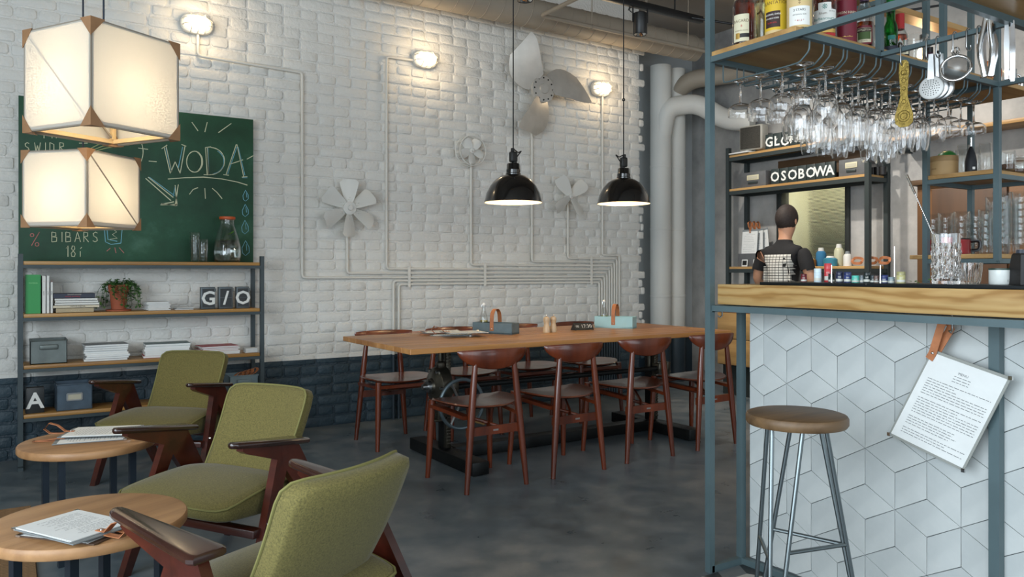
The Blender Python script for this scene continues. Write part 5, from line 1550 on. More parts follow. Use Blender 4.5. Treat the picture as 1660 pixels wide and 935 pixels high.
fb('hook_rail', (2.74, YC, RZ0 - 0.003), (2.74, YD, RZ0 - 0.003), 0.020, 0.016)
fb('post', (2.74, YC, RZ0), (2.74, YC, TOPZ), 0.022); fb('post', (3.18, YC, RZ0), (3.18, YC, TOPZ), 0.022); fb('post', (3.617, YC, RZ0), (3.617, YC, TOPZ), 0.022)
fb('post', (3.617, YC, 1.205), (3.617, YC, RZ0), 0.024); fb('post', (3.617, 2.022, 0), (3.617, 2.022, TOPZ), 0.024)
fb('post', (4.02, YC, 1.205), (4.02, YC, TOPZ), 0.024); fb('post', (4.02, 2.022, 0), (4.02, 2.022, TOPZ), 0.024)
for z in (1.575, 1.205):
    for p0, p1 in (((3.617, YC), (3.617, 2.022)), ((3.617, YC), (4.02, YC)), ((4.02, YC), (4.02, 2.022)), ((3.617, 2.022), (4.02, 2.022))):
        fb('shelf_rail', (p0[0], p0[1], z), (p1[0], p1[1], z), 0.022, 0.020)
o3 = Vector((BX, BEND, 0))
def board(x0, x1, y0, y1, z0, th, mat=OAK_Y):
    return MB().rbox(((x0+x1)/2-BX, (y0+y1)/2-BEND, z0+th/2), (x1-x0, y1-y0, th), 0.002, 1).obj('shelf_board', mat, fr)
SHZ = RZ0 + 0.011
OAKA = wood('rack_oak', srgb(150, 112, 64), srgb(196, 156, 100), 'X', 9, 0.45)
board(BX - 0.004, 2.74, YC + 0.012, BEND, SHZ, 0.020, OAKA); board(2.742, 3.617, YC + 0.012, BEND, SHZ, 0.020, OAKA)
board(BX, 3.0, 0.4, YD - 0.004, SHZ, 0.020, OAKA); board(3.002, 3.617, 0.4, YD - 0.004, SHZ, 0.020, OAKA)
board(3.612, 4.02, YC + 0.013, 2.02, 1.587, 0.020, OAKA); board(3.612, 4.02, YC + 0.013, 2.10, 1.217, 0.020, OAKA)
board(3.619, 4.02, YC + 0.012, BEND, SHZ, 0.020, OAKA)
# hanger wires for the stemware
WX = [2.337, 2.416, 2.455, 2.530, 2.552, 2.633, 2.656, 2.731, 2.760, 2.838, 2.862, 2.940, 2.963, 3.045, 3.068, 3.150, 3.175, 3.255, 3.280, 3.360, 3.385, 3.465, 3.49, 3.57]
WZ = 1.893
for x in WX:
    pts = [(x, YC + 0.008, RZ0 - 0.01), (x, YC + 0.010, RZ0 - 0.045), (x, YC + 0.05, WZ + 0.002), (x, YC + 0.10, WZ), (x, BEND - 0.02, WZ), (x, BEND - 0.006, WZ + 0.004), (x, BEND - 0.006, RZ0 - 0.01)]
    MB().tube([(p[0]-BX, p[1]-BEND, p[2]) for p in rounded_path(pts, 0.012, 3)], 0.0028, 6).obj('hanger_wire', STEEL, fr, 50)

# ---- counter
ct = thing('bar_counter', 'thick oak bar counter with a black steel top plate', 'counter', (BX, 0.75, 1.03))
m, nt, b, out = new_mat('counter_oak')
tcn = nt.nodes.new('ShaderNodeTexCoord'); mpn = nt.nodes.new('ShaderNodeMapping'); mpn.inputs['Scale'].default_value = (1, 0.16, 1)
nt.links.new(tcn.outputs['Object'], mpn.inputs[0])
wv = nt.nodes.new('ShaderNodeTexWave'); wv.bands_direction = 'Z'; wv.inputs['Scale'].default_value = 9; wv.inputs['Distortion'].default_value = 11; wv.inputs['Detail'].default_value = 3; wv.inputs['Detail Scale'].default_value = 1.6
nt.links.new(mpn.outputs[0], wv.inputs[0])
r = ramp(nt, wv.outputs['Fac'], [(0.0, srgb(170, 128, 72)), (0.3, srgb(194, 154, 96)), (1.0, srgb(208, 172, 114))])
fn = noise(nt, 'Object', 60, 4, 0.6, (1, 0.06, 1))
mxc = nt.nodes.new('ShaderNodeMix'); mxc.data_type = 'RGBA'; mxc.blend_type = 'MULTIPLY'; mxc.inputs['Factor'].default_value = 0.35
nt.links.new(r.outputs[0], mxc.inputs['A']); nt.links.new(fn.outputs['Fac'], mxc.inputs['B']); nt.links.new(mxc.outputs['Result'], b.inputs['Base Color'])
b.inputs['Roughness'].default_value = 0.42
COUNTEROAK = m
MB().rbox((0.34, 0.0, 0.0405), (0.64, 2.78, 0.077), 0.003).obj('worktop', COUNTEROAK, ct)
ct.location = (BX, BEND - 0.02 - 1.39, 1.031)
yc = BEND - 0.02 - 1.39
MB().rbox((0.145, 1.905 - 0.9 - yc - 0.24, 0.0845), (0.245, 2.26, 0.011), 0.002).obj('top_plate', BLACKSTEEL, ct)
MB().box((0.0225, 1.475 - yc - 0.001, 0.0850), (0.0215, 1.475 - yc + 0.001, 0.0898)).obj('plate_joint', CHROME, ct, 0)
CZ = 1.031 + 0.0905
# hooks under the counter
for i, (y, lab) in enumerate(((2.075, 'small steel hook under the counter corner'), (1.262, 'small steel hook holding the hanging menu'))):
    h = MB().tube([(2.296, y, 1.006), (2.296, y, 0.990), (2.285, y, 0.984), (2.272, y, 0.990)], 0.003, 6)
    if i == 1: h = MB().tube([(2.40, y, 1.03), (2.40, y, 0.985), (2.393, y, 0.974), (2.383, y, 0.980)], 0.0034, 6)
    tag(h.obj('hook', BRUSHED, None, 60), lab, 'hook', 'hooks under the counter')

# ---- patterned floor tiles in front of the bar
ft = thing('floor_inlay', 'strip of dark and pale rhombic floor tiles along the bar', 'floor tiles', (0, 0, 0.0))
ft['kind'] = 'structure'
FT = [plain('floor_tile_dark', srgb(44, 48, 50), 0.5), plain('floor_tile_mid', srgb(96, 100, 102), 0.5), plain('floor_tile_pale', srgb(168, 164, 156), 0.5)]
k_ = 0
for j in range(-3, 3):
    for i in range(-10, 3):
        vy = 2.02 + i*0.214 + (0.107 if j % 2 else 0); vx = 2.25 + j*0.183
        for ti, pl_ in enumerate(([(0,0),(.107,-.061),(.214,0),(.107,.061)], [(0,0),(.107,.061),(.107,.183),(0,.122)], [(0,0),(0,.122),(-.107,.183),(-.107,.061)])):
            p = [(vx + q[1], vy + q[0]) for q in pl_]
            for ax, lim, less in ((0, 2.20, False), (0, 2.433, True), (1, 0.55, False), (1, 2.092, True)):
                if p: p = clip_poly(p, ax, lim, less)
            if p and len(p) >= 3:
                MB().prism(p, 0.0003, 0.003, 'Z').obj('tile', FT[ti], ft, 0)
# ---- entrance mat at the left
mt_ = thing('entrance_mat', 'ribbed brown entrance mat set in the floor at the lower left', 'mat', (-0.832, 3.55, 0))
COIR = plain('coir_brown', srgb(120, 92, 62), 0.9, 0, 0.2, 40); MATB = plain('mat_dark', srgb(46, 40, 34), 0.9)
MB().box((-0.95, -0.85, 0.0), (0.92, 0.95, 0.004)).obj('mat_base', MATB, mt_, 0)
rbm = None
for i in range(100):
    y = -0.845 + i*0.018
    if rbm is None: rbm = MB().rbox((0, 0, 0.008), (1.86, 0.009, 0.008), 0.002, 1).mesh('rib', COIR, 0)
    o = link('rib', rbm, mt_); o.location = (-0.012, y, 0)

# ================================================================== STEMWARE
GLASSW = glass('stemware_glass', (1, 1, 1), 0.0, 1.45)
CRYSTAL = glass('cut_crystal', (1, 1, 1), 0.0, 1.5)
def stem_mesh(name, bowl, stem_h, foot_r, n=24):
    """hangs upside down: foot at z=0 (top), rim below. bowl: outer (r, dz) from stem end to rim"""
    out_ = [(0, 0.0), (foot_r-0.001, 0.0), (foot_r, -0.0012), (foot_r-0.001, -0.0025), (0.010, -0.006), (0.0045, -0.014), (0.0036, -stem_h*0.6), (0.0045, -stem_h)]
    o_ = [(r_, -stem_h-z_) for r_, z_ in bowl]
    th = 0.0013
    inn = [(max(r_-th, 0.0), -stem_h-z_-(0.004 if i == 0 else 0)) for i, (r_, z_) in enumerate(bowl)]
    prof = out_ + o_ + inn[::-1]
    prof.append((0, -stem_h-bowl[0][1]-0.006))
    return MB().lathe(prof, n).mesh(name, GLASSW, 60)
COUPE = stem_mesh('coupe', [(0.008, 0.004), (0.030, 0.010), (0.044, 0.022), (0.0472, 0.036), (0.0465, 0.055)], 0.085, 0.032)
BALLOON = stem_mesh('balloon', [(0.008, 0.004), (0.028, 0.014), (0.041, 0.036), (0.0455, 0.062), (0.043, 0.09), (0.036, 0.118)], 0.085, 0.034)
TALLWINE = stem_mesh('wine', [(0.008, 0.004), (0.026, 0.020), (0.036, 0.050), (0.0385, 0.085), (0.036, 0.120), (0.031, 0.150)], 0.10, 0.034)
MARTINI = stem_mesh('martini', [(0.006, 0.004), (0.020, 0.028), (0.038, 0.058), (0.0485, 0.078)], 0.090, 0.034)
KINDS_G = {'coupe': (COUPE, 'coupe_glass', 'clear coupe glass hanging upside down in the bar rack', 'hanging coupe glasses'),
           'balloon': (BALLOON, 'balloon_glass', 'clear balloon wine glass hanging upside down in the bar rack', 'hanging balloon glasses'),
           'wine': (TALLWINE, 'wine_glass', 'clear tall tulip wine glass hanging upside down in the bar rack', 'hanging tulip wine glasses'),
           'martini': (MARTINI, 'cone_glass', 'clear cone cocktail glass hanging upside down in the bar rack', 'hanging cone glasses')}
slots_x = [(WX[i*2+1]+WX[i*2+2])/2 if i*2+2 < len(WX) else None for i in range(12)]
slots_x = [(WX[2*i]+WX[2*i+1])/2 for i in range(12)]
rg2 = random.Random(17)
plan = {0: ['coupe', 'coupe', 'coupe', 'coupe'], 1: ['balloon', 'wine', 'coupe', 'coupe'], 2: ['wine', 'wine', 'balloon', 'coupe'], 3: ['wine', 'martini', 'wine', 'balloon'],
        4: ['wine', 'wine', 'wine', 'wine'], 5: ['balloon', 'wine', 'wine', 'wine'], 6: ['wine', 'wine', 'balloon', 'wine'], 7: ['wine', 'wine', 'wine', 'coupe'], 8: ['balloon', 'balloon', 'wine', 'wine'],
        9: ['coupe', 'coupe', 'coupe', 'wine'], 10: ['coupe', 'coupe', 'coupe'], 11: ['coupe', 'coupe']}
for ri, lst in plan.items():
    x = slots_x[ri]
    for gi, kd in enumerate(lst):
        me, nm, lab, grp = KINDS_G[kd]
        y = YC + 0.056 + gi*0.0975 + rg2.uniform(-0.001, 0.001)
        o = link(nm, me)
        o.location = (x, y, WZ + 0.0052)
        o.rotation_euler = (0, rg2.uniform(-0.02, 0.02), rg2.uniform(0, 6))
        tag(o, 'clear %s hanging in the %s hanger row from the corner post, %s' % (nm.replace('_', ' '), ['first','second','third','fourth','fifth','sixth','seventh','eighth','ninth','tenth','eleventh','twelfth'][ri], ['foremost', 'second', 'third', 'rearmost'][gi]), 'glass', grp)

# ================================================================== BOTTLES ON THE RACK
TOP = SHZ + 0.0205
def wrap_text(body, size, r, z, phi, mat, name, parent, squeeze=1.0):
    """flat print bent around a bottle of radius r, centred at angle phi"""
    vs, fs = text_geo(body, size)
    out_ = []
    for v_ in vs:
        a = phi + v_.x*squeeze/r
        out_.append(((r)*math.cos(a), (r)*math.sin(a), z + v_.y))
    return MB().add(out_, fs).obj(name, mat, parent, 0)
def label_patch(r, z0, z1, phi, half, mat, parent, name='label', n=18):
    vs = []; fs = []
    for k_ in range(n+1):
        a = phi - half + 2*half*k_/n
        vs += [(r*math.cos(a), r*math.sin(a), z0), (r*math.cos(a), r*math.sin(a), z1)]
    for k_ in range(n): fs.append((2*k_, 2*k_+2, 2*k_+3, 2*k_+1))
    return MB().add(vs, fs).obj(name, mat, parent, 50)
def rum_bottle(label, loc, R_, hb, hs_, hn, liquid, capm, glassm=None, fill=1.0, base=0.0):
    t = thing('spirit_bottle', label, 'bottle', loc, 0, 'spirit bottles on the bar rack')
    prof = [(R_-0.004, 0.0), (R_, 0.005), (R_, hb), (R_*0.92, hb+hs_*0.35), (R_*0.6, hb+hs_*0.75), (0.0155, hb+hs_), (0.0145, hb+hs_+hn)]
    MB().lathe(vessel(prof, 0.0025), 36).obj('bottle_body', glassm or CLEAR, t, 60)
    if liquid:
        lv = [(0, 0.006), (R_-0.0045, 0.007), (R_-0.0032, 0.012), (R_-0.0032, hb*fill)]
        if fill >= 1: lv += [(R_*0.92-0.0035, hb+hs_*0.35)]
        lv += [(0, lv[-1][1])]
        MB().lathe(lv, 32).obj('spirit', liquid, t, 60)
    zc = hb+hs_+hn
    MB().lathe([(0.0152, zc-0.05), (0.0165, zc-0.05), (0.0165, zc+0.012), (0, zc+0.012)], 24).obj('cap', capm, t, 40)
    return t
AMBER = glass('amber_rum', (0.55, 0.12, 0.02), 0, 1.36); DARKRUM = glass('dark_rum', (0.24, 0.03, 0.012), 0, 1.36); PALERUM = glass('pale_rum', (0.95, 0.88, 0.5), 0, 1.36); GOLD = glass('gold_rum', (0.85, 0.5, 0.08), 0, 1.36)
CREAML = plain('cream_label', srgb(214, 206, 176), 0.6); YELL = plain('yellow_label', srgb(214, 178, 44), 0.6); DARKL = plain('dark_brown_label', srgb(52, 30, 26), 0.6); TANL = plain('tan_label', srgb(206, 180, 128), 0.6)
WHITEL = plain('white_label', srgb(226, 226, 220), 0.6); WINEL = plain('wine_red_label', srgb(112, 20, 40), 0.5); BROWNI = plain('brown_print', srgb(96, 66, 40), 0.7); GOLDP = plain('gold_print', srgb(196, 158, 84), 0.4, 0.6); TEALP = plain('teal_print', srgb(40, 120, 110), 0.7); REDP = plain('red_print', srgb(176, 40, 40), 0.7); WHITEP = plain('white_print', srgb(236, 234, 228), 0.7); BLACKL = plain('black_label', srgb(24, 22, 22), 0.5); PURPLE = plain('purple_cap', srgb(66, 34, 66), 0.4)
def face(p): return math.atan2(-p[1], -p[0])     # direction from the bottle to the viewer
def P2(px, X=None, Y=None): 
    g_ = at_x(px, 60, X) if X else at_y(px, 60, Y); return (g_.x, g_.y, TOP)
# 1 amber rum, cream label
p = P2(1206, X=2.335); t = rum_bottle('amber rum bottle with a cream label at the rack corner', p, 0.042, 0.155, 0.06, 0.06, DARKRUM, BLACKL); f_ = face(p) + 0.28
label_patch(0.0424, 0.016, 0.118, f_-0.55, 0.72, CREAML, t); label_patch(0.0426, 0.030, 0.045, f_-0.3, 0.5, BLACKL, t, 'label_band')
wrap_text('BACARDI', 0.0155, 0.0427, 0.092, f_-0.5, BROWNI, 'lettering', t); wrap_text('8', 0.013, 0.0427, 0.073, f_-0.5, REDP, 'lettering', t); wrap_text('RESERVA OCHO', 0.007, 0.0427, 0.056, f_-0.5, BROWNI, 'lettering', t)
label_patch(0.0428, 0.026, 0.048, f_-0.85, 0.2, GOLDP, t, 'seal')
# 2 clear bottle behind
p = P2(1237, X=2.42); t = rum_bottle('clear bottle of pale spirit behind the amber rum', p, 0.034, 0.165, 0.06, 0.06, PALERUM, CHROME)
label_patch(0.0344, 0.02, 0.11, face(p)+0.7, 0.5, YELL, t)
# 3 dark rum, yellow label
p = P2(1259, X=2.335); t = rum_bottle('dark rum bottle with a yellow label and dark panel', p, 0.041, 0.165, 0.05, 0.06, AMBER, BLACKL); f_ = face(p)
label_patch(0.0414, 0.012, 0.150, f_, 1.45, YELL, t); label_patch(0.0417, 0.030, 0.088, f_-0.38, 0.68, DARKL, t, 'label_panel'); label_patch(0.0416, 0.006, 0.020, f_, 1.2, TANL, t, 'label_band')
wrap_text('PLANTATION', 0.0175, 0.0419, 0.118, f_-0.12, BROWNI, 'lettering', t, 0.95); wrap_text('ORIGINAL DARK', 0.0088, 0.0421, 0.076, f_-0.40, WHITEP, 'lettering', t); wrap_text('DOUBLE AGED', 0.0075, 0.0421, 0.062, f_-0.40, WHITEP, 'lettering', t); wrap_text('RUM 40%', 0.0085, 0.0421, 0.046, f_-0.40, REDP, 'lettering', t); wrap_text('Original Rum', 0.010, 0.0419, 0.139, f_-0.1, BROWNI, 'lettering', t)
# 4 tan label, 3 stars
p = P2(1296, X=2.337); t = rum_bottle('white rum bottle with a tan label and white panel', p, 0.042, 0.175, 0.05, 0.06, PALERUM, GOLDP); f_ = face(p)
label_patch(0.0424, 0.004, 0.158, f_, 1.5, TANL, t); label_patch(0.0427, 0.012, 0.078, f_, 0.9, WHITEL, t, 'label_panel')
wrap_text('PLANTATION', 0.0175, 0.0429, 0.118, f_, BROWNI, 'lettering', t, 0.95); wrap_text('3 STARS', 0.012, 0.0431, 0.064, f_, DARKINK, 'lettering', t); wrap_text('ARTISANAL RUM', 0.0062, 0.0431, 0.048, f_, DARKINK, 'lettering', t); wrap_text('Artisanal Rum', 0.010, 0.0429, 0.143, f_, BROWNI, 'lettering', t); wrap_text('‡', 0.020, 0.0429, 0.094, f_, BROWNI, 'emblem', t); wrap_text('* 41.2 *', 0.010, 0.0431, 0.027, f_, REDP, 'lettering', t)
# 5 white arched label
p = P2(1337, Y=1.772); t = rum_bottle('dark rum bottle with an arched white label and teal emblem', p, 0.042, 0.165, 0.06, 0.05, DARKRUM, BLACKL); f_ = face(p)
label_patch(0.0424, 0.042, 0.100, f_, 1.05, WHITEL, t); label_patch(0.0424, 0.100, 0.125, f_, 0.55, WHITEL, t, 'label_arch'); label_patch(0.0424, 0.016, 0.030, f_, 1.0, GOLDP, t, 'label_band'); label_patch(0.0425, 0.004, 0.015, f_, 1.0, REDP, t, 'label_band')
wrap_text('Rhum', 0.012, 0.0428, 0.086, f_-0.15, BROWNI, 'lettering', t); wrap_text('Barbancourt', 0.0155, 0.0428, 0.067, f_-0.1, TEALP, 'lettering', t); wrap_text('* * *', 0.012, 0.0428, 0.090, f_+0.62, DARKINK, 'lettering', t); wrap_text('❋', 0.026, 0.0428, 0.110, f_, TEALP, 'emblem', t)
# 6 wine red label
p = P2(1371, Y=1.772); t = rum_bottle('bottle with a full wine red label marked 151', p, 0.0375, 0.175, 0.05, 0.05, DARKRUM, CREAML); f_ = face(p)
label_patch(0.0379, 0.004, 0.160, f_, 1.55, WINEL, t)
wrap_text('LEMON HART', 0.0135, 0.0382, 0.112, f_, CREAML, 'lettering', t); wrap_text('151', 0.017, 0.0382, 0.093, f_-0.15, CREAML, 'lettering', t); wrap_text('RUM', 0.009, 0.0382, 0.072, f_, CREAML, 'lettering', t); wrap_text('~~~', 0.03, 0.0382, 0.024, f_, GOLDP, 'lettering', t)
# 7 oval landscape label
p = P2(1401, Y=1.775); t = rum_bottle('rum bottle with a framed landscape label and purple cap', p, 0.036, 0.115, 0.07, 0.05, AMBER, PURPLE, fill=0.9); f_ = face(p)
label_patch(0.0364, 0.016, 0.086, f_, 0.85, WINEL, t); label_patch(0.0367, 0.022, 0.078, f_, 0.72, CREAML, t, 'label_panel'); label_patch(0.0369, 0.034, 0.062, f_, 0.62, plain('label_green', srgb(74, 96, 52), 0.7), t, 'label_picture')
label_patch(0.0370, 0.062, 0.077, f_, 0.70, DARKL, t, 'label_banner'); wrap_text('APPLETON', 0.0105, 0.0373, 0.069, f_, CREAML, 'lettering', t); wrap_text('ESTATE', 0.007, 0.0373, 0.028, f_, BROWNI, 'lettering', t)
# 8 clear decanter
p = P2(1417, Y=1.86); t = rum_bottle('clear empty decanter behind the steel post', p, 0.040, 0.10, 0.05, 0.05, None, CHROME)
# 9 green bottle
GREENG = glass('green_glass', (0.05, 0.5, 0.12))
p = P2(1444, Y=1.762); t = rum_bottle('slim green glass bottle with a dark base label', p, 0.0255, 0.10, 0.05, 0.07, None, plain('green_foil', srgb(20, 110, 50), 0.3, 0.5), GREENG); f_ = face(p)
label_patch(0.0258, 0.002, 0.034, f_, 1.5, plain('dark_blue_label', srgb(24, 30, 48), 0.5), t); label_patch(0.0259, 0.058, 0.074, f_+0.1, 0.5, TEALP, t, 'emblem')
# 10 pepper sauce
p = P2(1459, Y=1.785); t = rum_bottle('small flask of red sauce with a diamond label', p, 0.030, 0.085, 0.05, 0.04, glass('red_sauce', (0.6, 0.09, 0.03), 0, 1.36), REDP); f_ = face(p)
MB().add([((0.0304)*math.cos(f_+a), 0.0304*math.sin(f_+a), z) for a, z in ((-0.8, 0.045), (0, 0.012), (0.8, 0.045), (0, 0.085))], [(0,1,2,3)]).obj('label', WHITEL, t, 0)
# 11 glass pitcher
p = P2(1482, Y=1.80)
pit = thing('glass_pitcher', 'wide clear glass pitcher on the rack behind the spoon', 'pitcher', p)
MB().lathe(vessel([(0.036, 0), (0.040, 0.006), (0.044, 0.09), (0.050, 0.115), (0.054, 0.122)], 0.003), 32).obj('pitcher_body', CLEAR, pit, 60)
MB().tube(rounded_path([(0.044, 0.0, 0.10), (0.085, 0.0, 0.095), (0.08, 0.0, 0.03), (0.043, 0.0, 0.025)], 0.02), 0.005, 8).obj('handle', CLEAR, pit, 60)
for px, Y_, rr_, hh_, mt, lab in ((1467, 1.74, 0.016, 0.045, BLACKL, 'small black capped bottle in front of the pitcher'), (1508, 1.76, 0.020, 0.055, plain('plum_bottle', srgb(70, 26, 50), 0.3), 'small plum coloured bottle beside the pitcher'), (1521, 1.76, 0.018, 0.05, plain('plum_bottle', srgb(70, 26, 50)), 'small dark bottle at the end of the rack row')):
    p = P2(px, Y=Y_); t = thing('small_bottle', lab, 'bottle', p, 0, 'small bottles on the rack')
    MB().lathe([(0, 0), (rr_, 0), (rr_, hh_*0.7), (rr_*0.5, hh_*0.9), (rr_*0.5, hh_)], 20).obj('bottle_body', mt, t, 50); MB().lathe([(rr_*0.55, hh_*0.95), (rr_*0.55, hh_+0.02), (0, hh_+0.02)], 16).obj('cap', CHROME if mt is BLACKL else BLACKL, t, 50)
    label_patch(rr_+0.0004, hh_*0.15, hh_*0.5, face(p), 0.9, CREAML, t)
# copper mug, jiggers on the far part of the rack shelf
for px, Y_, kind, lab in ((1604, 1.78, 'copper', 'copper mug on the rack behind the tongs'), (1637, 1.80, 'steel', 'dark steel shaker on the rack behind the hanging blade'), (1652, 1.80, 'jig', 'ribbed steel cup at the far end of the rack')):
    p = P2(px, Y=Y_); t = thing('metal_cup', lab, 'cup', (p[0], p[1], TOP))
    cm = plain('copper', srgb(196, 124, 84), 0.25, 1.0) if kind == 'copper' else CHROME
    rr_, hh_ = (0.030, 0.095) if kind != 'jig' else (0.024, 0.07)
    MB().lathe([(0, 0), (rr_*0.9, 0), (rr_, 0.004), (rr_, hh_), (rr_-0.002, hh_), (rr_-0.002, 0.004), (0, 0.004)], 28).obj('cup_body', cm, t, 50)
    if kind != 'jig': MB().tube(rounded_path([(rr_, -0.0, hh_*0.85), (rr_+0.035, -0.02, hh_*0.8), (rr_+0.03, -0.02, hh_*0.25), (rr_, 0, hh_*0.2)], 0.02), 0.004, 8).obj('handle', cm, t, 60)

# ================================================================== HANGING TOOLS
HKZ = RZ0 - 0.003
def s_hook(y, label):
    pts = []
    z0 = HKZ
    for k_ in range(9): a = R(-30 + 210*k_/8); pts.append((2.74 + 0.016*math.cos(a), y, z0 + 0.016*math.sin(a)))
    pts += [(2.724, y, z0-0.03)]
    for k_ in range(9): a = R(180 + 210*k_/8); pts.append((2.738 + 0.014*math.cos(a), y, z0-0.046 + 0.014*math.sin(a)))
    tag(MB().tube(pts, 0.0024, 6).obj('s_hook', BRUSHED, None, 60), label, 'hook', 'hooks on the tool rail')
for y, lab in ((1.617, 'steel hook carrying the brass spatula'), (1.523, 'steel hook carrying the perforated strainers'), (1.488, 'empty steel hook beside the perforated strainers'), (1.43, 'steel hook carrying the round sieve'), (1.385, 'empty doubled hook right of the sieve'), (1.35, 'empty thin hook left of the tongs')):
    s_hook(y, lab)
VF = YAW                                                    # tools hang flat towards the room
def tool(name, label, px, y, ztop, cat):
    return thing(name, label, cat, (2.738, y, ztop), 0)
# brass ornate spatula (faces -x)
BRASS = plain('aged_brass', srgb(150, 128, 66), 0.38, 0.85, 0.3, 60, 0.8, 180)
t = tool('brass_spatula', 'ornate brass spatula hanging from the tool rail', 1470, 1.612, HKZ - 0.050, 'spatula')
out_ = [(-0.006, 0.008), (-0.013, 0.0), (-0.0145, -0.03), (-0.011, -0.075), (-0.0105, -0.105), (-0.018, -0.135), (-0.026, -0.16), (-0.026, -0.185), (-0.012, -0.198)]
o2 = out_ + [(-a, c) for a, c in out_[::-1]]
MB().prism([(a, c) for a, c in o2], -0.002, 0.002, 'X', M=RZ(R(14)) @ Matrix.Scale(1.18, 4)).obj('blade', BRASS, t, 40)
eng = MB()
for cz, rr_ in ((-0.03, 0.008), (-0.055, 0.006), (-0.08, 0.005), (-0.165, 0.017), (-0.165, 0.010), (-0.12, 0.006)):
    eng.tube([(-0.0022, rr_*math.cos(2*math.pi*k_/20), cz + rr_*math.sin(2*math.pi*k_/20)) for k_ in range(20)], 0.0008, 5, True, M=RZ(R(14)) @ Matrix.Scale(1.18, 4))
eng.obj('engraving', plain('brass_dark', srgb(92, 76, 36), 0.5, 0.8), t, 50)['kind'] = 'stuff'
# perforated strainers: one disc with holes in front, two cups behind
for i in range(3):
    t = tool('bar_strainer', ['perforated round strainer with a flat handle, front one', 'steel strainer hanging second behind the perforated one', 'steel strainer hanging last on the same hook'][i], 1510, 1.514 - 0.013*i, HKZ - 0.045, 'strainer')
    t['group'] = 'strainers on one hook'
    M = RZ(R(12))
    MB().prism([(-0.008, 0.004), (0.008, 0.004), (0.011, -0.085), (-0.011, -0.085)], -0.0015+0.0145*i, 0.0015+0.0145*i, 'X', M=M).obj('handle', BRUSHED, t, 30)
    cz = -0.115
    Mc = M @ T(0.0145*i + 0.004, 0, cz) @ RY(R(-90))
    MB().lathe([(0, 0.004), (0.0365, 0.004), (0.040, 0.002), (0.042, -0.004), (0.040, -0.012), (0.036, -0.016), (0, -0.016)], 36, M=Mc).obj('disc', plain('white_steel', (0.60, 0.60, 0.58), 0.55, 0.3) if i == 0 else BRUSHED, t, 40)
    if i == 0:
        hl = MB()
        for rr_, nn in ((0.006, 6), (0.013, 10), (0.020, 14), (0.027, 18)):
            for k_ in range(nn):
                a = 2*math.pi*k_/nn
                hl.cyl((rr_*math.cos(a), rr_*math.sin(a), 0.0041), (rr_*math.cos(a), rr_*math.sin(a), 0.0046), 0.0019, n=6, M=Mc)
        hl.obj('holes', plain('hole_black', (0.01, 0.01, 0.01)), t, 0)['kind'] = 'stuff'
# round sieve
t = tool('tea_sieve', 'round fine mesh sieve hanging by a ring', 1550, 1.428, HKZ - 0.052, 'sieve')
M = RZ(R(18)) @ T(0, 0, -0.058) @ RY(R(-84))
MB().tube([(0.043*math.cos(2*math.pi*k_/40), 0.046*math.sin(2*math.pi*k_/40), 0) for k_ in range(40)], 0.0055, 8, True, M=M).obj('rim', CHROME, t, 60)
MESHM, nt, b, out = new_mat('fine_wire_mesh')
b.inputs['Base Color'].default_value = (0.25, 0.25, 0.24, 1); b.inputs['Metallic'].default_value = 0.8; b.inputs['Roughness'].default_value = 0.4
b.inputs['Alpha'].default_value = 0.62
MB().lathe([(0.042, 0), (0.036, -0.016), (0.022, -0.030), (0, -0.036)], 36, M=M).obj('mesh_bowl', MESHM, t, 60)
MB().tube([(0.0, 0.013*math.cos(2*math.pi*k_/20), 0.0 + 0.013*math.sin(2*math.pi*k_/20)) for k_ in range(20)], 0.0022, 6, True).obj('hang_ring', CHROME, t, 60)
# tongs
t = tool('ice_tongs', 'polished steel tongs hanging at the rail end', 1610, 1.312, HKZ + 0.045, 'tongs'); t.location.x = 2.714
for s_ in (-1, 1):
    pts = [(0.0, s_*0.004, 0.0), (0.0, s_*0.009, -0.05), (0.0, s_*0.018, -0.11), (0.0, s_*0.016, -0.15), (0.0, s_*0.012, -0.175), (0.0, s_*0.006, -0.21)]
    MB().tube(pts, [0.006, 0.010, 0.014, 0.013, 0.011, 0.012], 10, rb=0.004, up=(0, 1, 0), M=RZ(R(20))).obj('arm', CHROME, t, 60)
    for k_ in range(5):
        MB().lathe([(0, 0.004), (0.003, 0.0), (0, -0.004)], 8, c=(0.0, s_*0.012 + (k_-2)*0.004, -0.212), M=RZ(R(20))).obj('tooth', CHROME, t, 60)
# two long flat blades (bar knife and tweezers)
for px, y, dz, mt, lab in ((1635, 1.262, 0.0, BRUSHED, 'long dull steel spatula hanging at the rail end'), (1645, 1.244, -0.01, CHROME, 'long bright steel tweezers hanging at the rail end')):
    t = tool('steel_spatula' if dz == 0 else 'steel_tweezers', lab, px, y, HKZ + dz, 'utensil')
    MB().prism([(-0.005, 0.012), (0.005, 0.012), (0.008, -0.07), (0.0055, -0.185), (-0.0055, -0.185), (-0.008, -0.07)], -0.0012, 0.0012, 'X', M=RZ(R(16)) @ T(-0.014, 0, 0)).obj('blade', mt, t, 30)

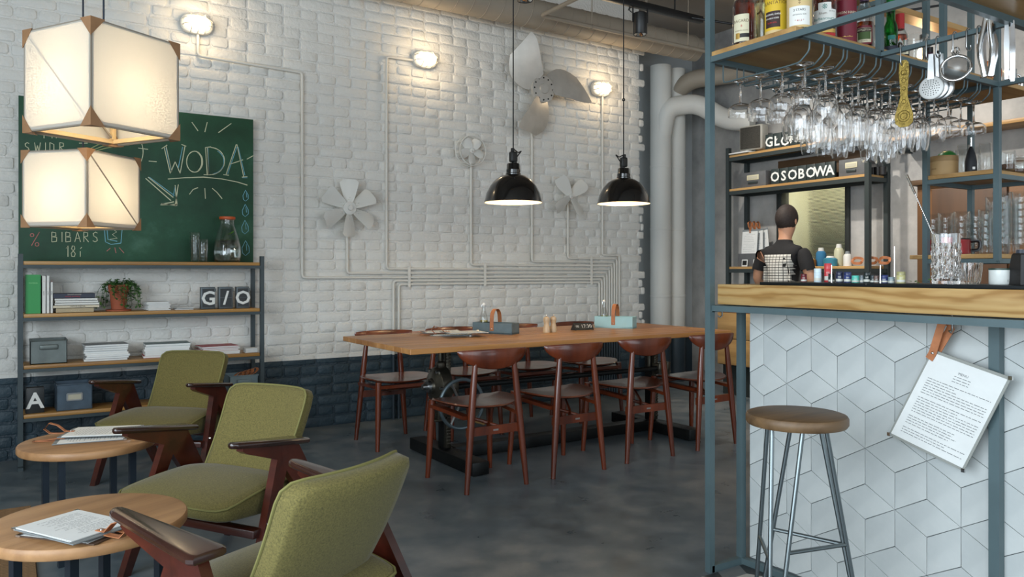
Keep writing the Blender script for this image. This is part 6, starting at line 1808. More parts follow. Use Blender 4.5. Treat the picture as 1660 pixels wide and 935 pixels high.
# ================================================================== ON THE COUNTER
def on_counter(px, X=2.385): g_ = at_x(px, 457, X); return (g_.x, g_.y, CZ)
MINI = [(1303, 0.0105, 0.029, srgb(110, 26, 38), 'dark red', 'round'), (1325.5, 0.0125, 0.048, srgb(206, 222, 230), 'white', 'tall'), (1342, 0.0125, 0.066, srgb(196, 60, 64), 'red', 'tall'), (1348, 0.011, 0.030, srgb(40, 44, 42), 'black and white', 'round'), (1361, 0.0125, 0.038, srgb(34, 42, 74), 'navy with red base', 'round'), (1374, 0.0125, 0.036, srgb(44, 58, 110), 'blue with gold base', 'round'),
        (1387, 0.0125, 0.024, srgb(84, 190, 172), 'turquoise', 'pot'), (1397.5, 0.007, 0.025, srgb(120, 130, 136), 'grey', 'round'), (1405.5, 0.0115, 0.036, srgb(30, 42, 42), 'black with pale label', 'round'), (1415, 0.009, 0.025, srgb(38, 50, 54), 'dark teal', 'pot'), (1421, 0.0085, 0.024, srgb(110, 88, 80), 'brown', 'pot'), (1433, 0.0135, 0.026, srgb(36, 48, 104), 'deep blue', 'pot'), (1445, 0.010, 0.020, srgb(130, 146, 152), 'silver blue', 'pot'), (1460.5, 0.0135, 0.037, srgb(190, 184, 130), 'pale yellow', 'round')]
PALEBASE = plain('mini_pale_base', srgb(206, 206, 196), 0.5)
for i, (px, rr_, hh_, c_, nm, kd) in enumerate(MINI):
    p = on_counter(px, 2.385 if i != 2 else 2.42)
    t = thing('bitters_jar', '%s miniature jar in the row on the bar counter' % nm, 'jar', p, 0, 'miniature jars on the bar counter')
    mt = plain('mini_%d' % i, c_, 0.35)
    hl = hh_*0.30
    MB().lathe([(0, 0), (rr_*0.96, 0), (rr_, 0.001), (rr_, hh_-hl-0.001), (rr_*0.94, hh_-hl), (0, hh_-hl)], 24).obj('jar_body', mt, t, 40)
    MB().lathe([(0, hh_-hl), (rr_*0.98, hh_-hl+0.0002), (rr_*0.98, hh_-0.001), (rr_*0.92, hh_), (0, hh_)], 24).obj('lid', mt if kd != 'round' else plain('mini_lid_%d' % i, tuple(v_*0.7 for v_ in c_), 0.3), t, 40)
    label_patch(rr_+0.0003, hh_*0.1, hh_*0.32, face(p), 1.1, PALEBASE, t)
    wrap_text('oo' if i % 2 else 'HE', rr_*0.7, rr_+0.0004, hh_*0.5, face(p), PALEBASE, 'print', t)
for px, hh_, lab in ((1348, 0.060, 'thin steel pin standing among the miniature jars'), (1427, 0.058, 'thin steel pin beside the deep blue jar')):
    p = on_counter(px, 2.365)
    tag(MB().lathe([(0, 0), (0.0035, 0), (0.0025, hh_*0.4), (0.002, hh_), (0, hh_+0.001)], 10, c=p).obj('cocktail_pin', CHROME, None, 60), lab, 'pin', 'cocktail pins')
p = on_counter(1450, 2.40)
tag(MB().cyl(p, (p[0], p[1], p[2]+0.118), 0.0011, n=6).obj('straw', CHROME, None), 'single thin steel straw standing at the end of the jars', 'straw')
# cut crystal mixing glass with bar spoon
p = on_counter(1533.5, 2.39)
mg = thing('mixing_glass', 'tall cut crystal mixing glass on the bar counter', 'glass', p)
n = 32; rings_ = []
H_, R0 = 0.152, 0.0375
for i in range(17):
    z = H_*i/16
    rw = []
    for k_ in range(n):
        a = 2*math.pi*k_/n
        fac = 0.0 if (i < 2 or i > 12) else (0.0022*(1 if (k_+i) % 4 < 2 else -1) + 0.0015*(1 if (k_-i) % 4 < 2 else -1))
        r_ = R0 + 0.002*i/16 + fac
        rw.append((r_*math.cos(a), r_*math.sin(a), z))
    rings_.append(rw)
for z, dr in ((H_, 0.003), (0.05, 0.005), (0.016, 0.006)):
    rings_.append([((R0+0.001-dr)*math.cos(2*math.pi*k_/n), (R0+0.001-dr)*math.sin(2*math.pi*k_/n), z) for k_ in range(n)])
MB().rings(rings_).obj('glass_body', CRYSTAL, mg, 20)
sp0 = Vector(p) + Vector((0.012, -0.012, 0.02)); sp1 = at_x(1470, 284, 2.43)
bsn = thing('bar_spoon', 'twisted steel bar spoon leaning in the crystal mixing glass', 'spoon', sp0)
dv = sp1 - sp0; L_ = dv.length
q_ = dv.to_track_quat('Z', 'Y').to_matrix().to_4x4()
tw = MB(); rg_ = []
for i in range(140):
    z = L_*0.82*i/139
    a0 = z*420
    rg_.append([((0.0024*math.cos(a)*(1.0)), (0.0013*math.sin(a)), z) for a in [2*math.pi*k_/8 for k_ in range(8)]])
    ca, sa = math.cos(a0), math.sin(a0)
    rg_[-1] = [(x_*ca - y_*sa, x_*sa + y_*ca, z_) for x_, y_, z_ in rg_[-1]]
tw.rings(rg_, M=q_); tw.obj('twisted_shaft', CHROME, bsn, 60)
MB().cyl((0,0,L_*0.81), (0,0,L_), 0.0038, 0.0042, 12, M=q_).obj('grip', CHROME, bsn)
MB().lathe([(0, -0.012), (0.006, -0.006), (0.008, 0.002), (0.004, 0.012), (0, 0.014)], 14, M=q_).obj('bowl', CHROME, bsn, 60)
# fluted tumbler with wooden picks
p = on_counter(1571, 2.44)
ftm = thing('fluted_glass', 'fluted glass tumbler holding wooden picks beside the mixing glass', 'glass', p)
n = 48; rs_ = []
for z, r0 in ((0, 0.027), (0.004, 0.029), (0.03, 0.0325), (0.06, 0.0355), (0.064, 0.0355)):
    rs_.append([((r0 + (0.0012 if k_ % 4 < 2 else -0.0012)*(0 if z > 0.062 else 1))*math.cos(2*math.pi*k_/n), (r0 + (0.0012 if k_ % 4 < 2 else -0.0012))*math.sin(2*math.pi*k_/n), z) for k_ in range(n)])
for z, r0 in ((0.064, 0.033), (0.03, 0.029), (0.010, 0.025)):
    rs_.append([(r0*math.cos(2*math.pi*k_/n), r0*math.sin(2*math.pi*k_/n), z) for k_ in range(n)])
MB().rings(rs_).obj('glass_body', CRYSTAL, ftm, 30)
rq = random.Random(4)
for k_ in range(6):
    a, a2_ = rq.uniform(0, 6.28), rq.uniform(0, 6.28)
    tag(MB().cyl((p[0] + 0.012*math.cos(a), p[1] + 0.012*math.sin(a), p[2]+0.012), (p[0] + 0.024*math.cos(a2_), p[1] + 0.024*math.sin(a2_), p[2]+rq.uniform(0.05, 0.062)), 0.0022, n=6).obj('wooden_pick', PALEWOOD, None), 'pale wooden pick standing in the fluted glass', 'pick', 'picks in the fluted glass')
# white mug with green rim, black grinder
p = on_counter(1621, 2.42)
mgw = thing('enamel_mug', 'white enamel mug with a dark green rim on the bar counter', 'mug', p)
MB().lathe([(0, 0), (0.0265, 0), (0.0285, 0.003), (0.0285, 0.044), (0.0265, 0.044), (0.0265, 0.004), (0, 0.004)], 36).obj('mug_body', plain('white_enamel_mug', srgb(216, 220, 216), 0.3), mgw, 40)
MB().lathe([(0.0287, 0.042), (0.0292, 0.044), (0.0288, 0.047), (0.0265, 0.047), (0.0265, 0.042)], 36).obj('rim', plain('dark_green_rim', srgb(36, 62, 54), 0.4), mgw, 50)
wrap_text('ij', 0.010, 0.0287, 0.012, face(p)+0.75, INK, 'print', mgw)
p = on_counter(1656, 2.43)
bk_ = thing('black_caddy', 'tapering black case at the edge of the bar counter', 'case', p)
MB().lathe([(0, 0), (0.036, 0), (0.036, 0.004), (0.030, 0.05), (0.024, 0.085), (0.02, 0.09), (0, 0.09)], 4, M=RZ(R(20))).obj('case_body', BLACKL, bk_, 20)
MB().lathe([(0, 0.09), (0.015, 0.09), (0.013, 0.10), (0, 0.101)], 20).obj('cap', plain('dark_cap', srgb(50, 56, 66), 0.3), bk_, 40)
# sprig of herbs
p = on_counter(1500, 2.42)
hb_ = MB()
for k_ in range(14): leaf(hb_, (p[0]+rq.uniform(-.015, .015), p[1]+rq.uniform(-.04, .04), p[2]+rq.uniform(0.002, 0.016)), 0.014, rq.uniform(0, 6.28), rq.uniform(-.6, .6))
o = hb_.obj('herb_sprig', LEAF2, None, 0); tag(o, 'small green herb sprigs lying beside the mixing glass', 'herbs'); o['kind'] = 'stuff'
# ================================================================== BEHIND THE BAR
UX0, UX1, UY0, UY1 = 6.10, 6.375, 3.908, 5.429
un = thing('back_bar_shelf', 'dark steel and oak shelf unit around the kitchen hatch', 'shelf', (UX0, UY0, 0))
DSTEEL = plain('dark_green_grey_steel', srgb(58, 66, 66), 0.45, 0.3)
uw, ul = UX1-UX0, UY1-UY0
for x in (0, uw):
    for y in (0, ul):
        square_bar(MB(), (x, y, 0), (x, y, 2.40 if y == ul else 2.55), 0.04).obj('post', DSTEEL, un, 0)
for z in (2.325, 1.985, 1.205):
    MB().rbox((uw/2, ul/2, z-0.012), (uw+0.02, ul-0.03, 0.024), 0.002, 1).obj('shelf_board', OAK_Y, un)
    r_ = MB()
    for p0, p1 in (((0,0),(0,ul)), ((uw,0),(uw,ul)), ((0,0),(uw,0)), ((0,ul),(uw,ul))): square_bar(r_, (p0[0], p0[1], z-0.042), (p1[0], p1[1], z-0.042), 0.03, 0.036)
    r_.obj('shelf_rim', DSTEEL, un, 0)
def on_back(px, z, X=6.13): r_ = ray(px, 300); return at_x(px, 300, X).y
FX = 6.125
# letter tiles facing -x : local -y turned towards -x
def letters_row(word, px0, px1, z, labf, h=0.148):
    ya, yb = on_back(px0, z), on_back(px1, z)
    n_ = len(word); w_ = abs(yb-ya)/n_
    for i, ch in enumerate(word):
        flip_tile(ch, labf(i, ch), (FX, ya + (yb-ya)*(i+0.5)/n_, z), w_*0.95, h, R(-90), frame=False, d=0.03, group='letter tiles behind the bar', bg=plain('slate_tile', srgb(40, 52, 52), 0.5))
letters_row('OSOBOWA', 1250, 1354, 1.9855, lambda i, ch: 'dark tile with white letter %s, %s in the word row below the hatch top shelf' % (ch, nth7[i]) if False else 'slate tile with white %s, %s in the seven-letter row' % (ch, ['first', 'second', 'third', 'fourth', 'fifth', 'sixth', 'last'][i]))
letters_row('GŁÓWNA', 1241, 1322, 2.3255, lambda i, ch: 'slate tile with white %s, %s on the topmost shelf row' % (ch, ['first', 'second', 'third', 'fourth', 'fifth', 'last'][i]))
# small grey drawer boxes with label frames
BOXG = plain('concrete_grey_box', srgb(98, 100, 102), 0.6, 0.1, 0.15, 10)
for px0, px1, lab in ((1198, 1243, 'grey box with a label frame left of the seven-letter row'), (1357, 1403, 'grey box with a label frame right of the seven-letter row')):
    ya, yb = on_back(px0, 2), on_back(px1, 2)
    w_ = abs(ya-yb)
    t = thing('drawer_box', lab, 'box', (FX, (ya+yb)/2, 1.9855), R(-90), 'grey drawer boxes behind the bar')
    MB().rbox((0, 0.06, 0.075), (w_*0.9, 0.10, 0.15), 0.003).obj('body', BOXG, t)
    MB().rbox((0, 0.008, 0.095), (w_*0.42, 0.008, 0.05), 0.002).obj('label_frame', plain('ivory_frame', srgb(206, 200, 170), 0.5), t)
    MB().box((-w_*0.17, 0.002, 0.082), (w_*0.17, 0.0035, 0.108)).obj('label_card', plain('old_card', srgb(188, 184, 164)), t, 0)
    MB().rbox((0, 0.006, 0.045), (w_*0.34, 0.012, 0.022), 0.004).obj('pull_handle', DSTEEL, t)
# brown crate behind the letters
tag(MB().rbox((6.305, 4.50, 2.105), (0.10, 0.9, 0.236), 0.004).obj('wooden_crate', plain('dark_brown_wood', srgb(84, 62, 40), 0.6, 0, 0.2, 6), None), 'dark brown wooden crate behind the letters on the middle shelf', 'crate')
# wall speaker with grille
yy = on_back(1213, 2.4)
t = thing('wall_speaker', 'square speaker with a grey grille on top of the back shelf', 'speaker', (6.16, yy, 2.3255), R(-90) + 0.12)
MB().rbox((0, 0.06, 0.155), (0.26, 0.12, 0.25), 0.02, 3).obj('cabinet', plain('grey_speaker_shell', srgb(172, 170, 160), 0.5), t)
MB().rbox((0, -0.003, 0.155), (0.225, 0.012, 0.215), 0.012, 3).obj('grille', plain('dark_speaker_grille', srgb(62, 60, 54), 0.8, 0, 0.3, 90, 0.5, 300), t)
MB().rbox((0, 0.05, 0.014), (0.10, 0.08, 0.028), 0.004).obj('foot', DSTEEL, t)
tag(MB().rbox((6.13, on_back(1203, 2.34), 2.335), (0.12, 0.24, 0.014), 0.003).obj('paper_stack', PAPER, None), 'flat white paper pad in front of the speaker', 'paper')
for k_, px in enumerate((1415, 1423, 1431)):
    tag(MB().lathe([(0, 0), (0.026, 0), (0.030, 0.07), (0.027, 0.07), (0.024, 0.004), (0, 0.004)], 20, c=(6.28, on_back(px, 2, 6.28), 1.9855)).obj('black_cup', BLACKL, None, 50), 'small black cup at the near end of the back shelf', 'cup', 'black cups on the back shelf')
# lowest shelf: menus standing in a holder, photo cards, straps, bottles
z3 = 1.2055
yb = on_back(1214, 1.2)
hb2 = thing('menu_holder', 'grey holder box with two small photo cards on the back shelf', 'box', (6.145, yb, z3), R(-90))
hbm = MB(); hbm.box((-0.15, 0.0, 0), (0.15, 0.006, 0.13)); hbm.box((-0.15, 0.006, 0), (-0.145, 0.17, 0.13)); hbm.box((0.145, 0.006, 0), (0.15, 0.17, 0.13)); hbm.box((-0.145, 0.006, 0), (0.145, 0.17, 0.006)); hbm.box((-0.145, 0.165, 0.006), (0.145, 0.17, 0.13)); hbm.obj('body', BOXG, hb2, 0)
for dx in (-0.05, 0.09):
    MB().box((dx-0.035, -0.022, 0.0), (dx+0.035, -0.020, 0.068), RX(R(-6))).obj('photo_card', PAPER, hb2, 0)
    MB().box((dx-0.026, -0.0235, 0.012), (dx+0.026, -0.0222, 0.058), RX(R(-6))).obj('photo_print', BLACKL, hb2, 0)
for k_ in range(3):
    menu(['front menu standing in the grey holder behind the bar', 'middle menu standing in the grey holder behind the bar', 'rear menu leaning in the grey holder behind the bar'][k_], (6.185 + 0.04*k_, yb + 0.035 - 0.035*k_, z3 + 0.235), 0, 0.20, 0.27, seed=40+k_, sheets=1, lines=10, group='menus in the grey holder')
    o = bpy.data.objects[[q.name for q in bpy.data.objects if q.get('label', '').endswith('holder behind the bar')][-1]]
    o.rotation_euler = Euler((0, R(-90), 0)); o.rotation_euler = (Matrix.Rotation(R(-5*k_), 3, 'X') @ Matrix.Rotation(R(-84), 3, 'Y')).to_euler()
for k_, px in enumerate((1390, 1413, 1434)):
    yq = on_back(px, 1.2, 6.17)
    tag(MB().tube([(6.17 + 0.01*math.sin(i), yq + 0.05*math.cos(2*math.pi*i/20), z3 + 0.022 + 0.024*(1+math.sin(2*math.pi*i/20))) for i in range(20)], 0.0025, 4, True, rb=0.016, up=(1, 0, 0)).obj('leather_strap', LEATHER, None, 50), 'curled leather strap on the lowest back shelf', 'strap', 'curled straps on the back shelf')
for px, X_, rr_, hh_, mt, lab in ((1331, 6.25, 0.045, 0.17, plain('blue_sponge', srgb(48, 116, 160), 0.8), 'blue cloth roll before the ribbed hatch glass'), (1346, 6.15, 0.06, 0.09, plain('teal_tub', srgb(56, 132, 156), 0.6), 'teal tub before the ribbed hatch glass'), (1360, 6.27, 0.042, 0.20, plain('milky_bottle', srgb(200, 200, 170), 0.4), 'milky squeeze bottle before the ribbed hatch glass'), (1374, 6.17, 0.035, 0.13, WHITECOVER, 'white tub with a grey label by the hatch edge'), (1312, 6.17, 0.06, 0.085, plain('brown_food', srgb(150, 104, 44), 0.7, 0, 0.3, 30), 'jar of brown snacks before the hatch')):
    t = thing('kitchen_jar', lab, 'jar', (X_, on_back(px, 1.2, X_), z3), 0)
    MB().lathe([(0, 0), (rr_, 0), (rr_, hh_*0.68), (rr_*0.75, hh_*0.8), (rr_*0.6, hh_*0.82), (0, hh_*0.82)], 20).obj('body', mt, t, 50)
    MB().lathe([(0, hh_*0.82), (rr_*0.62, hh_*0.82), (rr_*0.5, hh_), (0, hh_)], 16).obj('lid', WHITECOVER if mt is not WHITECOVER else GREYC, t, 50)
# kitchen: dark extractor and shelves seen blurred through the glass
tag(MB().rbox((8.1, 5.5, 1.62), (0.5, 0.58, 0.62), 0.02).obj('kitchen_oven', plain('kitchen_dark', srgb(44, 54, 54), 0.5), None), 'dark oven in the kitchen blurred behind ribbed glass', 'oven')
tag(MB().rbox((8.2, 4.9, 0.45), (0.5, 2.0, 0.9), 0.01).obj('kitchen_counter', BRUSHED, None), 'steel kitchen counter behind the ribbed glass', 'counter')
# wooden cabinet on the wall beyond the bar (end seen beside the steel post)
wcab = thing('low_cabinet', 'low oak drawer cabinet beyond the tiled bar', 'cabinet', (5.86, 4.70, 0.28))
MB().rbox((0, 0, 0.247), (0.38, 0.94, 0.495), 0.004).obj('body', OAK_D, wcab)
for k_ in range(2):
    MB().rbox((-0.199, 0, 0.125 + 0.245*k_), (0.018, 0.93, 0.238), 0.003).obj('drawer_front', OAK_Y, wcab)
MB().box((-0.16, -0.44, -0.28), (0.16, 0.44, 0.0)).obj('plinth', DSTEEL, wcab, 0)
# brown panelled cabinet behind the hanging unit
pc = thing('tall_cabinet', 'brown wooden wall cabinet behind the stacked tumblers', 'cabinet', (6.22, 2.55, 0))
BROWNP = wood('brown_panel_wood', srgb(86, 56, 28), srgb(126, 86, 48), 'Z', 5, 0.5)
MB().box((-0.14, -0.95, 0), (0.17, 0.92, 1.84)).obj('body', BROWNP, pc, 0)
for k_ in range(3):
    MB().rbox((-0.151, -0.60 + 0.56*k_, 0.95), (0.02, 0.545, 1.70), 0.003).obj('door', BROWNP if k_ != 2 else wood('darker_panel', srgb(60, 38, 22), srgb(92, 62, 36), 'Z', 5, 0.5), pc)
MB().rbox((-0.02, 0, 1.86), (0.34, 1.92, 0.04), 0.003).obj('top_board', plain('dark_brown_wood', srgb(84, 62, 40)), pc)
# upper oak shelf level over the bar (seen from below) as part of the bar frame
board(2.74, 4.02, 2.03, BEND, 2.345, 0.028, OAKA)
for z in (2.62,):
    fb('beam', (2.74, BEND, z), (4.02, BEND, z), 0.022, 0.022)
fb('beam', (3.18, YC, 2.33), (3.18, BEND, 2.33), 0.02, 0.02); fb('beam', (2.74, YC, 2.20), (2.74, YD - 0.4, 2.20), 0.02, 0.02)
# wall shelves on the concrete behind, lit warm
ws_ = thing('wall_shelf', 'oak wall shelf with glasses on the concrete behind the bar', 'shelf', (6.25, 3.1, 2.25))
MB().rbox((0, 0, 0), (0.28, 1.3, 0.03), 0.003).obj('shelf_board', OAK_Y, ws_)
for s_ in (-1, 1): MB().box((-0.12, s_*0.6-0.012, -0.10), (0.14, s_*0.6+0.012, -0.016)).obj('bracket', DSTEEL, ws_, 0)
# hanging bulb behind the rack
bp_ = at_y(1496, 84, 2.30)
hbp = thing('hanging_bulb', 'bare warm bulb on a looped black cord behind the rack', 'lamp', bp_)
MB().lathe([(0, -0.05), (0.018, -0.044), (0.029, -0.02), (0.026, 0.005), (0.014, 0.03), (0.014, 0.05), (0, 0.05)], 20).obj('bulb', plain('lit_bulb', (1, 0.85, 0.6)), hbp, 60)
MB().lathe([(0, 0.05), (0.016, 0.05), (0.016, 0.09), (0, 0.095)], 16).obj('socket', BLACKL, hbp, 50)
MB().tube(rounded_path([(0, 0, 0.09), (0, 0, 0.30), (-0.06, 0.02, 0.26), (-0.10, 0.02, 0.34), (-0.10, 0.02, CEIL - bp_.z)], 0.05), 0.0045, 8).obj('cord', BLACKL, hbp, 60)
point_light('hanging_bulb_light', (0, 0, -0.07), 5.0, (1.0, 0.62, 0.30), 0.03, hbp)

# ---- things in the hanging shelf (x 3.62..4.02, y 1.72..2.02)
zm, zl = 1.6075, 1.2375
def on_unit(px, X): return at_x(px, 300, X).y
yk = on_unit(1530, 3.70)
wc = thing('wooden_cup', 'pale wooden cup with a big green leaf on the hanging shelf', 'cup', (3.70, yk, zm))
MB().lathe([(0, 0), (0.058, 0), (0.060, 0.003), (0.060, 0.092), (0.055, 0.092), (0.054, 0.006), (0, 0.006)], 40).obj('cup_body', plain('kraft_wood', srgb(186, 152, 104), 0.6, 0, 0.06, 14), wc, 40)
MB().lathe([(0.0602, 0.066), (0.0608, 0.067), (0.0608, 0.091), (0.0602, 0.092)], 40).obj('rim_band', plain('kraft_band', srgb(160, 128, 84), 0.6), wc, 50)
wrap_text('mmm', 0.012, 0.0606, 0.032, face((3.70, yk))-0.75, BROWNI, 'print', wc)
lf_ = MB(); lf_.lathe([(0, 0.032), (0.018, 0.03), (0.036, 0.018), (0.044, 0.0), (0, -0.002)], 18, c=(0.005, -0.012, 0.086)); lf_.obj('leaf', plain('succulent_green', srgb(48, 122, 58), 0.4), wc, 60)
highball = tumbler_mesh('highball', 0.030, 0.026, 0.155)
for i, (px, X_, lab) in enumerate(((1537, 3.95, 'behind the wooden cup, first'), (1562, 3.83, 'between wooden cup and siphon, front'), (1558, 3.965, 'between wooden cup and siphon, rear'), (1597, 3.86, 'right of the black siphon, front'), (1580, 3.93, 'directly behind the black siphon'))):
    o = link('highball_glass', highball); o.location = (X_, on_unit(px, X_), zm)
    tag(o, 'upturned tall glass on the hanging shelf ' + lab, 'glass', 'upturned tall glasses on the hanging shelf')
ys = on_unit(1574, 3.70)
sp3 = thing('black_siphon', 'pointed matt black siphon on the hanging shelf', 'siphon', (3.70, ys, zm))
MB().lathe([(0, 0), (0.022, 0), (0.0245, 0.006), (0.0245, 0.055), (0.018, 0.09), (0.008, 0.118), (0.003, 0.125), (0, 0.126)], 32).obj('siphon_body', plain('matt_black', srgb(26, 28, 32), 0.6), sp3, 50)
MB().cyl((0, 0, 0.124), (0, 0, 0.165), 0.004, n=10).obj('spout', CHROME, sp3)
label_patch(0.0249, 0.016, 0.028, face((3.70, ys))+0.5, 0.25, WHITEP, sp3, 'print')
for px, X_, rr_, hh_, lab in ((1633, 3.72, 0.034, 0.085, 'open glass jar on the hanging shelf beside the post'), (1646, 3.86, 0.045, 0.055, 'low glass jar with a lid at the shelf edge'), (1658, 3.94, 0.045, 0.062, 'low glass jar furthest right on the hanging shelf')):
    t = thing('glass_jar', lab, 'jar', (X_, on_unit(px, X_), zm), 0, 'glass jars on the hanging shelf')
    MB().lathe(vessel([(rr_-0.004, 0), (rr_, 0.004), (rr_, hh_*0.8), (rr_*0.9, hh_)], 0.003), 28).obj('jar_body', CLEAR, t, 60)
    if hh_ < 0.08: MB().lathe([(0, hh_+0.001), (rr_*0.92, hh_+0.001), (rr_*0.8, hh_+0.012), (0.012, hh_+0.016), (0.012, hh_+0.024), (0, hh_+0.026)], 24).obj('lid', CLEAR, t, 60)
    MB().lathe([(0, 0.005), (rr_-0.005, 0.005), (rr_-0.005, hh_*0.3), (0, hh_*0.3)], 20).obj('contents', plain('brown_spice', srgb(92, 62, 40), 0.9), t, 50)
# red enamel pots
RED = plain('red_enamel', srgb(160, 28, 34), 0.22, 0, 0, 0, 0, 0, 0.5); BLKRIM = plain('black_rim', srgb(22, 22, 26), 0.35)
yp = on_unit(1535, 3.752)
pot = thing('enamel_pot', 'red enamel pot with a black rim behind the mixing glass', 'pot', (3.752, yp, zl))
MB().lathe([(0, 0), (0.092, 0), (0.098, 0.005), (0.1, 0.072), (0.097, 0.072), (0.095, 0.006), (0, 0.006)], 48).obj('pot_body', RED, pot, 40)
MB().lathe([(0.0985, 0.070), (0.1035, 0.072), (0.1025, 0.076), (0.097, 0.075), (0.097, 0.070)], 48).obj('rim', BLKRIM, pot, 50)
hm_ = RZ(R(-58))
MB().tube(rounded_path([(0.098, 0, 0.062), (0.138, 0, 0.066), (0.134, 0, 0.02), (0.1, 0, 0.020)], 0.02), 0.005, 8, M=hm_, rb=0.009).obj('handle', BLKRIM, pot, 60)
label_patch(0.1003, 0.02, 0.045, face((3.705, yp))-1.15, 0.08, WHITEP, pot, 'print')
# stacked tumblers on the lower shelf
stk = tumbler_mesh('bar_tumbler', 0.030, 0.036, 0.088, 0.0015, 0.012)
rows = [(1533, 3.945, 5), (1559, 3.90, 5), (1582, 3.965, 5), (1599, 3.868, 5), (1611, 3.955, 7), (1624, 3.74, 7), (1640, 3.88, 7), (1655, 3.78, 7), (1513, 3.98, 5)]
for si, (px, X_, n_) in enumerate(rows):
    yq = on_unit(px, X_)
    for k_ in range(n_):
        o = link('bar_tumbler', stk); o.location = (X_, yq, zl + 0.0315*k_)
        tag(o, ('topmost clear tumbler of the stack ' if k_ == n_-1 else 'bottom clear tumbler of the stack ' if k_ == 0 else 'clear tumbler nested inside the stack ') + '%s' % ['behind the red pot', 'beside the red pot handle', 'at the back of the middle', 'left of the steel post, front', 'behind the steel post', 'right of the steel post, front', 'right of the steel post, rear', 'at the picture edge', 'furthest left behind the pot'][si], 'glass', 'tumbler stack %s' % ['a', 'b', 'c', 'd', 'e', 'f', 'g', 'h', 'i'][si])

# ================================================================== PERSON BEHIND THE BAR (seen from behind, facing the hatch)
def skin_body(name, verts, edges, radii, mat, parent, root=0, sub=2):
    me = bpy.data.meshes.new(name); me.from_pydata(verts, edges, [])
    o = bpy.data.objects.new(name, me); COL.objects.link(o)
    md = o.modifiers.new('skin', 'SKIN'); md.use_smooth_shade = True; md.branch_smoothing = 0.4
    sv = me.skin_vertices[0].data
    for i, r_ in enumerate(radii):
        sv[i].radius = r_ if isinstance(r_, tuple) else (r_, r_); sv[i].use_root = (i == root)
    s2 = o.modifiers.new('sub', 'SUBSURF'); s2.levels = sub; s2.render_levels = sub
    dg = bpy.context.evaluated_depsgraph_get()
    m2 = bpy.data.meshes.new_from_object(o.evaluated_get(dg))
    bpy.data.objects.remove(o)
    m2.materials.clear(); m2.materials.append(mat)
    m2.polygons.foreach_set('use_smooth', [True]*len(m2.polygons))
    return link(name, m2, parent)
person = thing('person', 'person in a black printed t-shirt standing at the kitchen hatch, back turned', 'person', (5.42, 4.235, 0), R(6))
SKIN = plain('skin', srgb(196, 146, 116), 0.55, 0, 0.05, 20)
V = [(0,0,.93),(0,0,1.06),(0.01,0,1.20),(0.015,0,1.30),(0.02,0,1.385),(0.03,0,1.45),(0.05,0,1.52),(0.055,0,1.595)]
E_ = [(0,1),(1,2),(2,3),(3,4),(4,5),(5,6),(6,7)]
Rd = [(.15,.105),(.14,.102),(.16,.11),(.15,.095),(.064,.064),(.052,.052),(.075,.085),(.078,.092)]
def chain(start, pts, rs_):
    prev = start
    for p_, r_ in zip(pts, rs_):
        V.append(p_); Rd.append(r_); E_.append((prev, len(V)-1)); prev = len(V)-1
    return prev
for s_ in (-1, 1):
    w_ = chain(3, [(0.01, s_*0.17, 1.325), (-0.01, s_*0.225, 1.19), (0.0, s_*0.25, 1.08), (0.12, s_*0.235, 1.03), (0.235, s_*0.20, 1.02), (0.27, s_*0.195, 1.02)], [.058, .047, .040, .035, .025, .026])
    h_ = chain(w_, [(0.32, s_*0.19, 1.018)], [(.034, .018)])
    for fi, (dy, ln) in enumerate(((-.026, .066), (-.009, .074), (.009, .070), (.026, .056))):
        chain(h_, [(0.345, s_*0.19+dy, 1.016), (0.345+ln*0.55, s_*0.19+dy*1.15, 1.006), (0.345+ln, s_*0.19+dy*1.2, 0.985)], [.009, .0085, .007])
    chain(w_, [(0.295, s_*0.19 - s_*0.03, 1.012), (0.33, s_*0.19 - s_*0.052, 1.0)], [.010, .008])
    chain(0, [(0, s_*0.095, .86), (0.01, s_*0.105, .50), (-0.02, s_*0.11, .10), (0.10, s_*0.12, .045)], [.095, .060, .042, .035])
body = skin_body('body', V, E_, Rd, SKIN, person)
# clothes
BLACKT = plain('black_cotton', srgb(26, 26, 28), 0.9, 0, 0.15, 30)
def garment(name, mat, keep, off):
    """cloth that follows the body: the body's own faces, moved out along the normals"""
    bm_ = bmesh.new(); bm_.from_mesh(body.data); bm_.normal_update()
    bmesh.ops.delete(bm_, geom=[f_ for f_ in bm_.faces if not keep(f_.calc_center_median())], context='FACES')
    nrm = {v_.index: v_.normal.copy() for v_ in bm_.verts}
    for v_ in bm_.verts: v_.co += nrm[v_.index]*off(v_.co)
    me_ = bpy.data.meshes.new(name); bm_.to_mesh(me_); bm_.free()
    me_.materials.clear(); me_.materials.append(mat)
    me_.polygons.foreach_set('use_smooth', [True]*len(me_.polygons))
    return link(name, me_, person)
shirt = garment('t_shirt', BLACKT, lambda c_: 0.90 < c_.z < 1.415 and (abs(c_.y) < 0.175 or c_.z > 1.17) and c_.x < 0.17, lambda c_: 0.014 if c_.z < 1.36 else 0.009)
from mathutils.bvhtree import BVHTree
_bv = BVHTree.FromPolygons([v_.co.copy() for v_ in shirt.data.vertices], [tuple(p_.vertices) for p_ in shirt.data.polygons])
garment('trousers', plain('dark_denim', srgb(36, 40, 52), 0.9), lambda c_: 0.07 < c_.z < 0.94 and abs(c_.y) < 0.22, lambda c_: 0.017)
for s_ in (-1, 1):
    MB().rbox((0.06, s_*0.115, 0.035), (0.27, 0.10, 0.07), 0.03, 3).obj('shoe', BLACKL, person)
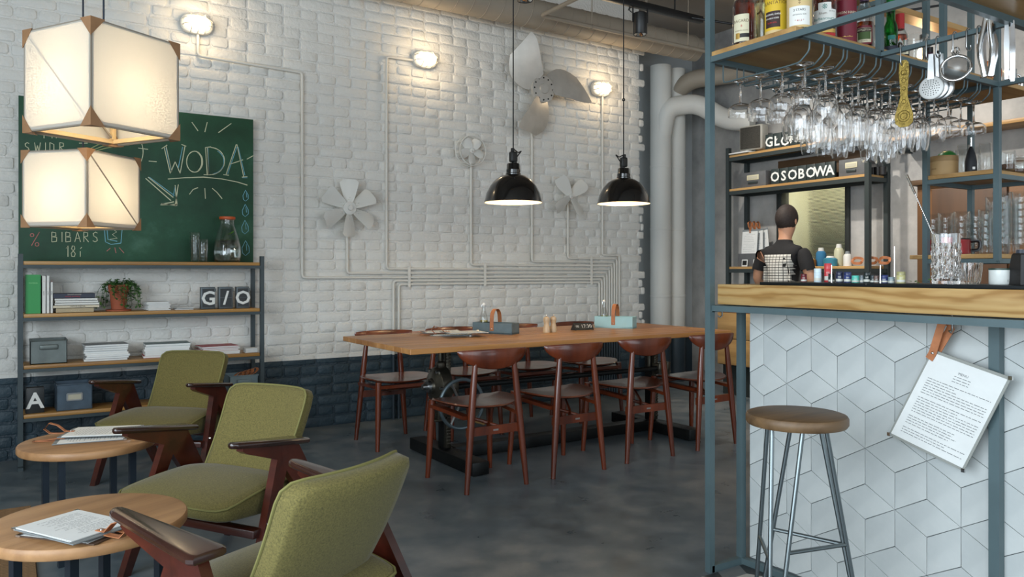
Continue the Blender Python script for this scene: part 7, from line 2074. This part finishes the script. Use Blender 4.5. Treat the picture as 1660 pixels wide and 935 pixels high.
# head: hair cap, ears, face
hd = Vector((0.055, 0, 1.585))
HAIR = plain('dark_brown_hair', srgb(44, 34, 30), 0.7, 0, 0.3, 60, 0.4, 120)
hr = MB(); n_ = 28; rg_ = []
for i in range(12):
    ph = -0.50*math.pi*0.62 + (math.pi/2 + 0.50*math.pi*0.62)*i/11
    rw = []
    for k_ in range(n_):
        a = 2*math.pi*k_/n_
        front = max(0, math.cos(a))
        ph2 = max(ph, -0.9 + 1.25*front**0.8)
        rr_ = 1.06
        rw.append((hd.x - 0.004 + 0.102*rr_*math.cos(ph2)*math.cos(a), 0.083*rr_*math.cos(ph2)*math.sin(a), hd.z + 0.018 + 0.112*rr_*math.sin(ph2)))
    rg_.append(rw)
hr.rings(rg_); hr.obj('hair', HAIR, person, 60)
for s_ in (-1, 1):
    MB().lathe([(0, 0.012), (0.010, 0.010), (0.017, 0.002), (0.014, -0.006), (0, -0.008)], 14, M=T(hd.x-0.005, s_*0.084, hd.z-0.012) @ Matrix.Diagonal((0.8, 0.5, 1.6, 1)) @ RX(R(-90*s_))).obj('ear', SKIN, person, 60)
    MB().lathe([(0, 0.011), (0.011, 0), (0, -0.011)], 12, c=(hd.x+0.083, s_*0.032, hd.z)).obj('eye', PAPER, person, 60)
MB().add([(hd.x+0.085, -.012, hd.z-.035), (hd.x+0.085, .012, hd.z-.035), (hd.x+0.085, 0, hd.z+.01), (hd.x+0.115, 0, hd.z-.032)], [(0,1,3),(1,2,3),(2,0,3)]).obj('nose', SKIN, person, 50)
MB().rbox((hd.x+0.082, 0, hd.z-0.055), (0.012, 0.045, 0.010), 0.004).obj('mouth', plain('lips', srgb(160, 96, 86), 0.5), person)
# white print on the back of the shirt
def back_pt(y, z): 
    h_ = _bv.ray_cast(Vector((-1, y, z)), Vector((1, 0, 0)))
    return ((h_[0].x if h_[0] else -0.1) - 0.003, y, z)
def print_patch(mb, y0, y1, z0, z1):
    N = 4
    vs = [back_pt(y0 + (y1-y0)*i/N, z0 + (z1-z0)*j/N) for i in range(N+1) for j in range(N+1)]
    mb.add(vs, [(i*(N+1)+j, (i+1)*(N+1)+j, (i+1)*(N+1)+j+1, i*(N+1)+j+1) for i in range(N) for j in range(N)])
pm_ = MB()
for j in range(11):
    z_ = 1.06 + j*0.022
    for i in range(8): print_patch(pm_, -0.125 + i*0.031, -0.125 + i*0.031 + 0.027, z_, z_ + 0.017)
o = pm_.obj('shirt_print', plain('shirt_white_print', srgb(206, 204, 196), 0.9), person, 60); o['kind'] = 'stuff'
# unseen spotlights added over the bar to brighten the bottles and concrete wall
for i, (x, y) in enumerate(((3.9, 3.3), (4.3, 1.6), (4.6, 4.6))):
    t = spot(x, y, CEIL - 0.30, ['added unseen black spotlight over the bar passage', 'added unseen black spotlight over the back of the bar', 'added unseen black spotlight before the kitchen hatch'][i], 0.30)
    d_ = bpy.data.lights.new('added_bar_fill', 'SPOT'); d_.energy = 230; d_.color = (1.0, 0.93, 0.84); d_.spot_size = R(105); d_.spot_blend = 0.8; d_.shadow_soft_size = 0.05
    o = bpy.data.objects.new('added_bar_fill', d_); COL.objects.link(o); o.parent = t; o.location = (0, 0, -0.01)
    o.rotation_euler = (0, R(-42), R(-8))
